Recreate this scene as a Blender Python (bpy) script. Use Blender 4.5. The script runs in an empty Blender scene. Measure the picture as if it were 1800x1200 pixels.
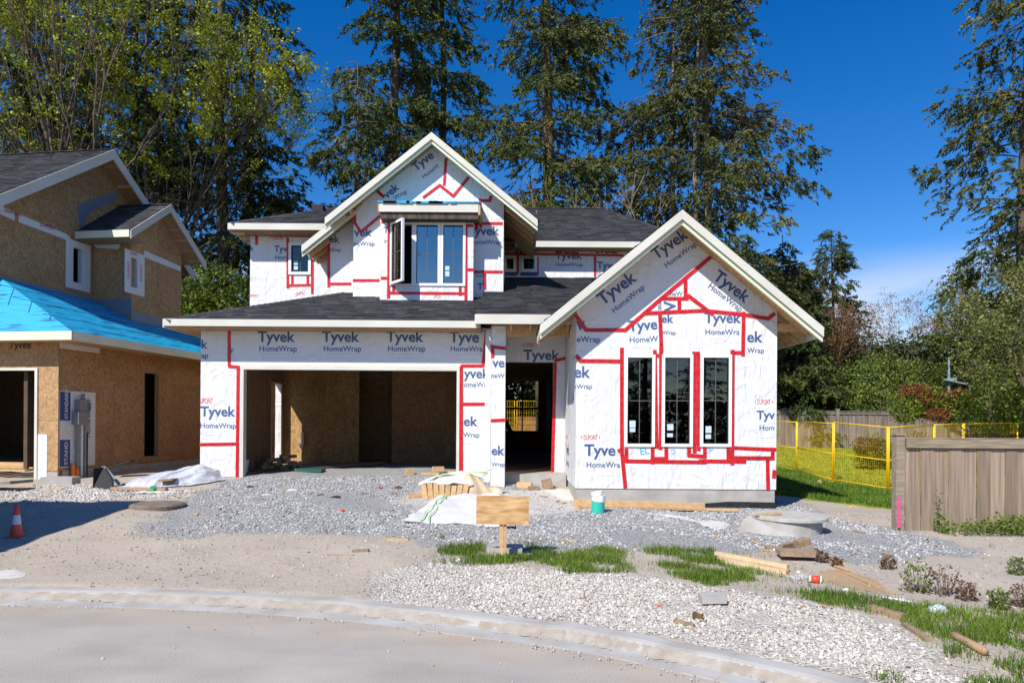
import bpy, bmesh, math, random
import numpy as np
from mathutils import Vector, Matrix
random.seed(7); RNG = np.random.default_rng(7)
C = bpy.context.scene.collection
SC = bpy.context.scene
# ---------------------------------------------------------------- camera, light
F = 1200.0; HZ = 742.0; ROLL = 0.007; CAMH = 1.65
cd = bpy.data.cameras.new('camera'); cam = bpy.data.objects.new('camera', cd); C.objects.link(cam)
cd.sensor_width = 36; cd.lens = 24; cd.shift_y = (HZ-600)/1800; cd.clip_end = 2000; cd.clip_start = 0.05
cr, sr = math.cos(ROLL), math.sin(ROLL)
cam.matrix_world = Matrix(((cr, -sr, 0, 0), (0, 0, -1, 0), (sr, cr, 0, CAMH), (0, 0, 0, 1)))
SC.camera = cam
SUN_T = Vector((0.66, 1.0, -1.12)).normalized()          # the way the light travels
EL = math.asin(-SUN_T.z); AZ = math.atan2(-SUN_T.x, -SUN_T.y)
sl = bpy.data.lights.new('sun', 'SUN'); so = bpy.data.objects.new('sun', sl); C.objects.link(so)
sl.energy = 4.9; sl.angle = math.radians(0.53); sl.color = (1, .955, .88)
so.rotation_euler = SUN_T.to_track_quat('-Z', 'Y').to_euler(); so.location = (-8, -12, 20)
w = bpy.data.worlds.new('World'); SC.world = w; w.use_nodes = True
nt = w.node_tree; nt.nodes.clear()
def wn(t, **k):
    n = nt.nodes.new(t)
    for a, b in k.items(): setattr(n, a, b)
    return n
wo = wn('ShaderNodeOutputWorld'); bg = wn('ShaderNodeBackground'); sky = wn('ShaderNodeTexSky')
sky.sky_type = 'NISHITA'; sky.sun_disc = False; sky.sun_elevation = EL; sky.sun_rotation = AZ % (2*math.pi)
sky.air_density = 1.0; sky.dust_density = 0.1; sky.ozone_density = 3.0; sky.altitude = 300
hs = wn('ShaderNodeHueSaturation'); hs.inputs['Saturation'].default_value = 1.42; hs.inputs['Hue'].default_value = .511; hs.inputs['Value'].default_value = 1.0
bg.inputs['Strength'].default_value = 0.118
# a low bank of cloud by the horizon
tc = wn('ShaderNodeTexCoord'); mp = wn('ShaderNodeMapping'); mp.inputs['Scale'].default_value = (4.5, 4.5, 13); mp.inputs['Location'].default_value = (1.3, .4, .2)
nz = wn('ShaderNodeTexNoise'); nz.inputs['Scale'].default_value = 1.0; nz.inputs['Detail'].default_value = 6
cr1 = wn('ShaderNodeMapRange'); cr1.inputs[1].default_value = .42; cr1.inputs[2].default_value = .6
sep = wn('ShaderNodeSeparateXYZ')
cr2 = wn('ShaderNodeMapRange'); cr2.interpolation_type = 'SMOOTHSTEP'; cr2.inputs[1].default_value = .235; cr2.inputs[2].default_value = .15
mul = wn('ShaderNodeMath', operation='MULTIPLY'); mul2 = wn('ShaderNodeMath', operation='MULTIPLY'); mul2.inputs[1].default_value = .75
mx = wn('ShaderNodeMixRGB'); mx.inputs[2].default_value = (5.2, 5.6, 6.4, 1)
L = nt.links.new
L(tc.outputs['Generated'], mp.inputs[0]); L(mp.outputs[0], nz.inputs['Vector']); L(nz.outputs[0], cr1.inputs[0])
L(tc.outputs['Generated'], sep.inputs[0]); L(sep.outputs[2], cr2.inputs[0])
L(cr1.outputs[0], mul.inputs[0]); L(cr2.outputs[0], mul.inputs[1]); L(mul.outputs[0], mul2.inputs[0])
L(sky.outputs[0], hs.inputs['Color']); L(hs.outputs[0], mx.inputs[1]); L(mul2.outputs[0], mx.inputs[0])
L(mx.outputs[0], bg.inputs[0]); L(bg.outputs[0], wo.inputs[0])
vs = SC.view_settings; vs.view_transform = 'Standard'; vs.look = 'None'; vs.gamma = 1; vs.use_curve_mapping = False
vs.exposure = 0.32
SC.render.engine = 'CYCLES'
SC.cycles.max_bounces = 6; SC.cycles.transparent_max_bounces = 12; SC.cycles.caustics_reflective = False; SC.cycles.caustics_refractive = False

# ---------------------------------------------------------------- from photograph measurements to metres
def XW(px, py, Y): return ((px-900)*cr - (HZ-py)*sr)/F*Y
def ZW(px, py, Y): return CAMH + ((px-900)*sr + (HZ-py)*cr)/F*Y
def W(px, py, Y): return Vector((XW(px, py, Y), Y, ZW(px, py, Y)))

# ---------------------------------------------------------------- terrain
KB = [(-40, -18), (-28, -6), (-20, 1), (-15, 4.3), (-12, 5.3), (-9, 6.15), (-7, 6.45), (-4.87, 6.49), (-3.2, 6.42), (-1.54, 6.15), (0, 5.61), (.67, 5.34), (1.25, 4.97), (1.88, 4.52), (2.25, 4.16), (2.65, 3.6), (3.0, 2.7), (3.15, 1.8), (3.15, .6), (3.0, -1), (2.6, -3), (1.5, -6), (0, -9), (-4, -16), (-8, -30)]
def catmull(P, n):
    P = [np.array(p, float) for p in P]; out = []
    for i in range(len(P)-1):
        p0, p1, p2, p3 = P[max(i-1, 0)], P[i], P[i+1], P[min(i+2, len(P)-1)]
        for k in range(n):
            t = k/n
            out.append(.5*((2*p1)+(-p0+p2)*t+(2*p0-5*p1+4*p2-p3)*t*t+(-p0+3*p1-3*p2+p3)*t**3))
    out.append(P[-1]); return np.array(out)
KBC = catmull(KB, 8)
ROADPOLY = np.vstack([KBC, [(-60, -40), (-70, -20)]])
def inpoly(x, y, P):
    x = np.asarray(x, float); y = np.asarray(y, float); c = np.zeros(x.shape, bool); n = len(P); j = n-1
    for i in range(n):
        xi, yi = P[i][0], P[i][1]; xj, yj = P[j][0], P[j][1]
        if yi != yj: c ^= ((yi > y) != (yj > y)) & (x < (xj-xi)*(y-yi)/(yj-yi)+xi)
        j = i
    return c
def dist(x, y, P, closed=True):
    d = np.full(np.shape(x), 1e9); n = len(P)
    for i in range(n if closed else n-1):
        a = P[i]; b = P[(i+1) % n]; dx, dy = b[0]-a[0], b[1]-a[1]; q = dx*dx+dy*dy+1e-12
        t = np.clip(((x-a[0])*dx+(y-a[1])*dy)/q, 0, 1)
        d = np.minimum(d, np.hypot(x-a[0]-t*dx, y-a[1]-t*dy))
    return d
CP = np.array([(-22, 8, .2), (-14, 8, .12), (-9, 8, .12), (-5, 7.5, .09), (-2, 7, .08), (0, 6.6, .085), (2, 6, .09), (3.5, 4.5, .08), (4.5, 2.5, .08), (5, -1, .08), (6, 6, .05), (9, 4, .05), (13, 6, .0), (9, 9, .02), (7, 9, .03), (12, 10.5, .0), (8, 10.5, .0), (6.9, 11, .02),
    (-8, 12, .24), (-5, 11, .24), (-2, 10, .2), (0, 10, .16), (3, 9.5, .1), (-7.2, 15.2, .27), (-6, 15.4, .38), (-3.5, 15.4, .42), (-1.2, 15.4, .42), (-3.5, 20, .42), (-.3, 14.6, .24), (.5, 15, .27), (1.3, 13.2, .12), (3, 13.1, .06), (5.1, 13.2, .0), (5.1, 17, .05),
    (-10, 16, .22), (-9.6, 20, .3), (-14, 15, .25), (-13, 12, .2), (-9, 25, .4), (0, 29, .4), (7.3, 15, -.06), (9.7, 17.7, -.05), (8.8, 18.7, .05), (10, 23.6, .15), (14, 24, .2), (20, 20, .1), (14, 33, .52), (22, 34, .55), (5, 34, .6), (-20, 30, .5), (-10, 40, .6), (10, 45, 1.0), (30, 45, 1.0)])
def tps(r): return np.where(r > 0, r*r*np.log(r+1e-9), 0)
_n = len(CP); _K = tps(np.hypot(CP[:, None, 0]-CP[None, :, 0], CP[:, None, 1]-CP[None, :, 1])) + np.eye(_n)*.6
_P = np.column_stack([np.ones(_n), CP[:, 0], CP[:, 1]]); _A = np.block([[_K, _P], [_P.T, np.zeros((3, 3))]])
_S = np.linalg.solve(_A, np.concatenate([CP[:, 2], np.zeros(3)]))
def base_h(x, y):
    x = np.asarray(x, float); y = np.asarray(y, float)
    X = np.clip(x, -24, 30); Y = np.clip(y, -2, 46); z = _S[_n]+_S[_n+1]*X+_S[_n+2]*Y
    for i in range(_n): z = z+_S[i]*tps(np.hypot(X-CP[i, 0], Y-CP[i, 1]))
    nearby = np.clip((13-np.abs(y-9))/4, 0, 1)
    z = z + .022*nearby*(np.sin(x*1.7+y*.9)*np.sin(y*1.3-x*.6)+.6*np.sin(x*4.1+1)*np.sin(y*3.7+x*1.1)+.35*np.sin(x*9.3+y*3)*np.sin(y*8.1))
    return z
def ground(x, y):
    z = base_h(x, y); x = np.asarray(x, float); y = np.asarray(y, float)
    ins = inpoly(x, y, ROADPOLY); d = dist(x, y, KBC, False)
    t = np.clip(d/1.2, 0, 1); out = .052*(1-t)+z*t
    return np.where(ins, np.where(d < .04, .03, -.04), out)
_lx = np.arange(-24, 30, .12); _ly = np.arange(-1, 46, .12)
_LG = ground(*np.meshgrid(_lx, _ly))
def gz(x, y):
    fx = min(max((x+24)/.12, 0), len(_lx)-1.001); fy = min(max((y+1)/.12, 0), len(_ly)-1.001); i, j = int(fx), int(fy); fx -= i; fy -= j
    return float((_LG[j, i]*(1-fx)+_LG[j, i+1]*fx)*(1-fy)+(_LG[j+1, i]*(1-fx)+_LG[j+1, i+1]*fx)*fy)
def G(px, py):
    a, b = 2.5, 60.0; last = a; Y = a
    while Y < b:
        p = W(px, py, Y); h = gz(p.x, Y); h = 0 if h < 0 and Y < 7 else h
        if p.z <= h: break
        last = Y; Y *= 1.03
    lo, hi = last, Y
    for _ in range(14):
        m = (lo+hi)/2; p = W(px, py, m); h = gz(p.x, m); h = 0 if h < 0 and m < 7 else h
        if p.z <= h: hi = m
        else: lo = m
    p = W(px, py, hi); return Vector((p.x, p.y, max(gz(p.x, p.y), p.z)))

# ---------------------------------------------------------------- mesh helpers
SPLIT = {'soffit', 'side_wall', 'partition', 'ceiling', 'foundation', 'shade_sheet', 'side_door_jamb', 'floor_deck', 'window_mullion', 'stud_wall', 'concrete_step', 'wall_flashing', 'rail', 'post', 'bracket', 'garage_door_frame', 'blue_print_band'}
class MB:
    def __init__(s): s.v = []; s.f = []; s.m = []
    def add(s, vs, fs, m=0):
        o = len(s.v); s.v += [tuple(v) for v in vs]; s.f += [tuple(i+o for i in f) for f in fs]; s.m += [m]*len(fs); return s
    def hexa(s, P, m=0):
        return s.add(P, [(0, 3, 2, 1), (4, 5, 6, 7), (0, 1, 5, 4), (1, 2, 6, 5), (2, 3, 7, 6), (3, 0, 4, 7)], m)
    def box(s, x0, x1, y0, y1, z0, z1, m=0):
        return s.hexa([(x0, y0, z0), (x1, y0, z0), (x1, y1, z0), (x0, y1, z0), (x0, y0, z1), (x1, y0, z1), (x1, y1, z1), (x0, y1, z1)], m)
    def bar(s, a, b, wd, th, up=(0, 0, 1), m=0):
        a = Vector(a); b = Vector(b); d = (b-a).normalized(); u = Vector(up); r = d.cross(u)
        if r.length < 1e-5: r = d.cross(Vector((1, 0, 0)))
        r.normalize(); u = r.cross(d).normalized(); r = r*wd/2; u = u*th/2
        return s.hexa([a-r-u, a+r-u, b+r-u, b-r-u, a-r+u, a+r+u, b+r+u, b-r+u], m)
    def tube(s, pts, rad, n=8, m=0, cap=True):
        pts = [Vector(p) for p in pts]; o = len(s.v); k = len(pts)
        rad = rad if isinstance(rad, (list, tuple)) else [rad]*k
        ref = None
        for i, p in enumerate(pts):
            d = (pts[min(i+1, k-1)]-pts[max(i-1, 0)]).normalized()
            if ref is None: ref = d.cross(Vector((0, 0, 1)) if abs(d.z) < .9 else Vector((1, 0, 0))).normalized()
            else: ref = (ref-d*ref.dot(d)).normalized()
            q = d.cross(ref)
            for j in range(n):
                t = 2*math.pi*j/n; s.v.append(tuple(p+(ref*math.cos(t)+q*math.sin(t))*rad[i]))
        for i in range(k-1):
            for j in range(n):
                a = o+i*n+j; b = o+i*n+(j+1) % n; s.f.append((a, b, b+n, a+n)); s.m.append(m)
        if cap and n > 2:
            s.f.append(tuple(o+j for j in range(n))[::-1]); s.f.append(tuple(o+(k-1)*n+j for j in range(n))); s.m += [m, m]
        return s
    def lathe(s, c, prof, n=24, m=0):
        c = Vector(c); o = len(s.v); k = len(prof)
        for r, z in prof:
            for j in range(n):
                t = 2*math.pi*j/n; s.v.append((c.x+r*math.cos(t), c.y+r*math.sin(t), c.z+z))
        for i in range(k-1):
            for j in range(n):
                a = o+i*n+j; b = o+i*n+(j+1) % n; s.f.append((a, b, b+n, a+n)); s.m.append(m)
        return s
    def build(s, name, mats, parent=None, smooth=False, **tags):
        if name in SPLIT and len(s.v) > 8 and len(s.v) % 8 == 0 and len(s.f) == len(s.v)//8*6:
            for k in range(len(s.v)//8):
                q = MB(); q.v = s.v[8*k:8*k+8]; q.f = [tuple(i-8*k for i in f) for f in s.f[6*k:6*k+6]]; q.m = s.m[6*k:6*k+6]; o = q.build(name, mats, parent, smooth, **tags)
            return o
        me = bpy.data.meshes.new(name); off = root_loc(parent)
        me.from_pydata([(x-off[0], y-off[1], z-off[2]) for x, y, z in s.v], [], s.f)
        return link(name, me, mats, parent, smooth, s.m, **tags)
def root_loc(p):
    v = Vector((0, 0, 0))
    while p is not None: v = v + p.location; p = p.parent
    return v
def link(name, me, mats, parent=None, smooth=False, mi=None, **tags):
    if not isinstance(mats, (list, tuple)): mats = [mats]
    for m in mats: me.materials.append(m)
    if mi is not None and len(mats) > 1: me.polygons.foreach_set('material_index', mi)
    if smooth: me.polygons.foreach_set('use_smooth', [True]*len(me.polygons))
    me.update(); o = bpy.data.objects.new(name, me); C.objects.link(o)
    if parent is not None: o.parent = parent
    for k, v in tags.items(): o[k] = v
    return o
def thing(name, label, cat, loc, group=None):
    o = bpy.data.objects.new(name, None); C.objects.link(o); o.location = loc; o.empty_display_size = .2
    o['label'] = label; o['category'] = cat
    if group: o['group'] = group
    return o
def tg(label, cat, group=None, kind=None):
    d = dict(label=label, category=cat)
    if group: d['group'] = group
    if kind: d['kind'] = kind
    return d
def npmesh(name, V, Fc, mats, parent=None, smooth=False, mi=None, **tags):
    """V (n,3) array, Fc (m,k) array"""
    me = bpy.data.meshes.new(name); off = np.array(root_loc(parent)); V = (V-off).astype(np.float32)
    me.vertices.add(len(V)); me.vertices.foreach_set('co', V.ravel())
    k = Fc.shape[1]; me.loops.add(Fc.size); me.loops.foreach_set('vertex_index', Fc.astype(np.int32).ravel())
    me.polygons.add(len(Fc)); me.polygons.foreach_set('loop_start', np.arange(0, Fc.size, k, dtype=np.int32))
    me.polygons.foreach_set('loop_total', np.full(len(Fc), k, dtype=np.int32))
    me.update(calc_edges=True)
    return link(name, me, mats, parent, smooth, mi, **tags)
def copy_tree(o, parent=None):
    c = o.copy(); C.objects.link(c); c.parent = parent
    for ch in [x for x in o.children]: copy_tree(ch, c)
    return c

# ---------------------------------------------------------------- materials
def mat(name, col, rough=.8, col2=None, scale=4, stretch=(1, 1, 1), bump=0, bscale=None, detail=5, lo=.35, hi=.65, island=0, metal=0, spec=.5, coord='Object', bdist=.02, bstretch=None, trans=None, objrand=0):
    m = bpy.data.materials.new(name); m.use_nodes = True; t = m.node_tree; b = t.nodes['Principled BSDF']
    b.inputs['Roughness'].default_value = rough; b.inputs['Metallic'].default_value = metal; b.inputs['Specular IOR Level'].default_value = spec
    N = t.nodes.new; l = t.links.new; c4 = lambda c: (c[0], c[1], c[2], 1)
    tcn = N('ShaderNodeTexCoord'); mpn = N('ShaderNodeMapping'); mpn.inputs['Scale'].default_value = stretch
    l(tcn.outputs[coord], mpn.inputs[0])
    src = None
    if col2 is not None:
        n = N('ShaderNodeTexNoise'); n.inputs['Scale'].default_value = scale; n.inputs['Detail'].default_value = detail; l(mpn.outputs[0], n.inputs['Vector'])
        r = N('ShaderNodeMapRange'); r.inputs[1].default_value = lo; r.inputs[2].default_value = hi; l(n.outputs[0], r.inputs[0])
        x = N('ShaderNodeMixRGB'); x.inputs[1].default_value = c4(col); x.inputs[2].default_value = c4(col2); l(r.outputs[0], x.inputs[0]); src = x.outputs[0]
    else:
        x = N('ShaderNodeRGB'); x.outputs[0].default_value = c4(col); src = x.outputs[0]
    for amt, kind in ((island, 'i'), (objrand, 'o')):
        if amt:
            if kind == 'i': g = N('ShaderNodeNewGeometry'); o = g.outputs['Random Per Island']
            else: g = N('ShaderNodeObjectInfo'); o = g.outputs['Random']
            r = N('ShaderNodeMapRange'); r.inputs[3].default_value = 1-amt; r.inputs[4].default_value = 1+amt; l(o, r.inputs[0])
            h = N('ShaderNodeHueSaturation'); l(src, h.inputs['Color']); l(r.outputs[0], h.inputs['Value']); src = h.outputs[0]
    l(src, b.inputs['Base Color'])
    if bump:
        n = N('ShaderNodeTexNoise'); n.inputs['Scale'].default_value = bscale or scale; n.inputs['Detail'].default_value = 6
        if bstretch:
            m2 = N('ShaderNodeMapping'); m2.inputs['Scale'].default_value = bstretch; l(tcn.outputs[coord], m2.inputs[0]); l(m2.outputs[0], n.inputs['Vector'])
        else: l(mpn.outputs[0], n.inputs['Vector'])
        bp = N('ShaderNodeBump'); bp.inputs['Strength'].default_value = bump; bp.inputs['Distance'].default_value = bdist; l(n.outputs[0], bp.inputs['Height']); l(bp.outputs[0], b.inputs['Normal'])
    if trans:
        ts = N('ShaderNodeBsdfTranslucent'); l(src, ts.inputs[0]); ms = N('ShaderNodeMixShader'); ms.inputs[0].default_value = trans
        l(b.outputs[0], ms.inputs[1]); l(ts.outputs[0], ms.inputs[2]); l(ms.outputs[0], t.nodes['Material Output'].inputs[0])
    return m
def osb_mat(name, a, b, c, rough=.85):
    m = bpy.data.materials.new(name); m.use_nodes = True; t = m.node_tree; p = t.nodes['Principled BSDF']; p.inputs['Roughness'].default_value = rough
    N = t.nodes.new; l = t.links.new
    tcn = N('ShaderNodeTexCoord'); ns = N('ShaderNodeTexNoise'); ns.inputs['Scale'].default_value = 9; ns.inputs['Detail'].default_value = 2
    mx = N('ShaderNodeMixRGB'); mx.inputs[0].default_value = .12; l(tcn.outputs['Object'], ns.inputs['Vector']); l(tcn.outputs['Object'], mx.inputs[1]); l(ns.outputs[1], mx.inputs[2])
    mpn = N('ShaderNodeMapping'); mpn.inputs['Scale'].default_value = (1, 1, .8); l(mx.outputs[0], mpn.inputs[0])
    v1 = N('ShaderNodeTexVoronoi'); v1.inputs['Scale'].default_value = 20; l(mpn.outputs[0], v1.inputs['Vector'])
    v2 = N('ShaderNodeTexVoronoi'); v2.inputs['Scale'].default_value = 52; l(mpn.outputs[0], v2.inputs['Vector'])
    s1 = N('ShaderNodeSeparateColor'); l(v1.outputs['Color'], s1.inputs[0]); s2 = N('ShaderNodeSeparateColor'); l(v2.outputs['Color'], s2.inputs[0])
    ad = N('ShaderNodeMath'); ad.operation = 'ADD'; l(s1.outputs[0], ad.inputs[0]); l(s2.outputs[1], ad.inputs[1])
    n3 = N('ShaderNodeTexNoise'); n3.inputs['Scale'].default_value = 1.1; n3.inputs['Detail'].default_value = 3; l(tcn.outputs['Object'], n3.inputs['Vector'])
    a2 = N('ShaderNodeMath'); a2.operation = 'ADD'; l(ad.outputs[0], a2.inputs[0]); l(n3.outputs[0], a2.inputs[1])
    r = N('ShaderNodeMapRange'); r.inputs[1].default_value = .5; r.inputs[2].default_value = 2.5; l(a2.outputs[0], r.inputs[0])
    cr_ = N('ShaderNodeValToRGB'); e = cr_.color_ramp.elements; e[0].position = .1; e[0].color = (*c, 1); e[1].position = .9; e[1].color = (*a, 1); k = e.new(.5); k.color = (*b, 1)
    l(r.outputs[0], cr_.inputs[0])
    oi = N('ShaderNodeObjectInfo'); r2 = N('ShaderNodeMapRange'); r2.inputs[3].default_value = .86; r2.inputs[4].default_value = 1.12; l(oi.outputs['Random'], r2.inputs[0])
    h = N('ShaderNodeHueSaturation'); l(cr_.outputs[0], h.inputs['Color']); l(r2.outputs[0], h.inputs['Value']); l(h.outputs[0], p.inputs['Base Color'])
    bp = N('ShaderNodeBump'); bp.inputs['Strength'].default_value = .35; bp.inputs['Distance'].default_value = .004; l(ad.outputs[0], bp.inputs['Height']); l(bp.outputs[0], p.inputs['Normal'])
    return m
M = {}
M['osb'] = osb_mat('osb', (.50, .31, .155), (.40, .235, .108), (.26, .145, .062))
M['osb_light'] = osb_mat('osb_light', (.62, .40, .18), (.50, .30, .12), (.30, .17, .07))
M['lumber'] = mat('lumber', (.60, .40, .20), .75, (.48, .29, .13), 2.5, (6, 6, 6), bump=.15, objrand=.12, island=.12)
M['lumber_old'] = mat('lumber_old', (.36, .25, .15), .85, (.24, .17, .11), 6, (3, 3, 3), bump=.2, objrand=.15, island=.1)
M['stud'] = mat('stud', (.40, .26, .13), .8, (.30, .18, .09), 5, (4, 4, 1), island=.12)
M['trimwhite'] = mat('trimwhite', (.63, .61, .54), .55, (.56, .535, .46), 1.2, bump=.05, bscale=30, objrand=.03)
M['trimgreen'] = mat('trimgreen', (.66, .69, .52), .6, (.60, .63, .46), 2)
M['pvcwhite'] = mat('pvcwhite', (.80, .80, .80), .35)
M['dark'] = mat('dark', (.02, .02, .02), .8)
M['blackseal'] = mat('blackseal', (.012, .012, .013), .45, (.03, .03, .032), 14, bump=.2)
M['red'] = mat('red', (.62, .018, .022), .35, (.50, .01, .018), 9, bump=.25, bscale=25, bdist=.006)
M['tapeink'] = mat('tapeink', (.16, .01, .012), .5)
M['ink'] = mat('ink', (.05, .095, .22), .6, (.065, .12, .26), 3)
M['inkred'] = mat('inkred', (.55, .04, .05), .6)
M['inkblack'] = mat('inkblack', (.015, .015, .018), .6)
M['inkgrey'] = mat('inkgrey', (.42, .43, .47), .7)
M['cyan'] = mat('cyan', (.06, .42, .72), .5)
M['membrane'] = mat('membrane', (.005, .34, .60), .6, (.004, .10, .26), 2.0, stretch=(.8, .8, 11), lo=.52, hi=.70, bump=.7, bscale=4, bdist=.03, bstretch=(2.2, .5, 1))
M['membrane_ink'] = mat('membrane_ink', (.01, .06, .2), .6)
M['shingle'] = mat('shingle', (.052, .052, .058), .9, (.032, .033, .038), 2.2, island=.45, bump=.5, bscale=160, bdist=.003)
M['concrete'] = mat('concrete', (.42, .40, .37), .9, (.33, .31, .28), 3.5, bump=.3, bscale=40, bdist=.004)
M['concrete_lid'] = mat('concrete_lid', (.48, .46, .42), .9, (.38, .36, .32), 8, bump=.3, bscale=50, bdist=.004)
M['kerb'] = mat('kerb', (.46, .445, .42), .85, (.36, .33, .29), 2.6, bump=.25, bscale=45, bdist=.004, detail=9)
M['fencewood'] = mat('fencewood', (.31, .235, .17), .9, (.185, .14, .10), 3, (9, 9, .35), bump=.18, bscale=5, objrand=.22, detail=8)
M['fencerail'] = mat('fencerail', (.32, .255, .18), .9, (.19, .16, .105), 3, (1, 9, 9), bump=.3, detail=8)
M['fencefar'] = mat('fencefar', (.24, .20, .175), .9, (.15, .125, .11), 2, (5, 5, .8), objrand=.2)
M['fencebrown'] = mat('fencebrown', (.30, .14, .06), .9, (.2, .09, .04), 2, objrand=.2)
M['yellow'] = mat('yellow', (.78, .50, .008), .45, (.7, .44, .01), 5)
M['bark'] = mat('bark', (.13, .095, .07), .95, (.055, .042, .034), 3, (3, 3, .7), bump=.8, bdist=.06, detail=8)
M['bark_pale'] = mat('bark_pale', (.26, .21, .165), .95, (.12, .095, .075), 4, (3, 3, .7), bump=.6, bdist=.04)
M['bark_moss'] = mat('bark_moss', (.17, .135, .05), .95, (.08, .06, .035), 4, (2, 2, 1), bump=.6)
M['twig'] = mat('twig', (.17, .13, .105), .9, island=.25)
M['twig_rust'] = mat('twig_rust', (.27, .155, .085), .9, island=.3)
M['twig_gold'] = mat('twig_gold', (.22, .155, .075), .9, island=.3)
def leaf(n, a, b, isl=.45, sc=.5, tr=.3): M[n] = mat(n, a, .6, b, sc, island=isl, trans=tr, spec=.3, lo=.4, hi=.6)
leaf('fir', (.045, .078, .018), (.12, .13, .028), .5, .5, .12)
leaf('fir_dark', (.032, .058, .018), (.075, .088, .024), .5, .5, .12)
leaf('fir_olive', (.14, .135, .03), (.055, .078, .022), .5, .5, .12)
leaf('fir_brown', (.13, .105, .06), (.075, .085, .035), .5)
leaf('maple', (.38, .40, .02), (.20, .27, .018), .5)
leaf('bush', (.17, .23, .035), (.095, .145, .028), .5)
leaf('bush_bright', (.19, .25, .03), (.11, .17, .025), .5)  # slightly brighter yellow-green leaf colour
leaf('apple', (.24, .25, .07), (.14, .165, .04), .5)
leaf('redleaf', (.25, .065, .025), (.17, .12, .025), .5)
leaf('grass', (.15, .235, .025), (.095, .17, .02), .5, 1.2)
leaf('grass_yellow', (.25, .29, .03), (.17, .24, .025), .4, 1.2); leaf('lawn_blade', (.40, .42, .04), (.28, .34, .03), .35, 1.2, .4)  # yellowish blade colours for sparse grass, dry grass and lawn
leaf('deadleaf', (.20, .11, .05), (.12, .07, .035), .5)
leaf('bud', (.42, .28, .06), (.30, .22, .05), .4)
leaf('budpink', (.26, .14, .10), (.2, .12, .07), .4)
M['plastic'] = mat('plastic', (.74, .74, .73), .4, (.68, .68, .69), 2, bump=.4, bscale=5, bdist=.03)
M['tarp'] = mat('tarp', (.60, .62, .66), .38, (.5, .52, .57), 2, bump=.7, bscale=5, bdist=.05)
M['lime'] = mat('lime', (.42, .60, .20), .5)
M['cardboard'] = mat('cardboard', (.36, .23, .13), .85, (.28, .17, .09), 3)
M['tube'] = mat('tube', (.42, .26, .17), .8, (.35, .21, .13), 5)
M['coneorange'] = mat('coneorange', (.85, .07, .03), .4, (.7, .06, .03), 5)
M['reflect'] = mat('reflect', (.62, .64, .68), .4)
M['greymetal'] = mat('greymetal', (.24, .25, .24), .5, (.2, .21, .2), 5)
M['galv'] = mat('galv', (.30, .40, .46), .45, metal=.3)
M['pipegreen'] = mat('pipegreen', (.03, .47, .36), .35)
M['orange'] = mat('orange', (.75, .2, .04), .5)
M['pink'] = mat('pink', (.75, .07, .28), .5)
M['blue'] = mat('blue', (.02, .07, .22), .55)
M['steelblue'] = mat('steelblue', (.05, .16, .28), .5, (.04, .13, .24), 3)
M['green'] = mat('green', (.02, .35, .16), .45)
M['greenbox'] = mat('greenbox', (.015, .11, .09), .5)
M['brick'] = mat('brick', (.30, .07, .04), .8)
M['screen'] = mat('screen', (.17, .20, .25), .5)
M['stone'] = mat('stone', (.57, .52, .46), .9, (.48, .435, .38), 3, island=.3)
M['stonegrey'] = mat('stonegrey', (.44, .44, .435), .9, (.33, .32, .305), 3, island=.42)
M['paint_graf'] = mat('paint_graf', (.5, .72, .02), .6)
# house wrap: white woven sheet with creases
def wrap_mat():
    m = bpy.data.materials.new('wrap'); m.use_nodes = True; t = m.node_tree; p = t.nodes['Principled BSDF']
    N = t.nodes.new; l = t.links.new; p.inputs['Roughness'].default_value = .55; p.inputs['Base Color'].default_value = (.70, .70, .70, 1)
    tcn = N('ShaderNodeTexCoord'); hs_ = []
    for ang, sc, sx, wt in ((.55, 2.0, 5.5, .5), (-.6, 2.2, 5.5, .45), (1.25, 1.8, 5, .3), (0, .9, 1, 1.0)):
        mp_ = N('ShaderNodeMapping'); mp_.inputs['Rotation'].default_value = (0, ang, 0); mp_.inputs['Scale'].default_value = (sx, sx if sx > 1 else 1, 1)
        l(tcn.outputs['Object'], mp_.inputs[0])
        n = N('ShaderNodeTexNoise'); n.inputs['Scale'].default_value = sc*(.4 if sx > 1 else 2.2); n.inputs['Detail'].default_value = 4; n.inputs['Distortion'].default_value = .8; l(mp_.outputs[0], n.inputs['Vector'])
        a = N('ShaderNodeMath'); a.operation = 'SUBTRACT'; a.inputs[1].default_value = .5; l(n.outputs[0], a.inputs[0])
        b = N('ShaderNodeMath'); b.operation = 'ABSOLUTE'; l(a.outputs[0], b.inputs[0])
        c = N('ShaderNodeMath'); c.operation = 'MULTIPLY'; c.inputs[1].default_value = -wt; l(b.outputs[0], c.inputs[0]); hs_.append(c.outputs[0])
    s = hs_[0]
    for q in hs_[1:]:
        a = N('ShaderNodeMath'); l(s, a.inputs[0]); l(q, a.inputs[1]); s = a.outputs[0]
    bp = N('ShaderNodeBump'); bp.inputs['Strength'].default_value = .8; bp.inputs['Distance'].default_value = .085; l(s, bp.inputs['Height']); l(bp.outputs[0], p.inputs['Normal'])
    return m
M['wrap'] = wrap_mat()
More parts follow.
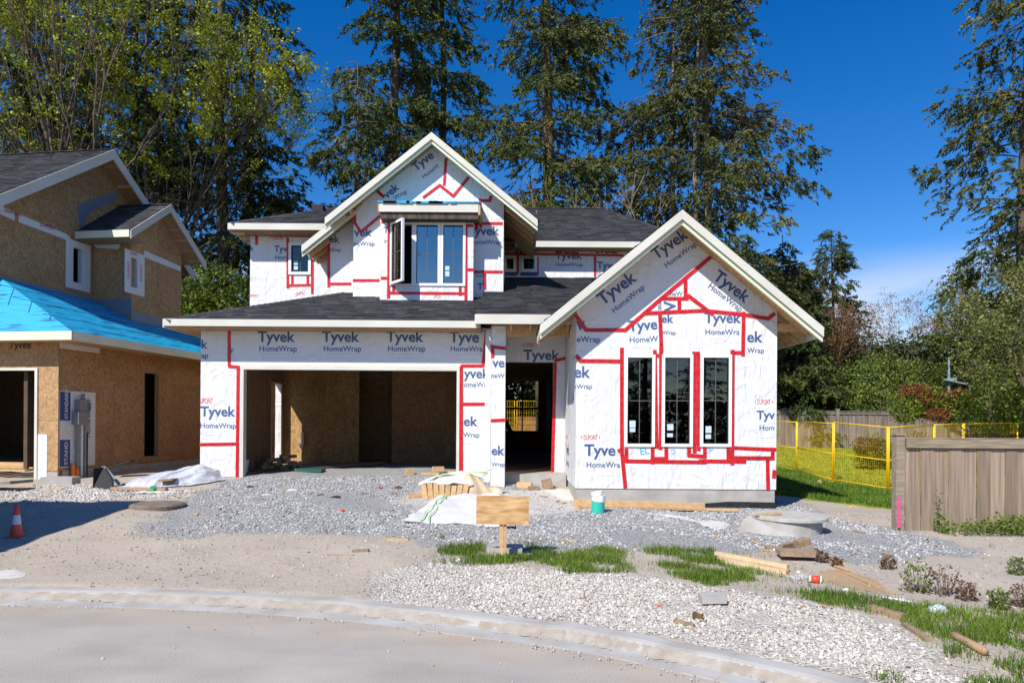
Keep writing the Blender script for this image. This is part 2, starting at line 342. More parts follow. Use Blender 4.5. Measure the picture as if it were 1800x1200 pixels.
def glass_mat(name, tint, base=.02):
    m = bpy.data.materials.new(name); m.use_nodes = True; t = m.node_tree; t.nodes.clear(); N = t.nodes.new; l = t.links.new
    o = N('ShaderNodeOutputMaterial'); mx_ = N('ShaderNodeMixShader'); tr = N('ShaderNodeBsdfTransparent'); tr.inputs[0].default_value = (*tint, 1)
    g = N('ShaderNodeBsdfGlossy'); g.inputs['Roughness'].default_value = .01; g.inputs[0].default_value = (1, .97, .9, 1)
    fr = N('ShaderNodeFresnel'); fr.inputs[0].default_value = 1.5; ad = N('ShaderNodeMath'); ad.operation = 'MULTIPLY_ADD'; ad.inputs[1].default_value = 1.9; ad.inputs[2].default_value = base; l(fr.outputs[0], ad.inputs[0])
    ns = N('ShaderNodeTexNoise'); ns.inputs['Scale'].default_value = 1.3; bp = N('ShaderNodeBump'); bp.inputs['Strength'].default_value = .02; bp.inputs['Distance'].default_value = .01; l(ns.outputs[0], bp.inputs['Height']); l(bp.outputs[0], g.inputs['Normal'])
    l(ad.outputs[0], mx_.inputs[0]); l(tr.outputs[0], mx_.inputs[1]); l(g.outputs[0], mx_.inputs[2]); l(mx_.outputs[0], o.inputs[0]); return m
M['glass'] = glass_mat('glass', (.45, .47, .47)); M['glass_bay'] = glass_mat('glass_bay', (.5, .5, .48), .26)
def bag_mat():
    m = glass_mat('bagfilm', (.75, .78, .82)); return m
M['film'] = bag_mat()
M['shaded_wood'] = mat('shaded_wood', (.10, .065, .035), .9, (.07, .045, .025), 4)  # wood darkened to paint the shade inside the plywood house
M['lumber_pale'] = mat('lumber_pale', (.66, .50, .31), .75, (.56, .40, .23), 2.5, (6, 6, 6), bump=.15, objrand=.06)
# ---------------------------------------------------------------- ground zones (traced on the ground, in metres)
def gp(*pts): return np.array([(lambda q: (q.x, q.y))(G(a, b)) for a, b in pts])
Z_GREY = np.vstack([gp((250, 935), (330, 880), (352, 862)), [(-6.2, 15.6), (-6.3, 20.6), (-.6, 20.6), (-.7, 15.6), (.5, 15.0), (1.2, 13.3), (5.2, 13.2), (5.3, 16), (6.6, 16.0)], gp((1450, 908), (1580, 928), (1665, 955), (1720, 972), (1500, 985), (1420, 965), (1300, 975), (1140, 972), (1050, 965), (960, 968), (780, 958), (690, 945), (560, 940), (420, 935), (330, 945))])
Z_WHITE = np.vstack([gp((640, 1022), (700, 995), (800, 985), (900, 992), (1000, 1003), (1100, 1008), (1230, 1030), (1350, 1045), (1500, 1075), (1600, 1110), (1680, 1170)), [(3.6, 3.4), (3.8, 2.6), (3.3, 1.9), (2.98, 2.9), (2.7, 3.65), (2.3, 4.2), (1.9, 4.57), (1.28, 5.02), (.68, 5.39), (0, 5.66), (-1.2, 6.1)]])
Z_SAND = gp((690, 880), (760, 850), (880, 862), (1000, 858), (1090, 885), (1010, 900), (900, 905), (760, 900))
Z_LEFT = gp((0, 888), (0, 862), (120, 850), (300, 858), (350, 862), (330, 875), (200, 878))
GRASS = [gp((757, 990), (770, 962), (850, 955), (860, 975), (930, 978), (960, 983), (900, 992), (820, 995)),
         gp((920, 955), (945, 955), (985, 975), (1060, 962), (1105, 970), (1100, 985), (1120, 1008), (1040, 1008), (940, 990)),
         gp((1128, 965), (1260, 965), (1262, 985), (1300, 1000), (1380, 1015), (1300, 1028), (1250, 1033), (1180, 1015), (1150, 990)),
         gp((1350, 1040), (1390, 1035), (1500, 1045), (1580, 1060), (1680, 1070), (1900, 1080), (2100, 1120), (2100, 1300), (1760, 1300), (1690, 1200), (1640, 1120), (1560, 1085), (1440, 1062)),
         gp((970, 1003), (1040, 998), (1060, 1008), (1000, 1010)), gp((1395, 1025), (1430, 1023), (1430, 1033), (1400, 1033)), gp((765, 945), (783, 942), (783, 948), (768, 949)),
         gp((1740, 960), (1752, 960), (1752, 966), (1740, 966)), gp((1530, 1190), (1580, 1185), (1590, 1205), (1540, 1210))]
LAWN = np.array([(5.4, 19), (5.3, 16.6), (6.6, 15.7), (7.4, 14.2), (8.0, 12.8), (8.6, 12.2), (9.0, 11.6), (40, 11.2), (60, 40), (30, 60), (-10, 60), (-7, 32), (5.4, 28)])
def sd(x, y, P, wd=.45):
    d = dist(x, y, P); d = np.where(inpoly(x, y, P), d, -d); return np.clip(.5+d/(2*wd), 0, 1)
def axis(vals):
    out = []
    for a, b, st in vals: out += list(np.arange(a, b, st))
    return np.array(out+[vals[-1][1]])
gx = axis([(-700, -100, 100), (-100, -30, 10), (-30, -16, 1), (-16, 16, .135), (16, 30, 1), (30, 100, 10), (100, 700, 100)])
gy = axis([(-500, -60, 80), (-60, -4, 4), (-4, 2, .6), (2, 17, .12), (17, 30, .35), (30, 60, 2), (60, 160, 20), (160, 1200, 200)])
XX, YY = np.meshgrid(gx, gy); ZZ = ground(XX, YY)
V = np.column_stack([XX.ravel(), YY.ravel(), ZZ.ravel()]); nx, ny = len(gx), len(gy)
ii = (np.arange(ny-1)[:, None]*nx+np.arange(nx-1)[None, :]).ravel(); Fg = np.column_stack([ii, ii+1, ii+nx+1, ii+nx])
def ground_mat():
    m = bpy.data.materials.new('ground_mat'); m.use_nodes = True; t = m.node_tree; p = t.nodes['Principled BSDF']; p.inputs['Roughness'].default_value = .95; p.inputs['Specular IOR Level'].default_value = .2
    N = t.nodes.new; l = t.links.new; tcn = N('ShaderNodeTexCoord'); P = tcn.outputs['Object']
    def noise(sc, det=4, rough=.5):
        n = N('ShaderNodeTexNoise'); n.inputs['Scale'].default_value = sc; n.inputs['Detail'].default_value = det; n.inputs['Roughness'].default_value = rough; l(P, n.inputs['Vector']); return n.outputs[0]
    def mr(s, a, b, c=0, d=1):
        n = N('ShaderNodeMapRange'); n.inputs[1].default_value = a; n.inputs[2].default_value = b; n.inputs[3].default_value = c; n.inputs[4].default_value = d; l(s, n.inputs[0]); return n.outputs[0]
    def mix(f, a, b, bt='MIX'):
        n = N('ShaderNodeMixRGB'); n.blend_type = bt
        for i, q in ((0, f), (1, a), (2, b)):
            if isinstance(q, (tuple, list)): n.inputs[i].default_value = (*q, 1)
            elif isinstance(q, (int, float)): n.inputs[i].default_value = q
            else: l(q, n.inputs[i])
        return n.outputs[0]
    def math_(op, a, b):
        n = N('ShaderNodeMath'); n.operation = op
        for i, q in ((0, a), (1, b)):
            if isinstance(q, (int, float)): n.inputs[i].default_value = q
            else: l(q, n.inputs[i])
        return n.outputs[0]
    def vor(sc):
        n = N('ShaderNodeTexVoronoi'); n.inputs['Scale'].default_value = sc; l(P, n.inputs['Vector']); s = N('ShaderNodeSeparateColor'); l(n.outputs['Color'], s.inputs[0]); return n.outputs['Distance'], s.outputs[0], s.outputs[1]
    at = N('ShaderNodeAttribute'); at.attribute_name = 'zones'; sc = N('ShaderNodeSeparateColor'); l(at.outputs['Color'], sc.inputs[0])
    jit = math_('ADD', mr(noise(1.6, 8, .65), .25, .75, -.5, .5), mr(noise(22, 3), .3, .7, -.14, .14))
    def mask(s): return mr(math_('ADD', s, jit), .42, .60)
    mg, mw, ms, ml = mask(sc.outputs[0]), mask(sc.outputs[1]), mask(sc.outputs[2]), mask(at.outputs['Alpha'])
    dirt = mix(mr(noise(.9, 8, .6), .35, .65), (.50, .425, .34), (.37, .305, .24))
    dirt = mix(mr(noise(14, 7, .7), .35, .7), dirt, (.53, .465, .385)); dirt = mix(mr(noise(70, 5, .7), .42, .62, 0, .45), dirt, (.24, .205, .17))
    d1, c1, e1 = vor(24); speck = math_('MULTIPLY', mr(e1, .86, .88), mr(d1, .42, .32)); dirt = mix(math_('MULTIPLY', speck, .8), dirt, mix(c1, (.20, .19, .18), (.55, .52, .48)))
    d2, c2, e2 = vor(36); d3, c3, e3 = vor(75)
    grey = mix(c2, (.27, .265, .255), (.50, .495, .485)); grey = mix(math_('MULTIPLY', e2, .5), grey, mix(c3, (.30, .30, .30), (.54, .54, .54)))
    grey = mix(mr(e3, .9, .93), grey, (.58, .58, .57)); grey = mix(mr(d2, .35, .62, 0, .5), grey, (.14, .14, .145)); grey = mix(mr(noise(.7, 6, .6), .5, .75, 0, .55), grey, (.42, .375, .32))
    wh = mix(c2, (.46, .42, .36), (.64, .59, .53)); wh = mix(mr(d2, .4, .65, 0, .4), wh, (.3, .27, .23))
    sand = mix(mr(noise(3, 6), .3, .7), (.56, .52, .47), (.66, .62, .57))
    lawn = mix(mr(noise(2.2, 5), .35, .65), (.22, .26, .022), (.32, .32, .04))
    col = mix(ms, dirt, sand); col = mix(mg, col, grey); col = mix(mw, col, wh); 
    sa = N('ShaderNodeAttribute'); sa.attribute_name = 'dust'; col = mix(mr(math_('ADD', sa.outputs['Fac'], jit), .45, .62, 0, .85), col, sand)
    col = mix(ml, col, lawn)
    l(col, p.inputs['Base Color'])
    h = math_('ADD', math_('MULTIPLY', noise(30, 6, .7), .012), math_('MULTIPLY', math_('MAXIMUM', mg, mw), math_('MULTIPLY', d2, -.022)))
    bp = N('ShaderNodeBump'); bp.inputs['Strength'].default_value = .9; bp.inputs['Distance'].default_value = 1; l(h, bp.inputs['Height']); l(bp.outputs[0], p.inputs['Normal'])
    return m
g = npmesh('ground', V, Fg, ground_mat(), smooth=True, kind='structure', label='dirt and gravel building plot with lawn beyond')
zx, zy = V[:, 0], V[:, 1]; near = (np.abs(zx) < 60) & (zy < 60) & (zy > -3)
cols = np.zeros((len(V), 4)); a = np.zeros(len(V)); dust = np.zeros(len(V))
x_, y_ = zx[near], zy[near]
cols[near, 0] = np.maximum(sd(x_, y_, Z_GREY), sd(x_, y_, Z_LEFT)*.62); cols[near, 1] = sd(x_, y_, Z_WHITE, .3); cols[near, 2] = sd(x_, y_, Z_SAND)
cols[near, 3] = sd(x_, y_, LAWN, .3); cols[(zy > 59), 3] = 1
dust[near] = np.maximum(sd(x_, y_, Z_SAND, .5), sd(x_, y_, Z_LEFT)*.55)
ca = g.data.color_attributes.new('zones', 'FLOAT_COLOR', 'POINT'); ca.data.foreach_set('color', cols.astype(np.float32).ravel())
da = g.data.attributes.new('dust', 'FLOAT', 'POINT'); da.data.foreach_set('value', dust.astype(np.float32))

# road and kerb
def offs(P, d):
    T = np.gradient(P, axis=0); T /= np.linalg.norm(T, axis=1)[:, None]; return P+np.column_stack([T[:, 1], -T[:, 0]])*d   # towards the road
inner = offs(KBC, .42)
RP = [inner]; 
for k in (.25, .6, 1.2, 2.2): RP.append(offs(KBC, .42+k))
cen = np.array([-6, -6.0])
rv = []; 
last = RP[-1]; RP.append(cen+(last-cen)*.5); RP.append(cen+(last-cen)*.02)
for q in RP: rv.append(np.column_stack([q, np.zeros(len(q))]))
n_ = len(inner); rv = np.vstack(rv); fi = [(r*n_+i, (r+1)*n_+i, (r+1)*n_+i+1, r*n_+i+1) for r in range(len(RP)-1) for i in range(n_-1)]
def road_mat():
    m = mat('road_mat', (.43, .395, .35), .9, (.35, .322, .285), 1.1, bump=.25, bscale=70, bdist=.004, detail=10, lo=.3, hi=.7)
    t = m.node_tree; p = t.nodes['Principled BSDF']; N = t.nodes.new; l = t.links.new
    at = N('ShaderNodeAttribute'); at.attribute_name = 'dust'; tcn = N('ShaderNodeTexCoord')
    n = N('ShaderNodeTexNoise'); n.inputs['Scale'].default_value = 2.6; n.inputs['Detail'].default_value = 9; n.inputs['Roughness'].default_value = .65; l(tcn.outputs['Object'], n.inputs['Vector'])
    a_ = N('ShaderNodeMath'); l(at.outputs['Fac'], a_.inputs[0]); l(n.outputs[0], a_.inputs[1])
    r = N('ShaderNodeMapRange'); r.inputs[1].default_value = .75; r.inputs[2].default_value = 1.2; l(a_.outputs[0], r.inputs[0])
    src = p.inputs['Base Color'].links[0].from_socket
    mxx = N('ShaderNodeMixRGB'); l(r.outputs[0], mxx.inputs[0]); l(src, mxx.inputs[1]); mxx.inputs[2].default_value = (.44, .365, .285, 1)
    n2 = N('ShaderNodeTexNoise'); n2.inputs['Scale'].default_value = 26; n2.inputs['Detail'].default_value = 5; l(tcn.outputs['Object'], n2.inputs['Vector'])
    r2 = N('ShaderNodeMapRange'); r2.inputs[1].default_value = .68; r2.inputs[2].default_value = .74; r2.inputs[4].default_value = .6; l(n2.outputs[0], r2.inputs[0])
    m3 = N('ShaderNodeMixRGB'); l(r2.outputs[0], m3.inputs[0]); l(mxx.outputs[0], m3.inputs[1]); m3.inputs[2].default_value = (.2, .18, .16, 1)
    n4 = N('ShaderNodeTexNoise'); n4.inputs['Scale'].default_value = 110; n4.inputs['Detail'].default_value = 4; l(tcn.outputs['Object'], n4.inputs['Vector'])
    r4 = N('ShaderNodeMapRange'); r4.inputs[1].default_value = .3; r4.inputs[2].default_value = .7; r4.inputs[3].default_value = .74; r4.inputs[4].default_value = 1.2; l(n4.outputs[0], r4.inputs[0])
    mpt = N('ShaderNodeMapping'); mpt.inputs['Rotation'].default_value = (0, 0, .35); mpt.inputs['Scale'].default_value = (.8, 2.0, 1); l(tcn.outputs['Object'], mpt.inputs[0]); n5 = N('ShaderNodeTexNoise'); n5.inputs['Scale'].default_value = 1.3; n5.inputs['Detail'].default_value = 7; l(mpt.outputs[0], n5.inputs['Vector'])
    r5 = N('ShaderNodeMapRange'); r5.inputs[1].default_value = .3; r5.inputs[2].default_value = .7; r5.inputs[3].default_value = .88; r5.inputs[4].default_value = 1.08; l(n5.outputs[0], r5.inputs[0]); mm_ = N('ShaderNodeMath'); mm_.operation = 'MULTIPLY'; l(r4.outputs[0], mm_.inputs[0]); l(r5.outputs[0], mm_.inputs[1])
    h4 = N('ShaderNodeHueSaturation'); l(m3.outputs[0], h4.inputs['Color']); l(mm_.outputs[0], h4.inputs['Value']); l(h4.outputs[0], p.inputs['Base Color']); return m
ro = npmesh('road', rv, np.array(fi), road_mat(), kind='structure', label='dusty grey asphalt road')
dv = np.concatenate([np.full(n_, v) for v in (.62, .5, .25, .1, 0, 0, 0)]); da = ro.data.attributes.new('dust', 'FLOAT', 'POINT'); da.data.foreach_set('value', dv.astype(np.float32))
kroot = bpy.data.objects.new('kerb', None); C.objects.link(kroot); kroot['kind'] = 'structure'; kroot['label'] = 'rolled concrete kerb and gutter'
prof = [(-.02, -.05), (-.02, .056), (.01, .064), (.13, .064), (.17, .055), (.245, .018), (.29, .009), (.38, .006), (.44, .004), (.44, -.05)]
PR = [offs(KBC, d) for d, z in prof]; s0 = 0
while s0 < n_-1:
    s1 = min(s0+10, n_-1); mb = MB(); idx = list(range(s0, s1+1)); k = len(prof)
    vs_ = []
    for i in idx:
        for q, (d, z) in enumerate(prof):
            pt = PR[q][i].copy()
            if i == s0 and s0 > 0: pt += (PR[q][i+1]-PR[q][i])*.012
            vs_.append((pt[0], pt[1], z+.004*math.sin(i*.9)*(z > 0)))
    fs_ = [(a_*k+q, a_*k+q+1, (a_+1)*k+q+1, (a_+1)*k+q) for a_ in range(len(idx)-1) for q in range(k-1)]
    fs_ += [tuple(range(k))[::-1], tuple((len(idx)-1)*k+q for q in range(k))]
    mb.add(vs_, fs_).build('kerb_segment', M['kerb'], kroot); s0 = s1
# soil washed along the foot of the kerb
sv, sf = [], []; m_ = 600; tt_ = np.linspace(20, 165, m_)
for i, t in enumerate(tt_):
    k_ = int(t); f_ = t-k_; p = KBC[k_]*(1-f_)+KBC[k_+1]*f_; T = KBC[k_+1]-KBC[k_]; T /= np.linalg.norm(T); nn_ = np.array([T[1], -T[0]])
    w_ = .5+.35*math.sin(t*1.9)*math.sin(t*.57+1)+.15*math.sin(t*7.3); a_ = .19-.03*w_*abs(math.sin(t*3.3))+RNG.normal(0, .006); b_ = .26+.05*w_+.02*math.sin(t*5.1)+RNG.normal(0, .006)
    for q_, z_ in ((a_, np.interp(a_, [.13, .17, .245, .29], [.064, .055, .018, .009])+.003), ((a_+b_)/2, .034), (b_, .0105)): pp = p+nn_*q_; sv.append((pp[0], pp[1], z_))
sf = [(3*i+j, 3*i+j+1, 3*i+j+4, 3*i+j+3) for i in range(m_-1) for j in range(2)]
npmesh('soil', np.array(sv), np.array(sf), mat('washed_soil', (.42, .37, .31), .95, (.34, .285, .225), 9, bump=.5, bscale=60, bdist=.01), kind='stuff', label='soil washed along the foot of the kerb')
# far side of the street behind the camera
npmesh('far_verge', np.array([(-60, -44, .02), (60, -44, .02), (60, -20, .02), (-30, -20, .02), (-30, -44, .02)])[[0, 1, 2, 3]], np.array([(0, 1, 2, 3)]), M['grass'], kind='structure', label='grass verge across the street')

# ---------------------------------------------------------------- loose stones, grass blades
def scatter(P, dens, seed):
    r = np.random.default_rng(seed); x0, y0 = P.min(0); x1, y1 = P.max(0); n = int((x1-x0)*(y1-y0)*dens)
    x = r.uniform(x0, x1, n); y = r.uniform(y0, y1, n); k = inpoly(x, y, P); return x[k], y[k], r
ICO = np.array([(0, 0, 1), (.89, 0, .2), (.27, .85, .2), (-.72, .53, .2), (-.72, -.53, .2), (.27, -.85, .2), (.72, .53, -.5), (-.27, .85, -.5), (-.89, 0, -.5), (-.27, -.85, -.5), (.72, -.53, -.5)])
ICF = np.array([(0, 1, 2), (0, 2, 3), (0, 3, 4), (0, 4, 5), (0, 5, 1), (1, 6, 2), (2, 7, 3), (3, 8, 4), (4, 9, 5), (5, 10, 1)])
def stones(name, x, y, r, size, mt, label, smin=.4):
    n = len(x); z = ground(x, y); s = size*r.uniform(smin, 1.25, n)**1.3
    sc = s[:, None]*np.column_stack([r.uniform(.7, 1.3, n), r.uniform(.7, 1.2, n), r.uniform(.45, .9, n)])
    V = ICO[None]*sc[:, None, :]*r.uniform(.78, 1.2, (n, 11, 1)); t = r.uniform(0, 6.28, n); c, s_ = np.cos(t)[:, None], np.sin(t)[:, None]
    V = np.stack([V[..., 0]*c-V[..., 1]*s_, V[..., 0]*s_+V[..., 1]*c, V[..., 2]], -1)
    til = r.normal(0, .35, (n, 2)); V[..., 2] += V[..., 0]*til[:, :1]+V[..., 1]*til[:, 1:]
    V += np.stack([x, y, z+sc[:, 2]*.35], -1)[:, None, :]
    Fc = (ICF[None]+np.arange(n)[:, None, None]*11).reshape(-1, 3)
    return npmesh(name, V.reshape(-1, 3), Fc, mt, kind='stuff', label=label)
def keep_edge(x, y, P, r, wd=.25):
    d = dist(x, y, P); return r.uniform(0, 1, len(x)) < np.clip(d/wd+.15, 0, 1)
ZW2 = Z_WHITE
x, y, r = scatter(ZW2, 3150, 1); k = keep_edge(x, y, ZW2, r, .55) & ((np.sin(x*2.1+1)*np.sin(y*2.7+x)+.6*np.sin(x*4.7+2)*np.sin(y*5.9-x)+r.normal(0, .25, len(x))) < .85) & ((x > -.3) | (r.uniform(0, 1, len(x)) < .55)) & (y > 1.4)
stones('pale_gravel', x[k], y[k], r, .013, M['stone'], 'pale crushed gravel verge behind the kerb')
x, y, r = scatter(Z_GREY, 540, 2); k = keep_edge(x, y, Z_GREY, r, .5) & (y < 15.3) & (np.sin(x*1.3+2)*np.sin(y*1.1+x*.7) < .55) & ~(inpoly(x, y, Z_SAND) & (r.uniform(0, 1, len(x)) < .85))
stones('grey_gravel', x[k], y[k], r, .0165, M['stonegrey'], 'blue-grey crushed gravel drive in front of the house')
x, y, r = scatter(Z_LEFT, 400, 8); stones('pale_gravel', x, y, r, .022, M['stone'], 'pale gravel strip before the plywood house')
PD = np.array([(-9, 6.7), (3.5, 6.0), (3.5, 4.9), (9, 5), (11, 10), (7, 13), (-9, 14)])
x, y, r = scatter(PD, 60, 9); k = ~inpoly(x, y, ROADPOLY); stones('dirt_clods', x[k], y[k], r, .013, mat('clod', (.42, .36, .29), .95, (.34, .28, .22), 5, island=.4), 'brownish clods and pebbles on the bare dirt', .15)
x, y, r = scatter(PD, 70, 3); k = ~inpoly(x, y, Z_GREY) & ~inpoly(x, y, ROADPOLY) & (np.sin(x*2.3+y)*np.sin(y*1.9-x*.7) + r.normal(0, .4, len(x)) > .1); stones('loose_stones', x[k], y[k], r, .0125, M['stonegrey'], 'small loose stones strewn over the bare dirt', .15)
# grit along gutter and on the road
t_ = RNG.uniform(30, 150, 1500); i_ = t_.astype(int); i_ = np.clip(i_, 0, n_-2); dd = np.abs(RNG.normal(0, .06, 1500))+RNG.choice([.22, .46], 1500); q = KBC[i_]+(KBC[i_+1]-KBC[i_])*(t_-i_)[:, None]
T = KBC[i_+1]-KBC[i_]; T /= np.linalg.norm(T, axis=1)[:, None]; q = q+np.column_stack([T[:, 1], -T[:, 0]])*dd[:, None]
s = .003+RNG.uniform(0, 1, 1500)**3*.008; V = ICO[None]*s[:, None, None]*RNG.uniform(.6, 1.3, (1500, 11, 1)); V += np.stack([q[:, 0], q[:, 1], np.full(1500, .014)], -1)[:, None, :]
npmesh('road_grit', V.reshape(-1, 3), (ICF[None]+np.arange(1500)[:, None, None]*11).reshape(-1, 3), M['stonegrey'], kind='stuff', label='small grit and pebbles lying along the gutter')
n = 90; rx, ry = RNG.uniform(-5, 2, n), RNG.uniform(3.2, 5.6, n); s = .004+RNG.uniform(0, 1, n)**2*.009; V = ICO[None]*s[:, None, None]; V = V+np.stack([rx, ry, np.full(n, .004)], -1)[:, None, :]
k = inpoly(rx, ry, np.vstack([inner])); V = V[k]
npmesh('road_grit', V.reshape(-1, 3), (ICF[None]+np.arange(len(V))[:, None, None]*11).reshape(-1, 3), M['stonegrey'], kind='stuff', label='scattered dark pebbles on the open road')

def blades(name, x, y, r, h, wd, mt, label, lean=.5):
    n = len(x); z = ground(x, y); t = r.uniform(0, 6.28, n); ln = r.uniform(0, lean, n)*h; hh = h*r.uniform(.45, 1.25, n)
    dx, dy = np.cos(t), np.sin(t); a = r.uniform(0, 6.28, n); wx, wy = np.cos(a)*wd/2, np.sin(a)*wd/2
    P0 = np.stack([x-wx, y-wy, z-.01], -1); P1 = np.stack([x+wx, y+wy, z-.01], -1)
    P2 = np.stack([x+dx*ln*.35+wx*.7, y+dy*ln*.35+wy*.7, z+hh*.6], -1); P3 = np.stack([x+dx*ln*.35-wx*.7, y+dy*ln*.35-wy*.7, z+hh*.6], -1)
    P4 = np.stack([x+dx*ln*1.1, y+dy*ln*1.1, z+hh], -1)
    V = np.stack([P0, P1, P2, P3, P4], 1).reshape(-1, 3); b = np.arange(n)[:, None]*5
    Fc = np.vstack([b+np.array([[0, 1, 2]]), b+np.array([[0, 2, 3]]), b+np.array([[3, 2, 4]])])
    return npmesh(name, V, Fc, mt, kind='stuff', label=label)
ax, ay = [], []
for i, P in enumerate(GRASS):
    x, y, r = scatter(P, 4200, 20+i); cl = np.sin(x*7+i)*np.sin(y*9+x*2)+.7*np.sin(x*2.3+4)*np.sin(y*3.1)
    k = keep_edge(x, y, P, r, .12) & (cl > -.3 + r.normal(0, .35, len(x))) & (y > 2.6); ax.append(x[k]); ay.append(y[k])
ax = np.concatenate(ax); ay = np.concatenate(ay); r = np.random.default_rng(5)
blades('grass', ax, ay, r, .075, .007, M['grass'], 'green grass tufts growing between the dirt and the pale gravel', .9)
VG = gp((745, 985), (765, 955), (950, 950), (1100, 955), (1270, 962), (1400, 990), (1500, 1040), (1650, 1062), (1900, 1085), (1900, 1250), (1690, 1200), (1600, 1112), (1480, 1072), (1350, 1042), (1100, 1010), (900, 996))
x, y, r0 = scatter(VG, 420, 44); k = (np.sin(x*5)*np.sin(y*6+x) > -.2+r0.normal(0, .3, len(x))) & (y > 2.6); blades('sparse_grass', x[k], y[k], r0, .045, .006, M['grass_yellow'], 'thin sparse grass blades spreading over the dirt between the tufts', 1.3)
sel = r.uniform(0, 1, len(ax)) < .10
blades('dead_grass', ax[sel]+r.normal(0, .05, sel.sum()), ay[sel]+r.normal(0, .05, sel.sum()), r, .05, .005, M['deadleaf'], 'brown dead blades among the grass tufts', 1.6)
sel = r.uniform(0, 1, len(ax)) < .22
blades('dry_grass', ax[sel]+r.normal(0, .02, sel.sum()), ay[sel]+r.normal(0, .02, sel.sum()), r, .045, .006, M['grass_yellow'], 'short yellowish grass mixed into the green tufts', 1.2)
LN = np.array([(5.3, 19), (5.3, 16.6), (6.6, 15.7), (7.4, 14.3), (8.0, 12.9), (8.6, 12.2), (9.0, 11.6), (10.5, 11.6), (10.5, 15), (9.7, 17.6), (8.7, 18.8), (9.6, 23), (6, 24)])
x, y, r = scatter(LN, 1000, 31); k = keep_edge(x, y, LN, r, .3); blades('grass', x[k], y[k], r, .12, .016, M['grass'], 'long green grass in front of the yellow mesh fence', .8)
LN2 = np.array([(9.8, 17.8), (8.9, 18.8), (9.7, 23.6), (10, 34), (20, 34), (20, 24), (12, 18)])
x, y, r = scatter(LN2, 150, 32); blades('lawn_grass', x, y, r, .07, .03, M['lawn_blade'], 'mown yellow-green lawn behind the yellow mesh fence', 1)
# ---------------------------------------------------------------- wall plane frames
class Fr:
    """a wall plane: origin, right, up, outward normal (towards the viewer)"""
    def __init__(s, o, a, n, Y=None): s.o = Vector(o); s.a = Vector(a).normalized(); s.b = Vector((0, 0, 1)); s.n = Vector(n).normalized(); s.Y = Y
    def p(s, a, b, c=0): return s.o+s.a*a+s.b*b+s.n*c
    def px(s, x, y):
        """wall coordinates of a measured point (intersect the sight line with the plane)"""
        d = Vector((((x-900)*cr-(HZ-y)*sr)/F, 1, ((x-900)*sr+(HZ-y)*cr)/F)); c = Vector((0, 0, CAMH)); t = (s.o-c).dot(s.n)/d.dot(s.n); q = c+d*t-s.o
        return (q.dot(s.a), q.dot(s.b))
def facade(Y): return Fr((0, Y, 0), (1, 0, 0), (0, -1, 0))
def fbox(mb, fr, a0, a1, b0, b1, c0, c1, m=0):
    return mb.hexa([fr.p(a0, b0, c0), fr.p(a1, b0, c0), fr.p(a1, b0, c1), fr.p(a0, b0, c1), fr.p(a0, b1, c0), fr.p(a1, b1, c0), fr.p(a1, b1, c1), fr.p(a0, b1, c1)], m)
def cut_rects(rects, holes):
    for h in holes:
        out = []
        for r in rects:
            x0, x1, y0, y1 = r; a, b, c, d = h
            if a >= x1 or b <= x0 or c >= y1 or d <= y0: out.append(r); continue
            if a > x0: out.append((x0, a, y0, y1))
            if b < x1: out.append((b, x1, y0, y1))
            m0, m1 = max(a, x0), min(b, x1)
            if c > y0: out.append((m0, m1, y0, c))
            if d < y1: out.append((m0, m1, d, y1))
        rects = out
    return rects
def clip_mesh(mb, planes):
    """keep the side each plane normal points away from; planes = [(point, normal)]"""
    bm = bmesh.new(); vs_ = [bm.verts.new(v) for v in mb.v]
    for f, mi in zip(mb.f, mb.m):
        try: q = bm.faces.new([vs_[i] for i in f]); q.material_index = mi
        except ValueError: pass
    for co, no in planes:
        geom = bm.verts[:]+bm.edges[:]+bm.faces[:]
        if not bm.faces: break
        res = bmesh.ops.bisect_plane(bm, geom=geom, plane_co=co, plane_no=no, clear_outer=True, dist=1e-5)
        es = [e for e in res['geom_cut'] if isinstance(e, bmesh.types.BMEdge) and e.is_boundary]
        if es: bmesh.ops.holes_fill(bm, edges=es, sides=0)
    out = MB(); bm.verts.ensure_lookup_table(); bm.verts.index_update()
    out.v = [tuple(v.co) for v in bm.verts]; out.f = [tuple(v.index for v in f.verts) for f in bm.faces]; out.m = [f.material_index for f in bm.faces]; bm.free(); return out
def wall(name, fr, rects, holes, th, mt, parent, clip=None, **tags):
    mb = MB()
    for r in cut_rects(rects, holes): fbox(mb, fr, *r, -th, 0)
    if clip: mb = clip_mesh(mb, clip)
    return mb.build(name, mt, parent, **tags)

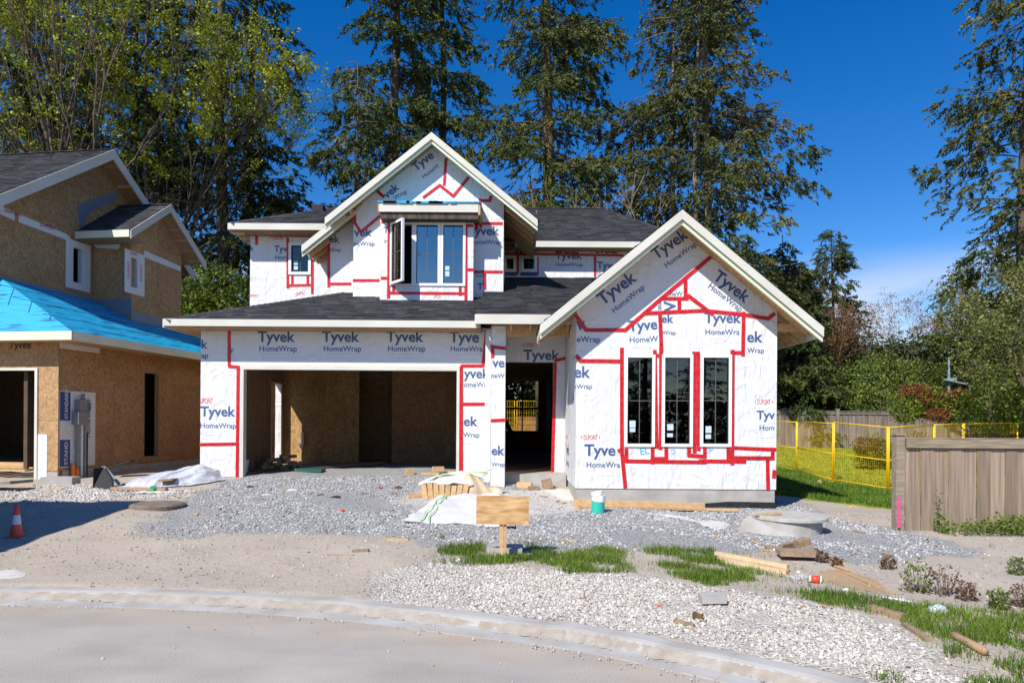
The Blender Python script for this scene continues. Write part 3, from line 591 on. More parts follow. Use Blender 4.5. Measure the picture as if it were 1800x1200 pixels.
# ---------------------------------------------------------------- lettering
_TX = {}
def text_mesh(s, fat=.012):
    if (s, fat) in _TX: return _TX[s, fat]
    cu = bpy.data.curves.new('t', 'FONT'); cu.body = s; cu.size = 1; cu.offset = fat; cu.resolution_u = 3; cu.fill_mode = 'FRONT'
    o = bpy.data.objects.new('t', cu); C.objects.link(o); bpy.context.view_layer.update()
    me = bpy.data.meshes.new_from_object(o.evaluated_get(bpy.context.evaluated_depsgraph_get()))
    v = np.array([x.co[:2] for x in me.vertices]); f = [tuple(p.vertices) for p in me.polygons]
    bpy.data.objects.remove(o); bpy.data.curves.remove(cu); bpy.data.meshes.remove(me)
    _TX[s, fat] = (v, f); return v, f
def put_text(mb, fr, s, a, b, width, ang=0, capw=None, m=0, off=.0025, fat=.012, hgt=None, slant=0):
    """lettering whose lower-left corner is at (a, b) on the wall, width metres wide"""
    v, f = text_mesh(s, fat); x0, x1 = v[:, 0].min(), v[:, 0].max(); k = width/(x1-x0); ky = hgt/.69 if hgt else k
    c, n = math.cos(ang), math.sin(ang); out = []
    for x, y in v:
        X, Y = (x-x0)*k, y*ky; out.append(fr.p(a+X*c-Y*n, b+X*n+Y*c, off))
    mb.add(out, f, m)
def logo(fr, parent, items, lines=None):
    """items: (text, x, y baseline, x right end, [angle deg, y right end]) in measured points; one printed mark"""
    mb = MB(); mats = [M['ink'], M['inkred'], M['inkgrey'], M['inkblack'], M['cyan']]
    for it in items:
        s, x, y, x2 = it[:4]; y2 = it[4] if len(it) > 4 and it[4] is not None else y + (x2-x)*.006; mi = it[5] if len(it) > 5 else (1 if 'UPON' in s or s in ('DUP', 'ONT', 'NT') else 0)
        a, b = fr.px(x, y); a2, b2 = fr.px(x2, y2); wd = math.hypot(a2-a, b2-b); ang = math.atan2(b2-b, a2-a)
        if mi == 1:
            h = wd*.36*7/max(len(s), 4); put_text(mb, fr, s, a, b, wd*.86, ang, m=1, fat=.01, hgt=h*.75)
            if len(s) >= 6:
                for q0, sgn in ((-.10, -1), (.96, 1)):
                    cx, cy = a+math.cos(ang)*wd*q0, b+math.sin(ang)*wd*q0
                    e = [(0, .1*h), (0, .65*h), (sgn*.06*wd, .38*h)]; P = [fr.p(cx+u*math.cos(ang)-v*math.sin(ang), cy+u*math.sin(ang)+v*math.cos(ang), .0025) for u, v in e]; mb.add(P, [(0, 1, 2)], 1)
        else: put_text(mb, fr, s, a, b, wd, ang, m=mi, fat=.028 if s in TYV else .015)
    if lines:
        for x, y, x2 in lines:
            a, b = fr.px(x, y); a2, b2 = fr.px(x2, y+(x2-x)*.006); q = a
            while q < a2:
                l_ = random.uniform(.02, .07); mb.add([fr.p(q, b, .0025), fr.p(min(q+l_, a2), b, .0025), fr.p(min(q+l_, a2), b+.007, .0025), fr.p(q, b+.007, .0025)], [(0, 1, 2, 3)], 2); q += l_+random.uniform(.008, .03)
    return mb.build('printed_logo', mats, parent)
TYV = {'Tyvek', 'yvek', 'vek', 'ek', 'k', 'Tyve', 'Tyv', 'T', 've', 'v', 'Ty', 'TYPAR', 'TYPA', 'PAR', 'yve', 'STANDARD', 'V'}
_tape = [0]
def tape(fr, parent, pts, wpx=None, wd=.075, mt=None):
    """red seam tape laid along measured points; each straight run is one strip"""
    for (x, y), (x2, y2) in zip(pts[:-1], pts[1:]):
        a, b = fr.px(x, y); a2, b2 = fr.px(x2, y2); L_ = math.hypot(a2-a, b2-b)
        if L_ < .02: continue
        u = ((a2-a)/L_, (b2-b)/L_); n = (-u[1]*wd/2, u[0]*wd/2); e = wd*.35; a -= u[0]*e; b -= u[1]*e; a2 += u[0]*e; b2 += u[1]*e
        _tape[0] = (_tape[0]+1) % 9; off = .0045+_tape[0]*.0007; mb = MB(); k = max(2, int(L_/.12)); P = []
        for i in range(k+1):
            t = i/k; j = random.uniform(-.004, .004); z = off+random.uniform(0, .0022)
            for sgn in (-1, 1): P.append(fr.p(a+(a2-a)*t+n[0]*sgn+n[0]*j*8, b+(b2-b)*t+n[1]*sgn+n[1]*j*8, z))
        mb.add(P, [(2*i, 2*i+1, 2*i+3, 2*i+2) for i in range(k)])
        q = .06; th = math.atan2(u[1], u[0])
        while q < L_-.03:   # dark print along the tape
            ca, cb = a+u[0]*(q+e), b+u[1]*(q+e); hl = .022; hw = .009
            mb.add([fr.p(ca+u[0]*s1*hl+(-u[1])*s2*hw, cb+u[1]*s1*hl+u[0]*s2*hw, off+.0035) for s1, s2 in ((-1, -1), (1, -.6), (1, 1), (-1, .5))], [(0, 1, 2, 3)], 1); q += .17
        mb.build('tape_strip', [mt or M['red'], M['tapeink']], parent)

# ---------------------------------------------------------------- roofs
def poly_area_frame(P):
    P = [Vector(p) for p in P]; e = (P[1]-P[0]).normalized(); n = e.cross(P[-1]-P[0]).normalized()
    if n.z < 0: n = -n
    up = n.cross(e); up = up if up.z > 0 else -up
    return P, e, up, n
def roof_plane(root, P, th=.10, mt=None, deck='stud', shingled=True, name='roof_deck', expo=.145, tab=.31, jit=.004):
    """P: convex outline, P[0]->P[1] is the eave"""
    P, e, up, n = poly_area_frame(P); k = len(P); mb = MB(); mb.add([p for p in P]+[p-n*th for p in P], [tuple(range(k)), tuple(range(k, 2*k))[::-1]]+[(i, i+k, (i+1) % k+k, (i+1) % k) for i in range(k)])
    dk = mb.build(name, M[deck] if isinstance(deck, str) else deck, root)
    if not shingled: return dk, (P, e, up, n)
    o = P[0]; us = [(p-o).dot(e) for p in P]; vs_ = [(p-o).dot(up) for p in P]; cen_ = sum(P, Vector())/k
    mb = MB(); v = -.03; row = 0
    while v < max(vs_):
        u = min(us)-.4+(row % 2)*tab*.5+random.uniform(-.06, .06)
        while u < max(us)+.1:
            w_ = tab*random.uniform(.6, 1.25); t = .010+random.random()*.016
            a = o+e*(u+.004)+up*v; b = o+e*(u+w_-.004)+up*v; c = b+up*(expo+.02); d = a+up*(expo+.02)
            mb.hexa([a+n*.002, b+n*.002, c+n*.001, d+n*.001, a+n*(t+.006), b+n*(t+.006), c+n*.005, d+n*.005]); u += w_
        v += expo; row += 1
    planes = []
    for i in range(k):
        a, b = P[i], P[(i+1) % k]; no = (b-a).cross(n).normalized()
        if no.dot(cen_-a) > 0: no = -no
        planes.append((a+no*(.03 if i == 0 else .012), no))
    bm = bmesh.new(); bv = [bm.verts.new(q) for q in mb.v]
    for f in mb.f: bm.faces.new([bv[i] for i in f])
    for co, no in planes: bmesh.ops.bisect_plane(bm, geom=bm.verts[:]+bm.edges[:]+bm.faces[:], plane_co=co, plane_no=no, clear_outer=True, dist=1e-5)
    bm.verts.index_update(); out = MB(); out.v = [tuple(q.co) for q in bm.verts]; out.f = [tuple(q.index for q in f.verts) for f in bm.faces]; out.m = [0]*len(out.f); bm.free()
    out.build('shingles', mt or M['shingle'], root, kind='stuff')
    return dk, (P, e, up, n)
def ridge_caps(root, a, b, wd=.15):
    a, b = Vector(a), Vector(b); d = (b-a); L_ = d.length; d.normalize(); r = d.cross(Vector((0, 0, 1))).normalized(); mb = MB(); q = 0
    u = r.cross(d)
    while q < L_-.02:
        p0 = a+d*q; p1 = a+d*min(q+.2, L_); z0, z1 = .035, .02
        vs_ = [p0-r*wd+u*(z0-wd*.45), p0+u*z0, p0+r*wd+u*(z0-wd*.45), p1-r*wd+u*(z1-wd*.45), p1+u*z1, p1+r*wd+u*(z1-wd*.45)]
        mb.add(vs_, [(0, 1, 4, 3), (1, 2, 5, 4)]); q += .145
    return mb.build('ridge_cap', M['shingle'], root)
def plank(root, a, b, wd, th, up=(0, 0, 1), mt='trimwhite', name='fascia_board', **k):
    mb = MB(); mb.bar(a, b, wd, th, up); return mb.build(name, M[mt], root, **k)

# ---------------------------------------------------------------- windows
def window(root, fr, a0, a1, b0, b1, fw=.06, proud=.03, muntins=(1, 1), stick=None, mt='pvcwhite', gm='glass', glass=True, depth=.09, munt_c=None):
    mb = MB(); fbox(mb, fr, a0, a0+fw, b0, b1, -depth, proud); fbox(mb, fr, a1-fw, a1, b0, b1, -depth, proud); fbox(mb, fr, a0+fw, a1-fw, b1-fw, b1, -depth, proud-.001); fbox(mb, fr, a0+fw, a1-fw, b0, b0+fw, -depth, proud-.001)
    g_ = fw*.82; i = .012
    fbox(mb, fr, a0+fw, a0+fw+i, b0+fw, b1-fw, -depth, proud-.02, 1); fbox(mb, fr, a1-fw-i, a1-fw, b0+fw, b1-fw, -depth, proud-.02, 1); fbox(mb, fr, a0+fw+i, a1-fw-i, b0+fw, b0+fw+i, -depth, proud-.02, 1); fbox(mb, fr, a0+fw+i, a1-fw-i, b1-fw-i, b1-fw, -depth, proud-.02, 1)
    wnd = mb.build('window', [M[mt], M['dark']], root)
    A0, A1, B0, B1 = a0+fw+i, a1-fw-i, b0+fw+i, b1-fw-i
    if glass: mb = MB(); mb.add([fr.p(A0, B0, -.02), fr.p(A1, B0, -.02), fr.p(A1, B1, -.02), fr.p(A0, B1, -.02)], [(0, 1, 2, 3)]); mb.build('pane', M[gm], wnd)
    mm = MB(); nx_, ny_ = muntins
    for k in range(1, nx_+1): q = A0+(A1-A0)*k/(nx_+1); fbox(mm, fr, q-.007, q+.007, B0, B1, -.017, -.010)
    for f_ in (munt_c or [k/(ny_+1) for k in range(1, ny_+1)]): q = B0+(B1-B0)*f_; fbox(mm, fr, A0, A1, q-.007, q+.007, -.0165, -.009)
    mm.build('muntin', munt_mat, wnd)
    if stick:
        for (u0, v0, u1, v1) in stick:
            mb = MB(); fbox(mb, fr, A0+(A1-A0)*u0, A0+(A1-A0)*u1, B0+(B1-B0)*v0, B0+(B1-B0)*v1, -.019, -.0185); mb.build('sticker', M['sticker'], wnd)
    return wnd
M['sticker'] = mat('sticker', (.50, .62, .68), .6); munt_mat = mat('muntin', (.10, .10, .10), .5)

# ================================================================ THE WRAPPED HOUSE
house = thing('house', 'two-storey house under construction wrapped in white printed house wrap with red tape', 'house', (-1, 15.4, 0))
H = house
EV = 3.82                                                        # eave height of the lower roofs
fG = facade(15.4)
gx0, gx1 = -7.03, -.475
dx0, dx1, dz = XW(425, 740, 15.4), XW(806, 740, 15.4), ZW(620, 648, 15.4)
wall('garage_wall', fG, [(gx0, gx1, .38, 3.78)], [(dx0, dx1, 0, dz)], .14, M['wrap'], H)
wall('foundation', fG, [(gx0+.01, dx0, -.3, .378), (dx1, gx1, -.3, .378)], [], .16, M['concrete'], H)
mb = MB(); fbox(mb, fG, dx0-.02, dx0+.045, .2, dz, -.15, .03); fbox(mb, fG, dx1-.045, dx1+.02, .3, dz, -.15, .03); fbox(mb, fG, dx0-.02, dx1+.02, dz-.03, dz+.07, -.15, .032)
mb.build('garage_door_frame', M['trimwhite'], H)
# garage shell
mb = MB(); mb.box(gx0, gx0+.14, 15.541, 19.55, -.2, 3.78); mb.box(gx0, gx0+.14, 19.55, 20.35, 2.75, 3.78); mb.box(gx0, gx0+.14, 20.35, 24, -.2, 3.78); mb.box(gx0, gx0+.14, 24, 27, -.2, 6.8); mb.build('side_wall', M['osb'], H)
mb = MB(); mb.box(gx0-.01, gx0+.16, 20.3, 20.42, .3, 2.75); mb.box(gx0-.01, gx0+.16, 19.5, 19.55, .3, 2.75); mb.build('side_door_jamb', M['wrap'], H)
for k in range(9):
    y_ = 15.95+k*.41
    mb = MB(); mb.box(gx0+.14, gx0+.23, y_, y_+.038, .35, 3.2); mb.build('stud', M['stud'], H)
mb = MB(); mb.box(gx0+.141, gx0+.16, 15.6, 18.8, .35, 1.1); mb.build('plywood_sheet', M['osb'], H)
q = -6.89
while q < -.62:
    e_ = min(q+1.215, -.6); hs_ = []
    if q < XW(690, 0, 20.6) and e_ > XW(632, 0, 20.6): hs_ = [(XW(632, 600, 20.6), XW(690, 600, 20.6), .3, ZW(660, 650, 20.6))]
    for b0, b1 in ((.3, 1.50), (1.506, 3.9)): wall('osb_sheet', facade(20.6), [(q, e_, b0, b1)], hs_, .012, M['osb_light'] if q < -4.7 else M['osb'], H)  # lighter board at left puts the brighter lit side into the colour
    q += 1.22
wall('partition', facade(20.63), [(-6.9, -.61, .1, 3.9)], [(XW(632, 600, 20.6), XW(690, 600, 20.6), .3, ZW(660, 650, 20.6))], .1, M['stud'], H)
wall('partition', facade(22.4), [(-6.9, -.61, .1, 3.9)], [], .05, M['osb'], H)
mb = MB(); mb.box(-.6, gx1, 15.541, 26.9, .2, 3.9); mb.build('partition', M['osb'], H)
mb = MB(); mb.box(gx0, gx1, 15.541, 22.4, 3.42, 3.5); mb.build('ceiling', M['stud'], H)
for k in range(12):
    mb = MB(); x_ = -6.6+k*.52; mb.box(x_, x_+.04, 15.541, 20.6, 3.18, 3.42); mb.build('joist', M['stud'], H)
# porch post, door wall, step, beam
cx0, cx1 = XW(863, 700, 14.7), XW(888, 700, 14.7)
fC = facade(14.7); wall('porch_post', fC, [(cx0, cx1, .24, 3.72)], [], .33, M['wrap'], H)
wall('post_footing', facade(14.72), [(cx0+.02, cx1-.01, -.2, .24)], [], .3, M['concrete'], H)
fD = facade(15.9); ex0, ex1 = XW(888, 740, 15.9), XW(972, 740, 15.9); ez = ZW(930, 636, 15.9)
wall('porch_wall', fD, [(gx1, 1.23, .35, 3.76)], [(ex0, ex1, 0, ez)], .14, M['wrap'], H)
mb = MB(); mb.box(gx1-.12, gx1, 15.03, 15.4, .3, 3.7); mb.build('side_wall', M['wrap'], H)
mb = MB(); mb.box(-.2, 1.215, 15.2, 15.9, -.1, .5); mb.box(ex0-.05, ex1+.05, 14.95, 15.2, -.1, .27); mb.build('concrete_step', M['concrete'], H)
mb = MB(); mb.box(cx0+.02, 1.22, 14.74, 14.83, ZW(950, 592, 14.75), ZW(950, 571, 14.75)); mb.build('porch_beam', M['lumber'], H)
mb = MB(); mb.box(cx0+.02, 1.22, 14.3, 15.88, 3.768, 3.785); mb.build('porch_soffit', M['osb'], H)
for k in range(4): mb = MB(); mb.box(-.05+k*.4, -.01+k*.4, 14.25, 15.85, 3.63, 3.767); mb.build('rafter', M['lumber'], H)
# front room (bump) with its gable
fB = facade(13.2); bx0, bx1 = 1.235, 5.115; RX, RZ, RS = 3.11, 5.585, .82
def gclip(ax_, az_, sl_, Y, drop=.13): 
    return [((ax_, Y, az_-drop), Vector((sl_, 0, 1)).normalized()), ((ax_, Y, az_-drop), Vector((-sl_, 0, 1)).normalized())]
wins = []
for p0, p1 in ((1098, 1150.5), (1163.5, 1217), (1231, 1285)):
    a0, b1 = fB.px(p0, 623); a1, b0 = fB.px(p1, 785); wins.append((a0, a1, b0, b1))
zt = fB.px(1189, 859)[1]
wall('front_wall', fB, [(bx0, bx1, zt, 6)], [(a+.02, b-.02, c+.02, d-.02) for a, b, c, d in wins], .14, M['wrap'], H, clip=gclip(RX, RZ, RS, 13.2))
mb = MB(); mb.box(bx0, bx0+.14, 13.341, 15.9, zt, 3.9); mb.build('side_wall', M['wrap'], H)
mb = MB(); mb.box(bx1-.14, bx1, 13.341, 27, zt, 3.45); mb.build('side_wall', M['wrap'], H)
mb = MB(); mb.box(bx0+.02, bx1-.02, 13.22, 13.4, -.4, zt); mb.box(bx0+.02, bx0+.2, 13.4, 15.9, -.4, zt); mb.box(bx1-.2, bx1-.02, 13.4, 27, -.4, zt); mb.build('foundation', M['concrete'], H)
x0_, z0_ = fB.px(1235, 880); 
mb = MB(); mb.add([(x0_-.7, 13.215, z0_-.25), (bx1-.015, 13.215, -.35), (bx1-.015, 13.215, z0_-.02), (x0_+.5, 13.215, z0_-.01), (x0_-.2, 13.215, z0_-.07)], [(0, 1, 2, 3, 4)]); mb.box(bx1-.019, bx1-.012, 13.215, 16, -.4, z0_-.03); mb.build('damp_proofing', M['blackseal'], H)
for (a0, a1, b0, b1), st in zip(wins, ([(.08, .145, .34, .225), (.09, .09, .33, .137)], [(.1, .11, .36, .185), (.1, .03, .34, .075)], [(.1, .08, .34, .16), (.1, .01, .33, .062)])):
    st = [(u0, v0+.04, u1, v1+.04) for u0, v0, u1, v1 in st]
    window(H, fB, a0, a1, b0, b1, .058, .035, (1, 1), st)
# interior floor, back wall with opening, ceilings
mb = MB(); mb.box(gx1, bx1-.14, 15.95, 26.9, .3, .5); mb.box(bx0+.14, bx1-.14, 13.34, 15.95, .3, .5); mb.build('floor_deck', M['osb'], H)
mb = MB(); mb.box(gx1, bx1-.14, 16.04, 26.9, 3.3, 3.4); mb.box(bx0+.14, bx1-.14, 13.34, 16.04, 3.3, 3.4); mb.build('ceiling', M['stud'], H)
mb = MB(); mb.box(1.35, 1.45, 16.04, 26.8, .5, 3.3); mb.build('partition', M['dark'], H)  # near-black colour stands in for the unlit hall
wall('back_wall', facade(27), [(gx0, bx1, -.2, 6.8)], [(-.22, 1.03, 1.32, 3.28)], .15, M['osb'], H)
mb = MB(); fB2 = facade(26.9); fbox(mb, fB2, .38, .43, 1.32, 3.28, -.1, 0); fbox(mb, fB2, -.22, 1.03, 2.16, 2.24, -.1, .01); mb.build('window_mullion', M['dark'], H)

# ---- upper storey
fU = facade(18.9); fR_ = facade(17.9); fM = facade(17.4); fY = facade(17.0); fS = facade(20.4)
AX, AZ, AS = -2.04, 8.80, .812
upx0, upx1 = -7.28, -4.80
uw = fU.px(508, 427)+fU.px(547, 483)
wall('upper_wall', fU, [(upx0, upx1, 3.9, 6.75)], [(uw[0]+.02, uw[2]-.02, uw[3]+.02, uw[1]-.02)], .14, M['wrap'], H)
window(H, fU, uw[0], uw[2], uw[3], uw[1], .075, .04, (1, 1), [(.1, .27, .35, .42), (.1, .08, .35, .22)], munt_c=[.72])
mb = MB(); mb.box(upx0, upx0+.14, 19.041, 27, 3.9, 6.75); mb.build('side_wall', M['wrap'], H)
wall('upper_wall', fR_, [(upx1, -4.04, 4.2, 8.9)], [], .14, M['wrap'], H, clip=gclip(AX, AZ, AS, 17.9))
mb = MB(); mb.box(upx1, upx1+.14, 18.041, 18.9, 4.2, 6.1); mb.build('side_wall', M['wrap'], H)
mx0, mx1 = XW(621, 450, 17.4), XW(885, 450, 17.4)
yx0, yx1 = XW(668, 450, 17.0), XW(832, 450, 17.0)
wall('dormer_wall', fM, [(mx0, mx1, 4.3, 8.9)], [(yx0+.1, yx1-.1, 4.9, 6.7)], .14, M['wrap'], H, clip=gclip(AX, AZ, AS, 17.4))
mb = MB(); mb.box(mx0, mx0+.14, 17.541, 17.9, 4.3, 6.8); mb.box(mx1-.14, mx1, 17.541, 20.4, 4.3, 6.9); mb.build('side_wall', M['wrap'], H)
bw = fY.px(686, 391)+fY.px(818, 503)
wall('bay_wall', fY, [(yx0, yx1, 4.45, ZW(750, 386, 17))], [(bw[0], bw[2], bw[3], bw[1])], .12, M['wrap'], H)
mb = MB(); mb.box(yx0, yx0+.1, 17.12, 17.4, 4.5, 6.66); mb.box(yx1-.1, yx1, 17.12, 17.4, 4.5, 6.66); mb.build('side_wall', M['wrap'], H)
# bay roof
rz0, rz1 = ZW(755, 373, 16.65), ZW(755, 357, 16.65); rx0, rx1 = XW(665, 360, 16.65), XW(841, 360, 16.65)
plank(H, (rx0+.03, 16.65, (rz0+rz1)/2), (rx1, 16.65, (rz0+rz1)/2), .04, rz1-rz0)
plank(H, (rx0+.02, 16.64, (rz0+rz1)/2), (rx0+.02, 17.4, (rz0+rz1)/2), .05, rz1-rz0, mt='lumber'); plank(H, (rx1+.02, 16.64, (rz0+rz1)/2-.03), (rx1+.02, 17.4, (rz0+rz1)/2-.03), .05, rz1-rz0+.06, mt='lumber')
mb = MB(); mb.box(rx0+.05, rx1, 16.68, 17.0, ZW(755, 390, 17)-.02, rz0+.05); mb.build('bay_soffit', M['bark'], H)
mb = MB(); mb.hexa([(rx0-.01, 16.60, rz1), (rx1+.05, 16.60, rz1), (rx1+.05, 17.39, rz1+.1), (rx0-.01, 17.39, rz1+.1), (rx0-.01, 16.60, rz1+.03), (rx1+.05, 16.60, rz1+.03), (rx1+.05, 17.39, rz1+.15), (rx0-.01, 17.39, rz1+.15)])
for k in range(14): x_ = rx0+random.random()*(rx1-rx0-.3); mb.box(x_, x_+random.uniform(.1, .4), 16.593, 16.6, rz1-.02, rz1+random.uniform(.02, .045))
mb.build('roof_membrane', M['membrane'], H)
# bay windows: open sash on the left, two fixed lights
xo, xm = XW(726, 450, 17), XW(771, 450, 17)
mb = MB(); fbox(mb, fY, bw[0], bw[0]+.05, bw[3], bw[1], -.1, .03); fbox(mb, fY, xo-.03, xo+.03, bw[3], bw[1], -.1, .03); fbox(mb, fY, bw[0], xo, bw[1]-.05, bw[1], -.1, .028); fbox(mb, fY, bw[0], xo, bw[3], bw[3]+.05, -.1, .028)
mb.build('window', M['pvcwhite'], H)
window(H, fY, xo+.02, xm+.045, bw[3], bw[1], .065, .032, (1, 1), gm='glass_bay'); window(H, fY, xm+.05, bw[2], bw[3], bw[1], .065, .032, (1, 1), gm='glass_bay', stick=[(.08, .23, .3, .30), (.08, .12, .3, .21)])
hx = bw[0]+.03; ang = math.radians(52); sd_ = Vector((math.cos(ang), -math.sin(ang), 0)); fO = Fr((hx, 16.96, 0), sd_, Vector((-math.sin(ang), -math.cos(ang), 0)))
window(H, fO, 0, .60, bw[3]+.02, bw[1]-.03, .055, .02, (1, 1), depth=.04)
mb = MB(); mb.box(-3.1, -1.1, 18.3, 18.35, 4.9, 7); mb.box(-6.8, -5.2, 20.0, 20.05, 4.9, 6.7); mb.box(-.3, 4.5, 21.3, 21.35, 5.4, 6.8); mb.build('shade_sheet', M['dark'], H)  # near-black sheets behind the upper panes paint the rooms' darkness
mb = MB(); mb.box(-7.2, 4.6, 17.6, 26.9, 6.72, 6.77) if False else mb.box(-7.1, 4.5, 20.6, 26.9, 6.72, 6.77); mb.build('ceiling', M['stud'], H)
# right upper wall with two small windows
sx1 = 4.9; small = [fS.px(886, 450)+fS.px(907, 478), fS.px(916, 450)+fS.px(944, 478)]
wall('upper_wall', fS, [(mx1, sx1, 5.4, 6.8)], [(s[0]+.02, s[2]-.02, s[3]+.02, s[1]-.02) for s in small], .14, M['wrap'], H)
for s in small: window(H, fS, s[0], s[2], s[3], s[1], .08, .03, (1, 1), munt_c=[.6])
for s in small: mb = MB(); fbox(mb, fS, s[0]-.02, s[2]+.02, s[3]-.12, s[3]-.01, 0, .006); mb.build('flashing', M['blue'], H)
mb = MB(); mb.box(sx1-.14, sx1, 20.541, 27, 3.4, 6.8); mb.build('side_wall', M['wrap'], H)

# ---- roofs
PG = .38; xl, xr = -7.55, XW(845, 565, 14.8)
dy = 19.5-14.8
roof_plane(H, [(xl, 14.8, EV), (xr, 14.8, EV), (xr, 19.5, EV+PG*dy), (xl+dy, 19.5, EV+PG*dy)])
roof_plane(H, [(xl, 24.5, EV), (xl, 14.8, EV), (xl+dy, 19.5, EV+PG*dy), (xl+dy, 22, EV+PG*dy)])
ridge_caps(H, (xl, 14.8, EV), (xl+dy, 19.5, EV+PG*dy))
plank(H, (xl-.02, 14.78, EV-.06), (xr, 14.78, EV-.06), .04, .15); plank(H, (xl-.02, 14.8, EV-.085), (xl-.02, 24.5, EV-.085), .04, .16)
mb = MB(); mb.box(xl, gx0, 14.8, 15.4, EV-.16, EV-.14); mb.box(gx0, xr, 14.8, 15.395, EV-.16, EV-.14); mb.box(xl, gx0, 15.4, 24, EV-.16, EV-.14); mb.build('soffit', M['osb'], H)
PP = .335; pl_ = XW(838, 552, 14.2)
roof_plane(H, [(pl_, 14.2, EV+.07), (3.0, 14.2, EV+.07), (3.0, 20.4, EV+.07+PP*6.2), (pl_, 20.4, EV+.07+PP*6.2)])
plank(H, (pl_-.01, 14.18, EV-.03), (1.22, 14.18, EV-.03), .04, .2); plank(H, (pl_-.02, 14.2, EV-.03), (pl_-.02, 15.3, EV-.03), .04, .2)
# bump roof
e0 = RX-2.6; e1 = RX+2.62; y0 = 12.6
zl = RZ-RS*2.6; zr = RZ-RS*2.62
zc = EV+.07; xc = RX-(RZ-zc)/RS
roof_plane(H, [(xc, 18.6, zc), (xc, y0, zc), (RX, y0, RZ), (RX, 18.6, RZ)], .09, deck='osb_light')
roof_plane(H, [(e0, 14.16, zl), (e0, y0, zl), (xc, y0, zc), (xc, 14.16, zc)], .09, deck='osb_light')
roof_plane(H, [(e1, y0, zr), (e1, 26, zr), (RX, 26, RZ), (RX, y0, RZ)], .09, deck='osb_light')
def rake(p, q, yy, wd=.2, th=.04, drop=0, mt='trimwhite', name='barge_board'):
    """sloping board under the roof edge, its upper edge along p-q"""
    (xa, za), (xb, zb) = p, q; mb = MB(); P = []
    for y_ in (yy-th, yy):
        P += [(xa, y_, za-drop), (xb, y_, zb-drop), (xb, y_, zb-drop-wd), (xa, y_, za-drop-wd)]
    mb.add(P, [(0, 1, 2, 3), (7, 6, 5, 4), (0, 4, 5, 1), (1, 5, 6, 2), (2, 6, 7, 3), (3, 7, 4, 0)]); return mb.build(name, M[mt], H)
for p, q in (((e0, zl), (RX, RZ)), ((e1, zr), (RX, RZ))):
    rake(p, q, y0, .175); rake(p, q, y0+.06, .10, .05, .165, 'trimgreen', 'trim_board')
mb = MB(); P_ = []
for k in range(5):
    pass
mb = MB()
for sgn, xe, ze in ((-1, e0, zl), (1, e1, zr)):
    n = Vector((sgn*RS, 0, 1)).normalized(); 
    a = Vector((xe, y0+.02, ze))-n*.1; b = Vector((RX, y0+.02, RZ))-n*.1; c = Vector((RX, 13.2, RZ))-n*.1; d = Vector((xe, 13.2, ze))-n*.1
    mb.add([a, b, c, d], [(0, 1, 2, 3)])
mb.build('soffit', M['osb_light'], H)
for k in range(4):   # lookouts and rafter tails under the eaves
    for sgn, xe in ((-1, bx0), (1, bx1)):
        y_ = 13.3+k*.3; xs = xe; xo_ = e0+.03 if sgn < 0 else e1-.03
        if sgn < 0 and y_ > 14.1: continue
        z1_ = RZ-RS*abs(xs-RX)-.13; z2_ = RZ-RS*abs(xo_-RX)-.13
        mb = MB(); mb.bar((xs, y_, z1_-.06), (xo_, y_, z2_-.04), .04, .11); mb.build('rafter_tail', M['lumber'], H)
mb = MB(); mb.box(bx1, e1-.02, 13.22, 13.26, zr+.0, zr+.16); mb.build('lookout', M['lumber'], H)
plank(H, (e1-.01, y0, zr-.1), (e1-.01, 26, zr-.1), .03, .16); plank(H, (e0+.01, y0, zl-.1), (e0+.01, 14.14, zl-.1), .03, .16)
# dormer roof
dl, dr = AX-2.62, AX+2.64; y1 = 16.9; DZ = lambda x: AZ-AS*abs(x-AX)
xe = -5.37
roof_plane(H, [(dl, 23, DZ(dl)), (dl, y1, DZ(dl)), (AX, y1, AZ), (AX, 23, AZ)], .09, deck='osb_light')
roof_plane(H, [(xe, 18.9, DZ(xe)), (xe, 17.35, DZ(xe)), (dl, 17.35, DZ(dl)), (dl, 18.9, DZ(dl))], .09, deck='osb_light')
roof_plane(H, [(dr, y1, DZ(dr)), (dr, 20.39, DZ(dr)), (AX, 23, AZ), (AX, y1, AZ)], .09, deck='osb_light')
for p, q in (((dl, DZ(dl)), (AX, AZ)), ((dr, DZ(dr)), (AX, AZ))):
    rake(p, q, y1, .175); rake(p, q, y1+.06, .10, .05, .165, 'trimgreen', 'trim_board')
rake((xe, DZ(xe)), (dl+.4, DZ(dl+.4)), 17.35, .18); rake((xe, DZ(xe)), (dl+.8, DZ(dl+.8)), 17.4, .11, .04, .17, 'trimgreen', 'trim_board')
plank(H, (dr-.01, y1, DZ(dr)-.1), (dr-.01, 20.3, DZ(dr)-.1), .03, .16)
for k in range(6):
    mb = MB(); y_ = 17.5+k*.5; mb.bar((mx1, y_, DZ(mx1)-.2), (dr-.04, y_, DZ(dr)-.16), .04, .1); mb.build('rafter_tail', M['lumber'], H)
for k in range(4):
    mb = MB(); y_ = 17.45+k*.36; mb.bar((upx1, y_, DZ(upx1)-.2), (xe+.04, y_, DZ(xe)-.16), .04, .1); mb.build('rafter_tail', M['lumber'], H)
mb = MB(); mb.bar((mx0-.02, 17.0, DZ(mx0)-.2), (mx0-.02, 17.9, DZ(mx0)-.2), .04, .16); mb.build('lookout', M['lumber'], H)
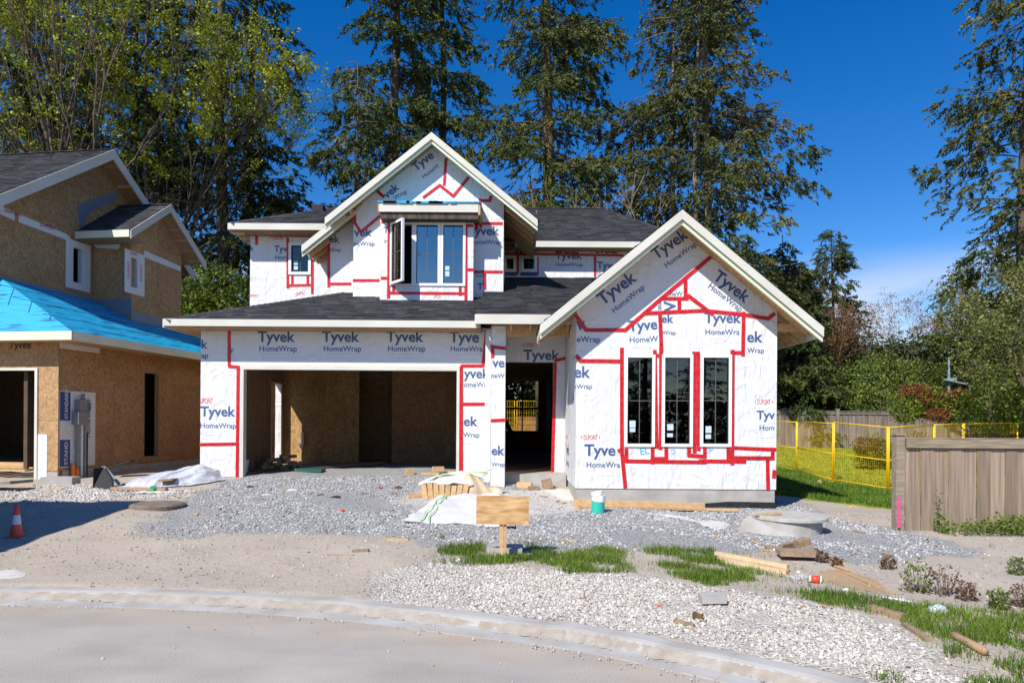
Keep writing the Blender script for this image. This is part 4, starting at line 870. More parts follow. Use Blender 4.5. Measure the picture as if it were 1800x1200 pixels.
# main upper roofs
UE = 6.93; t_ = 4.46
roof_plane(H, [(-7.62, 18.3, UE), (-2, 18.3, UE), (-2, 22.76, UE+.5*t_), (-7.62+t_, 22.76, UE+.5*t_)])
roof_plane(H, [(-7.62, 28.1, UE), (-7.62, 18.3, UE), (-7.62+t_, 22.76, UE+.5*t_), (-7.62+t_, 23.9, UE+.5*t_)])
ridge_caps(H, (-7.62, 18.3, UE), (-7.62+t_, 22.76, UE+.5*t_))
RZT = 9.17
roof_plane(H, [(-2, 19.9, UE), (5.45, 19.9, UE), (3.15, 24, RZT), (-2, 24, RZT)])
roof_plane(H, [(5.45, 19.9, UE), (5.45, 28.1, UE), (3.15, 24, RZT)])
roof_plane(H, [(5.45, 28.1, UE), (-7.62, 28.1, UE), (-3.16, 23.9, RZT), (3.15, 24, RZT)], shingled=False)
ridge_caps(H, (-2, 24, RZT), (3.15, 24, RZT)); ridge_caps(H, (5.45, 19.9, UE), (3.15, 24, RZT))
plank(H, (-7.64, 18.28, UE-.09), (-4.9, 18.28, UE-.09), .04, .17); plank(H, (-7.64, 18.3, UE-.09), (-7.64, 28, UE-.09), .04, .17)
plank(H, (XW(905, 430, 19.9), 19.88, UE-.09), (5.46, 19.88, UE-.09), .04, .17); plank(H, (5.46, 19.9, UE-.09), (5.46, 28, UE-.09), .04, .17)
mb = MB(); mb.box(-7.62, upx0, 18.3, 27, UE-.17, UE-.15); mb.box(upx0, -4.9, 18.3, 18.895, UE-.17, UE-.15); mb.box(mx1, 5.44, 19.9, 20.395, UE-.17, UE-.15); mb.build('soffit', M['osb'], H)
for k in range(5): mb = MB(); y_ = 18.5+k*.5; mb.box(-7.6, upx0, y_, y_+.04, UE-.26, UE-.171); mb.build('rafter_tail', M['lumber'], H)
# roof vents
for x_, y_ in ((XW(560, 376, 20.1), 20.1),): 
    z_ = UE+.5*(y_-18.3); mb = MB(); mb.box(x_-.16, x_+.16, y_-.15, y_+.15, z_-.05, z_+.14); mb.build('roof_vent', M['dark'], H)
x_, y_ = XW(1185, 395, 0) if False else XW(920, 505, 17.6), 17.6; z_ = EV+.07+PP*(y_-14.2); mb = MB(); mb.box(x_-.17, x_+.17, y_-.12, y_+.12, z_-.02, z_+.1); mb.build('roof_vent', M['dark'], H)
for px_, py_ in ((513, 823), ):
    pass
# ---- print on the wrap
for x in (453, 566, 679): logo(fG, H, [('Tyvek', x, 600, x+66), ('HomeWrap', x+3, 617, x+69)], [(x+10, 622, x+62), (x+8, 629, x+66)])
logo(fG, H, [('Tyve', 790, 601, 842), ('HomeWra', 792, 617, 848)], [(802, 623, 846), (800, 631, 850)])
logo(fG, H, [('UPONT', 352, 709, 378), ('Tyvek', 352, 731, 414), ('HomeWrap', 352, 752, 415)], [(360, 765, 400)])
logo(fG, H, [('k', 354, 612, 365), ('ap', 354, 629, 366)]); logo(fG, H, [('p', 406, 618, 411)]); logo(fG, H, [('yvek', 815, 664, 861), ('omeWra', 815, 680, 861)], [(820, 693, 850)]); logo(fG, H, [('ek', 815, 748, 840), ('Wrap', 814, 768, 843)], [(816, 780, 830)])
logo(fC, H, [('ve', 865, 645, 887), ('neW', 864, 664, 887)]); logo(fC, H, [('ek', 864, 799, 887), ('Wrap', 864, 819, 887)]); 
logo(fD, H, [('DUPONT', 920, 610, 944), ('Tyvek', 920, 632, 984)]); 
logo(fB, H, [('Tyvek', 1059, 537, 1121, 491), ('HomeWrap', 1080, 550, 1134, 507)]); logo(fB, H, [('Tyvek', 1153, 457, 1212, 416), ('HomeWrap', 1172, 471, 1226, 431)])
logo(fB, H, [('DUPONT', 1266, 465, 1291, 485), ('Tyvek', 1252, 489, 1310, 533), ('HomeWrap', 1244, 505, 1301, 549)])
logo(fB, H, [('Tyve', 1105, 582, 1156, 578), ('HomeW', 1107, 602, 1157, 600)], [(1110, 612, 1150)]); logo(fB, H, [('ek', 1163, 567, 1184), ('Wrap', 1164, 588, 1188)]); logo(fB, H, [('Tyvek', 1238, 567, 1303), ('HomeWra', 1240, 588, 1300)], [(1255, 602, 1300)])
logo(fB, H, [('ek', 1313, 601, 1341), ('Wrap', 1313, 620, 1343)], [(1290, 635, 1330)]); logo(fB, H, [('v', 1012, 579, 1028), ('eWrap', 1014, 601, 1055)], [(1015, 617, 1045)]); logo(fB, H, [('meW', 1175, 520, 1200)]); logo(fB, H, [('V', 1188, 548, 1187, 528)]); logo(fB, H, [('me', 1156, 529, 1157, 545)])
logo(fB, H, [('ek', 1009, 663, 1038), ('eWrap', 1008, 683, 1041)], [(1010, 695, 1038)]); logo(fB, H, [('DUPONT', 1026, 773, 1054), ('Tyve', 1027, 800, 1082), ('HomeWra', 1031, 821, 1090)], [(1045, 836, 1092)])
logo(fB, H, [('DUPONT', 1331, 710, 1358), ('Tyv', 1330, 736, 1362), ('Hom', 1335, 756, 1361)], [(1330, 770, 1360)]); logo(fB, H, [('HomeW', 1308, 809, 1347)]); logo(fB, H, [('ST', 1188, 796, 1185, 787, 4), ('EL', 1126, 799, 1142, 797, 4), ('EL', 1242, 797, 1254, 790, 4)])
logo(fM, H, [('yvek', 834, 413, 878), ('omeWrap', 835, 429, 881)], [(836, 440, 870)]); logo(fM, H, [('DUPO', 837, 487, 852), ('T', 839, 509, 849)]); logo(fM, H, [('vek', 622, 415, 654), ('neWrap', 622, 432, 659)], [(624, 444, 648)])
logo(fR_, H, [('ek', 579, 426, 597), ('Wrap', 579, 442, 599)])
logo(fM, H, [('DUPONT', 717, 290, 735, 278), ('Tyve', 731, 302, 764, 276), ('HomeW', 745, 314, 773, 293)]); logo(fM, H, [('vek', 680, 350, 703, 331), ('Wrap', 694, 352, 716, 339)]); logo(fY, H, [('T', 674, 409, 683), ('H', 676, 428, 683)]); logo(fY, H, [('UPON', 762, 525, 778)])
logo(fU, H, [('DUPONT', 479, 422, 503), ('Tyv', 482, 442, 505), ('Hom', 484, 456, 505)]); logo(fU, H, [('k', 440, 440, 446)]); logo(fU, H, [('TYPAR', 545, 402, 503, 402, 3)]); logo(fU, H, [('TYPA', 464, 402, 445, 402, 3)]); logo(fU, H, [('DUPONT', 439, 522, 455)]); logo(fU, H, [('DUPONT', 520, 519, 540)])
logo(fS, H, [('Tyvek', 976, 455, 1024), ('HomeWrap', 977, 468, 1024)]); logo(fS, H, [('Tyv', 1049, 472, 1076), ('H', 1050, 483, 1055)])
for x in (903, 974, 1045): logo(fS, H, [('TYPAR', x+40, 436, x, 436, 3)])
fX = Fr((bx0, 13.2, 0), (0, -1, 0), (-1, 0, 0))
mb = MB(); put_text(mb, fX, 'Tyvek', -2.35, .95, .8, 0, m=0, fat=.02); put_text(mb, fX, 'HomeWrap', -2.3, .7, .8, 0, m=0, fat=.006); put_text(mb, fX, 'DUPONT', -2.35, 1.3, .4, 0, m=1, fat=.01); mb.build('printed_logo', [M['ink'], M['inkred']], H)
for z_ in (2.9, 2.1, .9): mb = MB(); put_text(mb, fX, 'Tyvek', -.9, z_, .5, math.pi/2*-1 if z_ < 1 else 0, m=0, fat=.006); mb.build('printed_logo', [M['inkgrey']], H)
# ---- seam tape
T_ = lambda fr, *ps: tape(fr, H, list(ps))
T_(fG, (403, 577), (403, 641)); T_(fG, (403, 644), (418, 645)); T_(fG, (419, 645), (417, 836)); T_(fG, (353, 781), (416, 780)); T_(fG, (812, 643), (848, 643)); T_(fG, (856, 577), (849, 642)); T_(fG, (811, 645), (811, 830)); T_(fG, (815, 710), (861, 710))
T_(fC, (864, 609), (887, 612)); T_(fC, (866, 612), (866, 627)); T_(fC, (865, 739), (887, 738))
T_(fD, (976, 639), (971, 836)); T_(fD, (976, 634), (1003, 627))
T_(fB, (1012, 554), (1030, 580), (1099, 580), (1162, 525), (1256, 446)); T_(fB, (1238, 434), (1266, 454)); T_(fB, (1205, 489), (1205, 520)); T_(fB, (1165, 525), (1208, 525)); T_(fB, (1194, 527), (1194, 547)); T_(fB, (1132, 551), (1238, 546), (1307, 553), (1350, 560), (1360, 552)); T_(fB, (1210, 520), (1244, 546), (1252, 552)); T_(fB, (1160, 553), (1163, 618)); T_(fB, (1307, 550), (1306, 624)); T_(fB, (1286, 620), (1305, 620)); T_(fB, (1288, 617), (1287, 815))
T_(fB, (1093, 613), (1093, 795), (1099, 855)); T_(fB, (1014, 626), (1020, 634), (1089, 635)); T_(fB, (1151, 617), (1154, 786)); T_(fB, (1162, 601), (1161, 788)); T_(fB, (1220, 620), (1221, 794)); T_(fB, (1227, 620), (1228, 790)); T_(fB, (1153, 625), (1160, 625)); T_(fB, (1219, 622), (1228, 622))
T_(fB, (1098, 810), (1240, 812)); T_(fB, (1230, 810), (1309, 811)); T_(fB, (1279, 804), (1358, 805)); T_(fB, (1289, 787), (1362, 790)); T_(fB, (1349, 806), (1350, 858)); T_(fB, (1358, 792), (1358, 806)); T_(fB, (1101, 790), (1101, 805)); T_(fB, (1147, 786), (1147, 813)); T_(fB, (1171, 787), (1171, 805)); T_(fB, (1147, 806), (1170, 806)); T_(fB, (1211, 787), (1211, 800), (1239, 802), (1239, 787)); T_(fB, (1280, 788), (1280, 803)); T_(fB, (1361, 828), (1360, 838)); T_(fB, (1088, 792), (1092, 790))
T_(fY, (684, 389), (683, 523)); T_(fY, (686, 388), (830, 388)); T_(fY, (819, 398), (819, 526)); T_(fY, (821, 397), (830, 397)); T_(fY, (821, 474), (830, 474)); T_(fY, (686, 515), (815, 516)); T_(fY, (692, 504), (692, 515)); T_(fY, (809, 505), (809, 518)); T_(fY, (671, 489), (681, 489)); T_(fY, (673, 372), (673, 391))
T_(fM, (657, 330), (674, 346)); T_(fM, (745, 347), (773, 326), (797, 345), (823, 313)); T_(fM, (784, 280), (781, 325)); T_(fM, (844, 351), (845, 399)); T_(fM, (846, 353), (861, 353), (863, 346)); T_(fM, (836, 393), (882, 393)); T_(fM, (834, 478), (882, 478)); T_(fM, (852, 479), (852, 507)); T_(fM, (838, 380), (838, 402)); T_(fM, (623, 362), (624, 392), (634, 408), (668, 380)); T_(fM, (622, 493), (667, 493))
T_(fR_, (578, 409), (578, 504)); T_(fR_, (581, 499), (616, 499))
T_(fU, (451, 413), (547, 415)); T_(fU, (451, 415), (451, 429)); T_(fU, (506, 420), (506, 505)); T_(fU, (549, 433), (549, 515)); T_(fU, (508, 502), (547, 501)); T_(fU, (514, 486), (514, 500)); T_(fU, (541, 486), (541, 499))
T_(fS, (889, 446), (1094, 449)); T_(fS, (910, 450), (910, 482)); T_(fS, (945, 453), (945, 482)); T_(fS, (1046, 451), (1046, 485))
fV = Fr((upx1, 18.9, 0), (0, -1, 0), (-1, 0, 0)); mb = MB(); put_text(mb, fV, 'DUPONT', .25, 5.2, .4, math.pi/2, m=0, fat=.01); mb.build('printed_logo', M['inkred'], H)
# ================================================================ THE PLYWOOD HOUSE ON THE LEFT
lh = thing('house', 'unfinished brown plywood-sheathed house with bright blue membrane on its lower roof', 'house', (-12, 18, 0))
A0 = Vector((-10.7, 16.1, 0)); LR = Vector((.991, -.133, 0)).normalized(); LD = Vector((.133, .991, 0)).normalized()
def Lp(u, v, z): return A0+LR*u+LD*v+Vector((0, 0, z))
fF = Fr(Lp(0, 0, 0), LR, -LD); fL = Fr(Lp(0, 0, 0), LD, LR)          # front wall, right-hand side wall
def fside(u): return Fr(Lp(u, 0, 0), LD, LR)
def ffront(v): return Fr(Lp(0, v, 0), LR, -LD)
def sheets(fr, a0, a1, b0, b1, holes, parent, clip=None, pa=1.22, pb=2.44, start=None, mt='osb', zb=None):
    q = a0 if start is None else start; gap = .003
    zb = zb or [b0+pb*k for k in range(int((b1-b0)/pb)+1)]
    zs = zb+[b1]
    while q < a1-.01:
        for k in range(len(zs)-1):
            r = (max(q, a0)+gap, min(q+pa, a1)-gap, zs[k]+gap, zs[k+1]-gap)
            if r[1]-r[0] < .02 or r[3]-r[2] < .02: continue
            mb = MB()
            for c in cut_rects([r], holes): fbox(mb, fr, *c, -.014, 0)
            if clip: mb = clip_mesh(mb, clip)
            if mb.f: mb.build('osb_sheet', M[mt], parent)
        q += pa
def backing(fr, a0, a1, b0, b1, holes, parent, clip=None, th=.12):
    mb = MB()
    for c in cut_rects([(a0, a1, b0, b1)], holes): fbox(mb, fr, *c, -.014-th, -.016)
    if clip: mb = clip_mesh(mb, clip)
    return mb.build('stud_wall', M['stud'], parent)
# lower storey
LE = 3.66
gd = (-7.2, fF.px(64, 740)[0], 0, fF.px(40, 651)[1])
sheets(fF, -9, 0, .42, LE-.1, [gd], lh, start=-9.08, zb=[.42, 1.62, 2.9], mt='osb_light' if False else 'osb'); backing(fF, -9, 0, .3, LE-.1, [gd], lh)
a0, b0 = fF.px(72, 845); 
slit = (fL.px(254, 730)[0], fL.px(279, 730)[0], .62, fL.px(266, 656)[1])
sheets(fL, .002, 12.5, .45, LE-.08, [slit], lh, start=-.6, pa=2.44, zb=[.45, 1.52, 2.72]); backing(fL, .13, 12.5, .3, LE-.08, [slit], lh)
wall('foundation', fF, [(-9, gd[0], -.3, .4), (gd[1], -.01, -.3, .4)], [], .2, M['concrete'], lh); wall('foundation', fL, [(.02, 12.5, -.3, .43)], [], .2, M['concrete'], lh)
mb = MB(); fbox(mb, fF, gd[1]-.03, gd[1]+.04, .2, gd[3], -.15, .03); fbox(mb, fF, gd[0], gd[1]+.04, gd[3], gd[3]+.06, -.15, .03); mb.build('garage_door_frame', M['trimwhite'], lh)
# interior of the left garage
mb = MB(); mb.hexa([Lp(-9, 6.0, .2), Lp(-.1, 6.0, .2), Lp(-.1, 6.1, .2), Lp(-9, 6.1, .2), Lp(-9, 6.0, 3.4), Lp(-.1, 6.0, 3.4), Lp(-.1, 6.1, 3.4), Lp(-9, 6.1, 3.4)]); mb.hexa([Lp(-9, .1, 3.3), Lp(-.1, .1, 3.3), Lp(-.1, 6, 3.3), Lp(-9, 6, 3.3), Lp(-9, .1, 3.4), Lp(-.1, .1, 3.4), Lp(-.1, 6, 3.4), Lp(-9, 6, 3.4)]); mb.hexa([Lp(-9.1, .1, .2), Lp(-9, .1, .2), Lp(-9, 12, .2), Lp(-9.1, 12, .2), Lp(-9.1, .1, 3.4), Lp(-9, .1, 3.4), Lp(-9, 12, 3.4), Lp(-9.1, 12, 3.4)]); mb.build('partition', M['shaded_wood'], lh)  # garage interior coloured dark in place of its shade
# wrap scraps on the corner pier
mb = MB(); a0, z0 = fF.px(66, 843); a1, z1 = fF.px(83, 763); fbox(mb, fF, a0, a1, z0, z1, .001, .008); mb.build('wrap_scrap', M['wrap'], lh)
mb = MB(); a0, z0 = fL.px(103, 843); a1, z1 = fL.px(167, 686)
a1 = fL.px(167, 760)[0]; a0 = .03; z0 = .5; z1 = ZW(104, 686, 16.1); fbox(mb, fL, a0, a1, z0, z1, .001, .007); mb.build('wrap_scrap', M['wrap'], lh)
mb = MB(); aw = fL.px(123, 760)[0]; fbox(mb, fL, a0+.01, aw, 1.62, z1-.02, .008, .010); fbox(mb, fL, a0+.01, aw, z0+.02, 1.16, .008, .010); mb.build('blue_print_band', M['blue'], lh)
mb = MB(); put_text(mb, fL, 'STANDARD', a0+(aw-a0)*.75, 1.66, .70, math.pi/2, m=0, off=.0125, fat=.02, hgt=(aw-a0)*.3); put_text(mb, fL, 'STAND', a0+(aw-a0)*.75, z0+.06, .55, math.pi/2, m=0, off=.0125, fat=.02, hgt=(aw-a0)*.3)
put_text(mb, fL, 'Tyvek', fL.px(148, 760)[0], 1.85, .45, math.pi/2, m=1, off=.0125, fat=.02, hgt=.2); put_text(mb, fL, 'HomeWrap', fL.px(158, 760)[0], 1.2, .9, math.pi/2, m=1, off=.0125, hgt=.16); put_text(mb, fL, 'HomeWrap', fL.px(153, 760)[0], .6, .75, math.pi/2, m=1, off=.0125, hgt=.15); mb.build('printed_logo', [M['reflect'], M['ink']], lh)
# electrical gear
def Lbox(mb, fr, x0, x1, y0, y1, c0, c1, m=0):
    a = fr.px(x0, (y0+y1)/2)[0]; b = fr.px(x1, (y0+y1)/2)[0]; z0 = fr.px((x0+x1)/2, y1)[1]; z1 = fr.px((x0+x1)/2, y0)[1]; return fbox(mb, fr, a, b, z0, z1, c0, c1, m)
mb = MB(); Lbox(mb, fL, 130, 143, 702, 725, .012, .16); mb.build('meter_box', M['greymetal'], lh)
mb = MB(); Lbox(mb, fL, 125, 142, 724, 746, .012, .2); mb.build('meter_box', M['greymetal'], lh)
mb = MB(); Lbox(mb, fL, 143, 156, 702, 731, .012, .04); mb.build('meter_box', M['greymetal'], lh)
mb = MB(); fg = fL.px(150, 716); mb.tube([fL.p(fg[0], fg[1], .04), fL.p(fg[0], fg[1], .07)], .11, 14); mb.build('meter_socket', M['steelblue'], lh)
def conduit(px_, y0, y1, rad, mt, c=.07):
    a = fL.px(px_, (y0+y1)/2)[0]; z0 = fL.px(px_, y1)[1]; z1 = fL.px(px_, y0)[1]; mb = MB(); mb.tube([fL.p(a, z0, c), fL.p(a, z1, c)], rad, 10); return mb.build('conduit', M[mt], lh)
conduit(131, 745, 838, .035, 'greymetal'); conduit(139, 745, 845, .03, 'pvcwhite'); conduit(145, 730, 848, .04, 'greymetal', .06); conduit(123, 815, 842, .05, 'orange', .08); conduit(129, 822, 842, .045, 'orange', .1)
conduit(149, 760, 846, .03, 'inkblack', .05)
# lower roof with blue membrane
ov = .75; fo = .5; PB = .50
def blue(P, **k): return roof_plane(lh, P, .1, deck=M['membrane'], shingled=False, name='roof_membrane', **k)
e_r = ov; e_f = -fo; hz = LE+PB*1.85; t_ = 1.85
wu = -2.3; tt = ov-wu
blue([Lp(e_r, e_f, LE), Lp(e_r, 13, LE), Lp(wu, 13, LE+PB*tt), Lp(wu, .75, LE+PB*tt)])
blue([Lp(-10, e_f, LE), Lp(e_r, e_f, LE), Lp(wu, .75, LE+PB*tt), Lp(-10, .75, LE+PB*tt)])
for k in range(1, 4):
    z = LE+PB*k*.8; u = ov-k*.8; mb = MB(); mb.hexa([Lp(u, -.4, z+.002), Lp(u, 13, z+.002), Lp(u-.03, 13, z+.017), Lp(u-.03, -.4, z+.017), Lp(u, -.4, z+.012), Lp(u, 13, z+.012), Lp(u-.03, 13, z+.027), Lp(u-.03, -.4, z+.027)]); mb.build('membrane_lap', M['membrane'], lh)
rnd = random.Random(3)   # dark print rows on the membrane, and lap seams
mb = MB()
for k in range(150):
    u = e_r-.25-int(rnd.random()*6)*.42-rnd.random()*.06; v = rnd.uniform(0, 11); l_ = rnd.uniform(.08, .45); z = LE+PB*(ov-u)+.004; du = rnd.uniform(.02, .045)
    if v < (ov-u)*.41-.3: continue
    mb.add([Lp(u, v, z), Lp(u, v+l_, z), Lp(u-du, v+l_+.1, z+PB*du), Lp(u-du, v+.1, z+PB*du)], [(0, 1, 2, 3)])
for k in range(5):
    u0 = .25+k*.5; 
    for j in range(30):
        u = e_r-u0-rnd.uniform(.0, .8) if False else -1.5-rnd.uniform(0, 5)
        v = e_f+.15+k*.22; z = LE+(PB*3.05/1.25)*(v-e_f)+.006; 
        if u < e_r-(v-e_f)*2.44-.3: mb.add([Lp(u, v, z), Lp(u+rnd.uniform(.05, .25), v, z), Lp(u+.15, v+.03, z+.042), Lp(u, v+.03, z+.042)], [(0, 1, 2, 3)])
mb.build('membrane_print', M['membrane_ink'], lh)
plank(lh, Lp(e_r+.02, e_f-.02, LE-.11), Lp(e_r+.02, 13, LE-.11), .04, .2, mt='trimgreen'); plank(lh, Lp(-10, e_f-.02, LE-.11), Lp(e_r+.04, e_f-.02, LE-.11), .04, .2, mt='trimgreen')
mb = MB(); mb.hexa([Lp(.0, e_f, LE-.2), Lp(e_r, e_f, LE-.2), Lp(e_r, 13, LE-.2), Lp(.0, 13, LE-.2), Lp(.0, e_f, LE-.17), Lp(e_r, e_f, LE-.17), Lp(e_r, 13, LE-.17), Lp(.0, 13, LE-.17)]); mb.hexa([Lp(-9, e_f, LE-.2), Lp(-.001, e_f, LE-.2), Lp(-.001, 0, LE-.2), Lp(-9, 0, LE-.2), Lp(-9, e_f, LE-.17), Lp(-.001, e_f, LE-.17), Lp(-.001, 0, LE-.17), Lp(-9, 0, LE-.17)]); mb.build('soffit', M['osb'], lh)
# upper storey: main block gable faces right
fW = fside(wu); APV, APZ, ASL = 3.97, 9.66, .68
cl = [(Lp(wu, APV, APZ-.14), (LD*ASL+Vector((0, 0, 1))).normalized()), (Lp(wu, APV, APZ-.14), (-LD*ASL+Vector((0, 0, 1))).normalized())]
w1 = (fW.px(128, 467)[0], fW.px(144, 467)[0], fW.px(136, 497)[1], fW.px(136, 437)[1])
sheets(fW, .45, 7.6, 4.7, 9.5, [w1], lh, clip=cl, start=.45, pa=2.44, zb=[4.7, 5.85, 7.05, 8.27]); backing(fW, .45, 7.6, 4.5, 9.5, [w1], lh, clip=cl)
mb = MB(); mb.hexa([Lp(-9, .45, 4), Lp(wu-.14, .45, 4), Lp(wu-.14, .57, 4), Lp(-9, .57, 4), Lp(-9, .45, 7.2), Lp(wu-.14, .45, 7.2), Lp(wu-.14, .57, 7.2), Lp(-9, .57, 7.2)]); mb.build('stud_wall', M['osb'], lh)
mb = MB(); mb.hexa([Lp(-3.4, .6, 4.4), Lp(-3.3, .6, 4.4), Lp(-3.3, 7.5, 4.4), Lp(-3.4, 7.5, 4.4), Lp(-3.4, .6, 7), Lp(-3.3, .6, 7), Lp(-3.3, 7.5, 7), Lp(-3.4, 7.5, 7)]); mb.build('partition', M['dark'], lh); mb = MB(); mb.hexa([Lp(-1.9, 4.0, 4.6), Lp(-1.8, 4.0, 4.6), Lp(-1.8, 6.3, 4.6), Lp(-1.9, 6.3, 4.6), Lp(-1.9, 4.0, 7), Lp(-1.8, 4.0, 7), Lp(-1.8, 6.3, 7), Lp(-1.9, 6.3, 7)]); mb.hexa([Lp(-1.1, .2, .4), Lp(-1.0, .2, .4), Lp(-1.0, 12, .4), Lp(-1.1, 12, .4), Lp(-1.1, .2, 3.3), Lp(-1.0, .2, 3.3), Lp(-1.0, 12, 3.3), Lp(-1.1, 12, 3.3)]); mb.build('partition', M['shaded_wood'], lh)  # dark sheets added behind the openings, shade put into their colour
ru = wu+.55; zf = lambda v: APZ-ASL*abs(v-APV)
roof_plane(lh, [Lp(-12, -.15, zf(-.15)), Lp(ru, -.15, zf(-.15)), Lp(ru, APV, APZ), Lp(-12, APV, APZ)])
roof_plane(lh, [Lp(ru, 8.1, zf(8.1)), Lp(-12, 8.1, zf(8.1)), Lp(-12, APV, APZ), Lp(ru, APV, APZ)], shingled=False)
ridge_caps(lh, Lp(-12, APV, APZ), Lp(ru, APV, APZ))
def rakeL(u, va, za, vb, zb, wd, th=.04, drop=0, mt='trimwhite'):
    mb = MB(); P = []
    for uu in (u, u+th): P += [Lp(uu, va, za-drop), Lp(uu, vb, zb-drop), Lp(uu, vb, zb-drop-wd), Lp(uu, va, za-drop-wd)]
    mb.add(P, [(0, 3, 2, 1), (4, 5, 6, 7), (0, 1, 5, 4), (1, 2, 6, 5), (2, 3, 7, 6), (3, 0, 4, 7)]); return mb.build('barge_board', M[mt], lh)
rakeL(ru, -.15, zf(-.15), APV, APZ, .3); rakeL(ru, APV, APZ, 8.1, zf(8.1), .3)
for k in range(6): v = .3+k*.6; mb = MB(); mb.bar(Lp(wu, v, zf(v)-.14), Lp(ru, v, zf(v)-.14), .04, .1); mb.build('lookout', M['lumber'], lh)
for k in range(6): v = 4.3+k*.6; mb = MB(); mb.bar(Lp(wu, v, zf(v)-.14), Lp(ru, v, zf(v)-.14), .04, .1); mb.build('lookout', M['lumber'], lh)
px_, py_ = 47, 277; vv = 2.6; mb = MB(); q = Lp(XW(0, 0, 0)-5.1, vv, zf(vv)); mb.box(q.x-.17, q.x+.17, q.y-.14, q.y+.14, q.z-.04, q.z+.13); mb.build('roof_vent', M['dark'], lh)
# bump-out with its own gable
ub = -1.1; fK = fside(ub); vb0, vb1 = 3.91, 6.37; BV, BZ, BS = 5.0, 8.32, .72
cl2 = [(Lp(ub, BV, BZ-.14), (LD*BS+Vector((0, 0, 1))).normalized()), (Lp(ub, BV, BZ-.14), (-LD*BS+Vector((0, 0, 1))).normalized())]
w2 = (fK.px(229.5, 479)[0], fK.px(241, 479)[0], fK.px(235, 505)[1], fK.px(235, 454)[1])
sheets(fK, vb0, vb1, 4.3, 8.4, [w2], lh, clip=cl2, start=vb0, zb=[4.3, 5.9, 7.0]); backing(fK, vb0+.13, vb1, 4.2, 8.4, [w2], lh, clip=cl2)
fJ = ffront(vb0); sheets(fJ, wu, ub, 4.3, 7.35, [], lh, zb=[4.3, 6.05]); backing(fJ, wu, ub-.02, 4.3, 7.3, [], lh)
mb = MB(); mb.hexa([Lp(wu, vb1-.1, 4.2), Lp(ub-.14, vb1-.1, 4.2), Lp(ub-.14, vb1, 4.2), Lp(wu, vb1, 4.2), Lp(wu, vb1-.1, 7.2), Lp(ub-.14, vb1-.1, 7.2), Lp(ub-.14, vb1, 7.2), Lp(wu, vb1, 7.2)]); mb.build('stud_wall', M['osb'], lh)
rb = ub+.5; zb_ = lambda v: BZ-BS*abs(v-BV)
roof_plane(lh, [Lp(-3, 3.2, zb_(3.2)), Lp(rb, 3.2, zb_(3.2)), Lp(rb, BV, BZ), Lp(-3, BV, BZ)]); roof_plane(lh, [Lp(rb, 6.9, zb_(6.9)), Lp(-3, 6.9, zb_(6.9)), Lp(-3, BV, BZ), Lp(rb, BV, BZ)]); ridge_caps(lh, Lp(-3, BV, BZ), Lp(rb, BV, BZ))
rakeL(rb, 3.2, zb_(3.2), BV, BZ, .24); rakeL(rb, BV, BZ, 6.9, zb_(6.9), .24)
plank(lh, Lp(wu+.01, 3.18, zb_(3.2)-.1), Lp(rb, 3.18, zb_(3.2)-.1), .04, .2, mt='trimgreen')
for k in range(5): v = 5.3+k*.35; mb = MB(); mb.bar(Lp(ub, v, zb_(v)-.12), Lp(rb, v, zb_(v)-.12), .04, .09); mb.build('lookout', M['lumber'], lh)
mb = MB(); mb.hexa([Lp(wu, 3.22, zb_(3.2)-.2), Lp(rb, 3.22, zb_(3.2)-.2), Lp(rb, 3.9, zb_(3.2)-.2), Lp(wu, 3.9, zb_(3.2)-.2), Lp(wu, 3.22, zb_(3.2)-.18), Lp(rb, 3.22, zb_(3.2)-.18), Lp(rb, 3.9, zb_(3.2)-.18), Lp(wu, 3.9, zb_(3.2)-.18)]); mb.build('soffit', M['stud'], lh)
# white flashing wrap: strips, window surrounds
def strip(fr, pts, name='wrap_strip', c=.003, mt='wrap'):
    mb = MB(); P = [fr.px(*p) for p in pts]; k = len(P); mb.add([fr.p(a, b, c) for a, b in P]+[fr.p(a, b, c+.006) for a, b in P], [tuple(range(k, 2*k)), tuple(range(k))[::-1]]+[(i, i+k, (i+1) % k+k, (i+1) % k) for i in range(k)]); return mb.build(name, M[mt], lh)
strip(fW, [(-20, 352), (25, 372), (25, 388), (-20, 367)]); strip(fW, [(32, 376), (123, 414), (123, 424), (32, 390)])
strip(fK, [(253, 440), (317, 468), (317, 477), (253, 452)]); 
strip(fJ, [(159, 425), (213, 427), (208, 438), (170, 436)])
def surround(fr, hole, e=.2):
    a, b, c, d = hole; mb = MB()
    for r in cut_rects([(a-e*1.3, b+e*1.6, c-e, d+e)], [hole]): fbox(mb, fr, *r, .002, .012)
    fbox(mb, fr, a, a+.006, c, d, -.13, .012); fbox(mb, fr, b-.006, b, c, d, -.13, .012); return mb.build('window_wrap', M['wrap'], lh)
surround(fW, w1, .2); surround(fK, w2, .2)
mb = MB()
for fr, x, y, wd, an in ((fW, 8, 372, .5, -.0), (fW, 70, 397, .5, 0), (fW, 118, 415, .4, 0), (fK, 229, 447, .3, 0), (fK, 227, 490, .5, 1.57), (fK, 249, 495, .5, 1.57)):
    a, b = fr.px(x, y); put_text(mb, fr, 'DUPONT', a, b, wd, an, off=.0145, hgt=.09)
mb.build('printed_logo', M['inkred'], lh)
strip(fW, [(135, 361), (200, 337), (207, 338), (206, 350), (160, 372), (150, 384), (149, 408), (141, 408)], c=.004, mt='screen')
mb = MB(); P0 = fJ.px(160, 526); P1 = fJ.px(231, 556); fbox(mb, fJ, wu, ub+.04, P1[1], P0[1], .004, .02); a0 = 4.6; fbox(mb, fK, vb0, vb1, 4.6, 4.85, .004, .016); fbox(mb, fW, .45, vb0, 4.95, 5.25, .004, .016); mb.build('wall_flashing', M['screen'], lh)
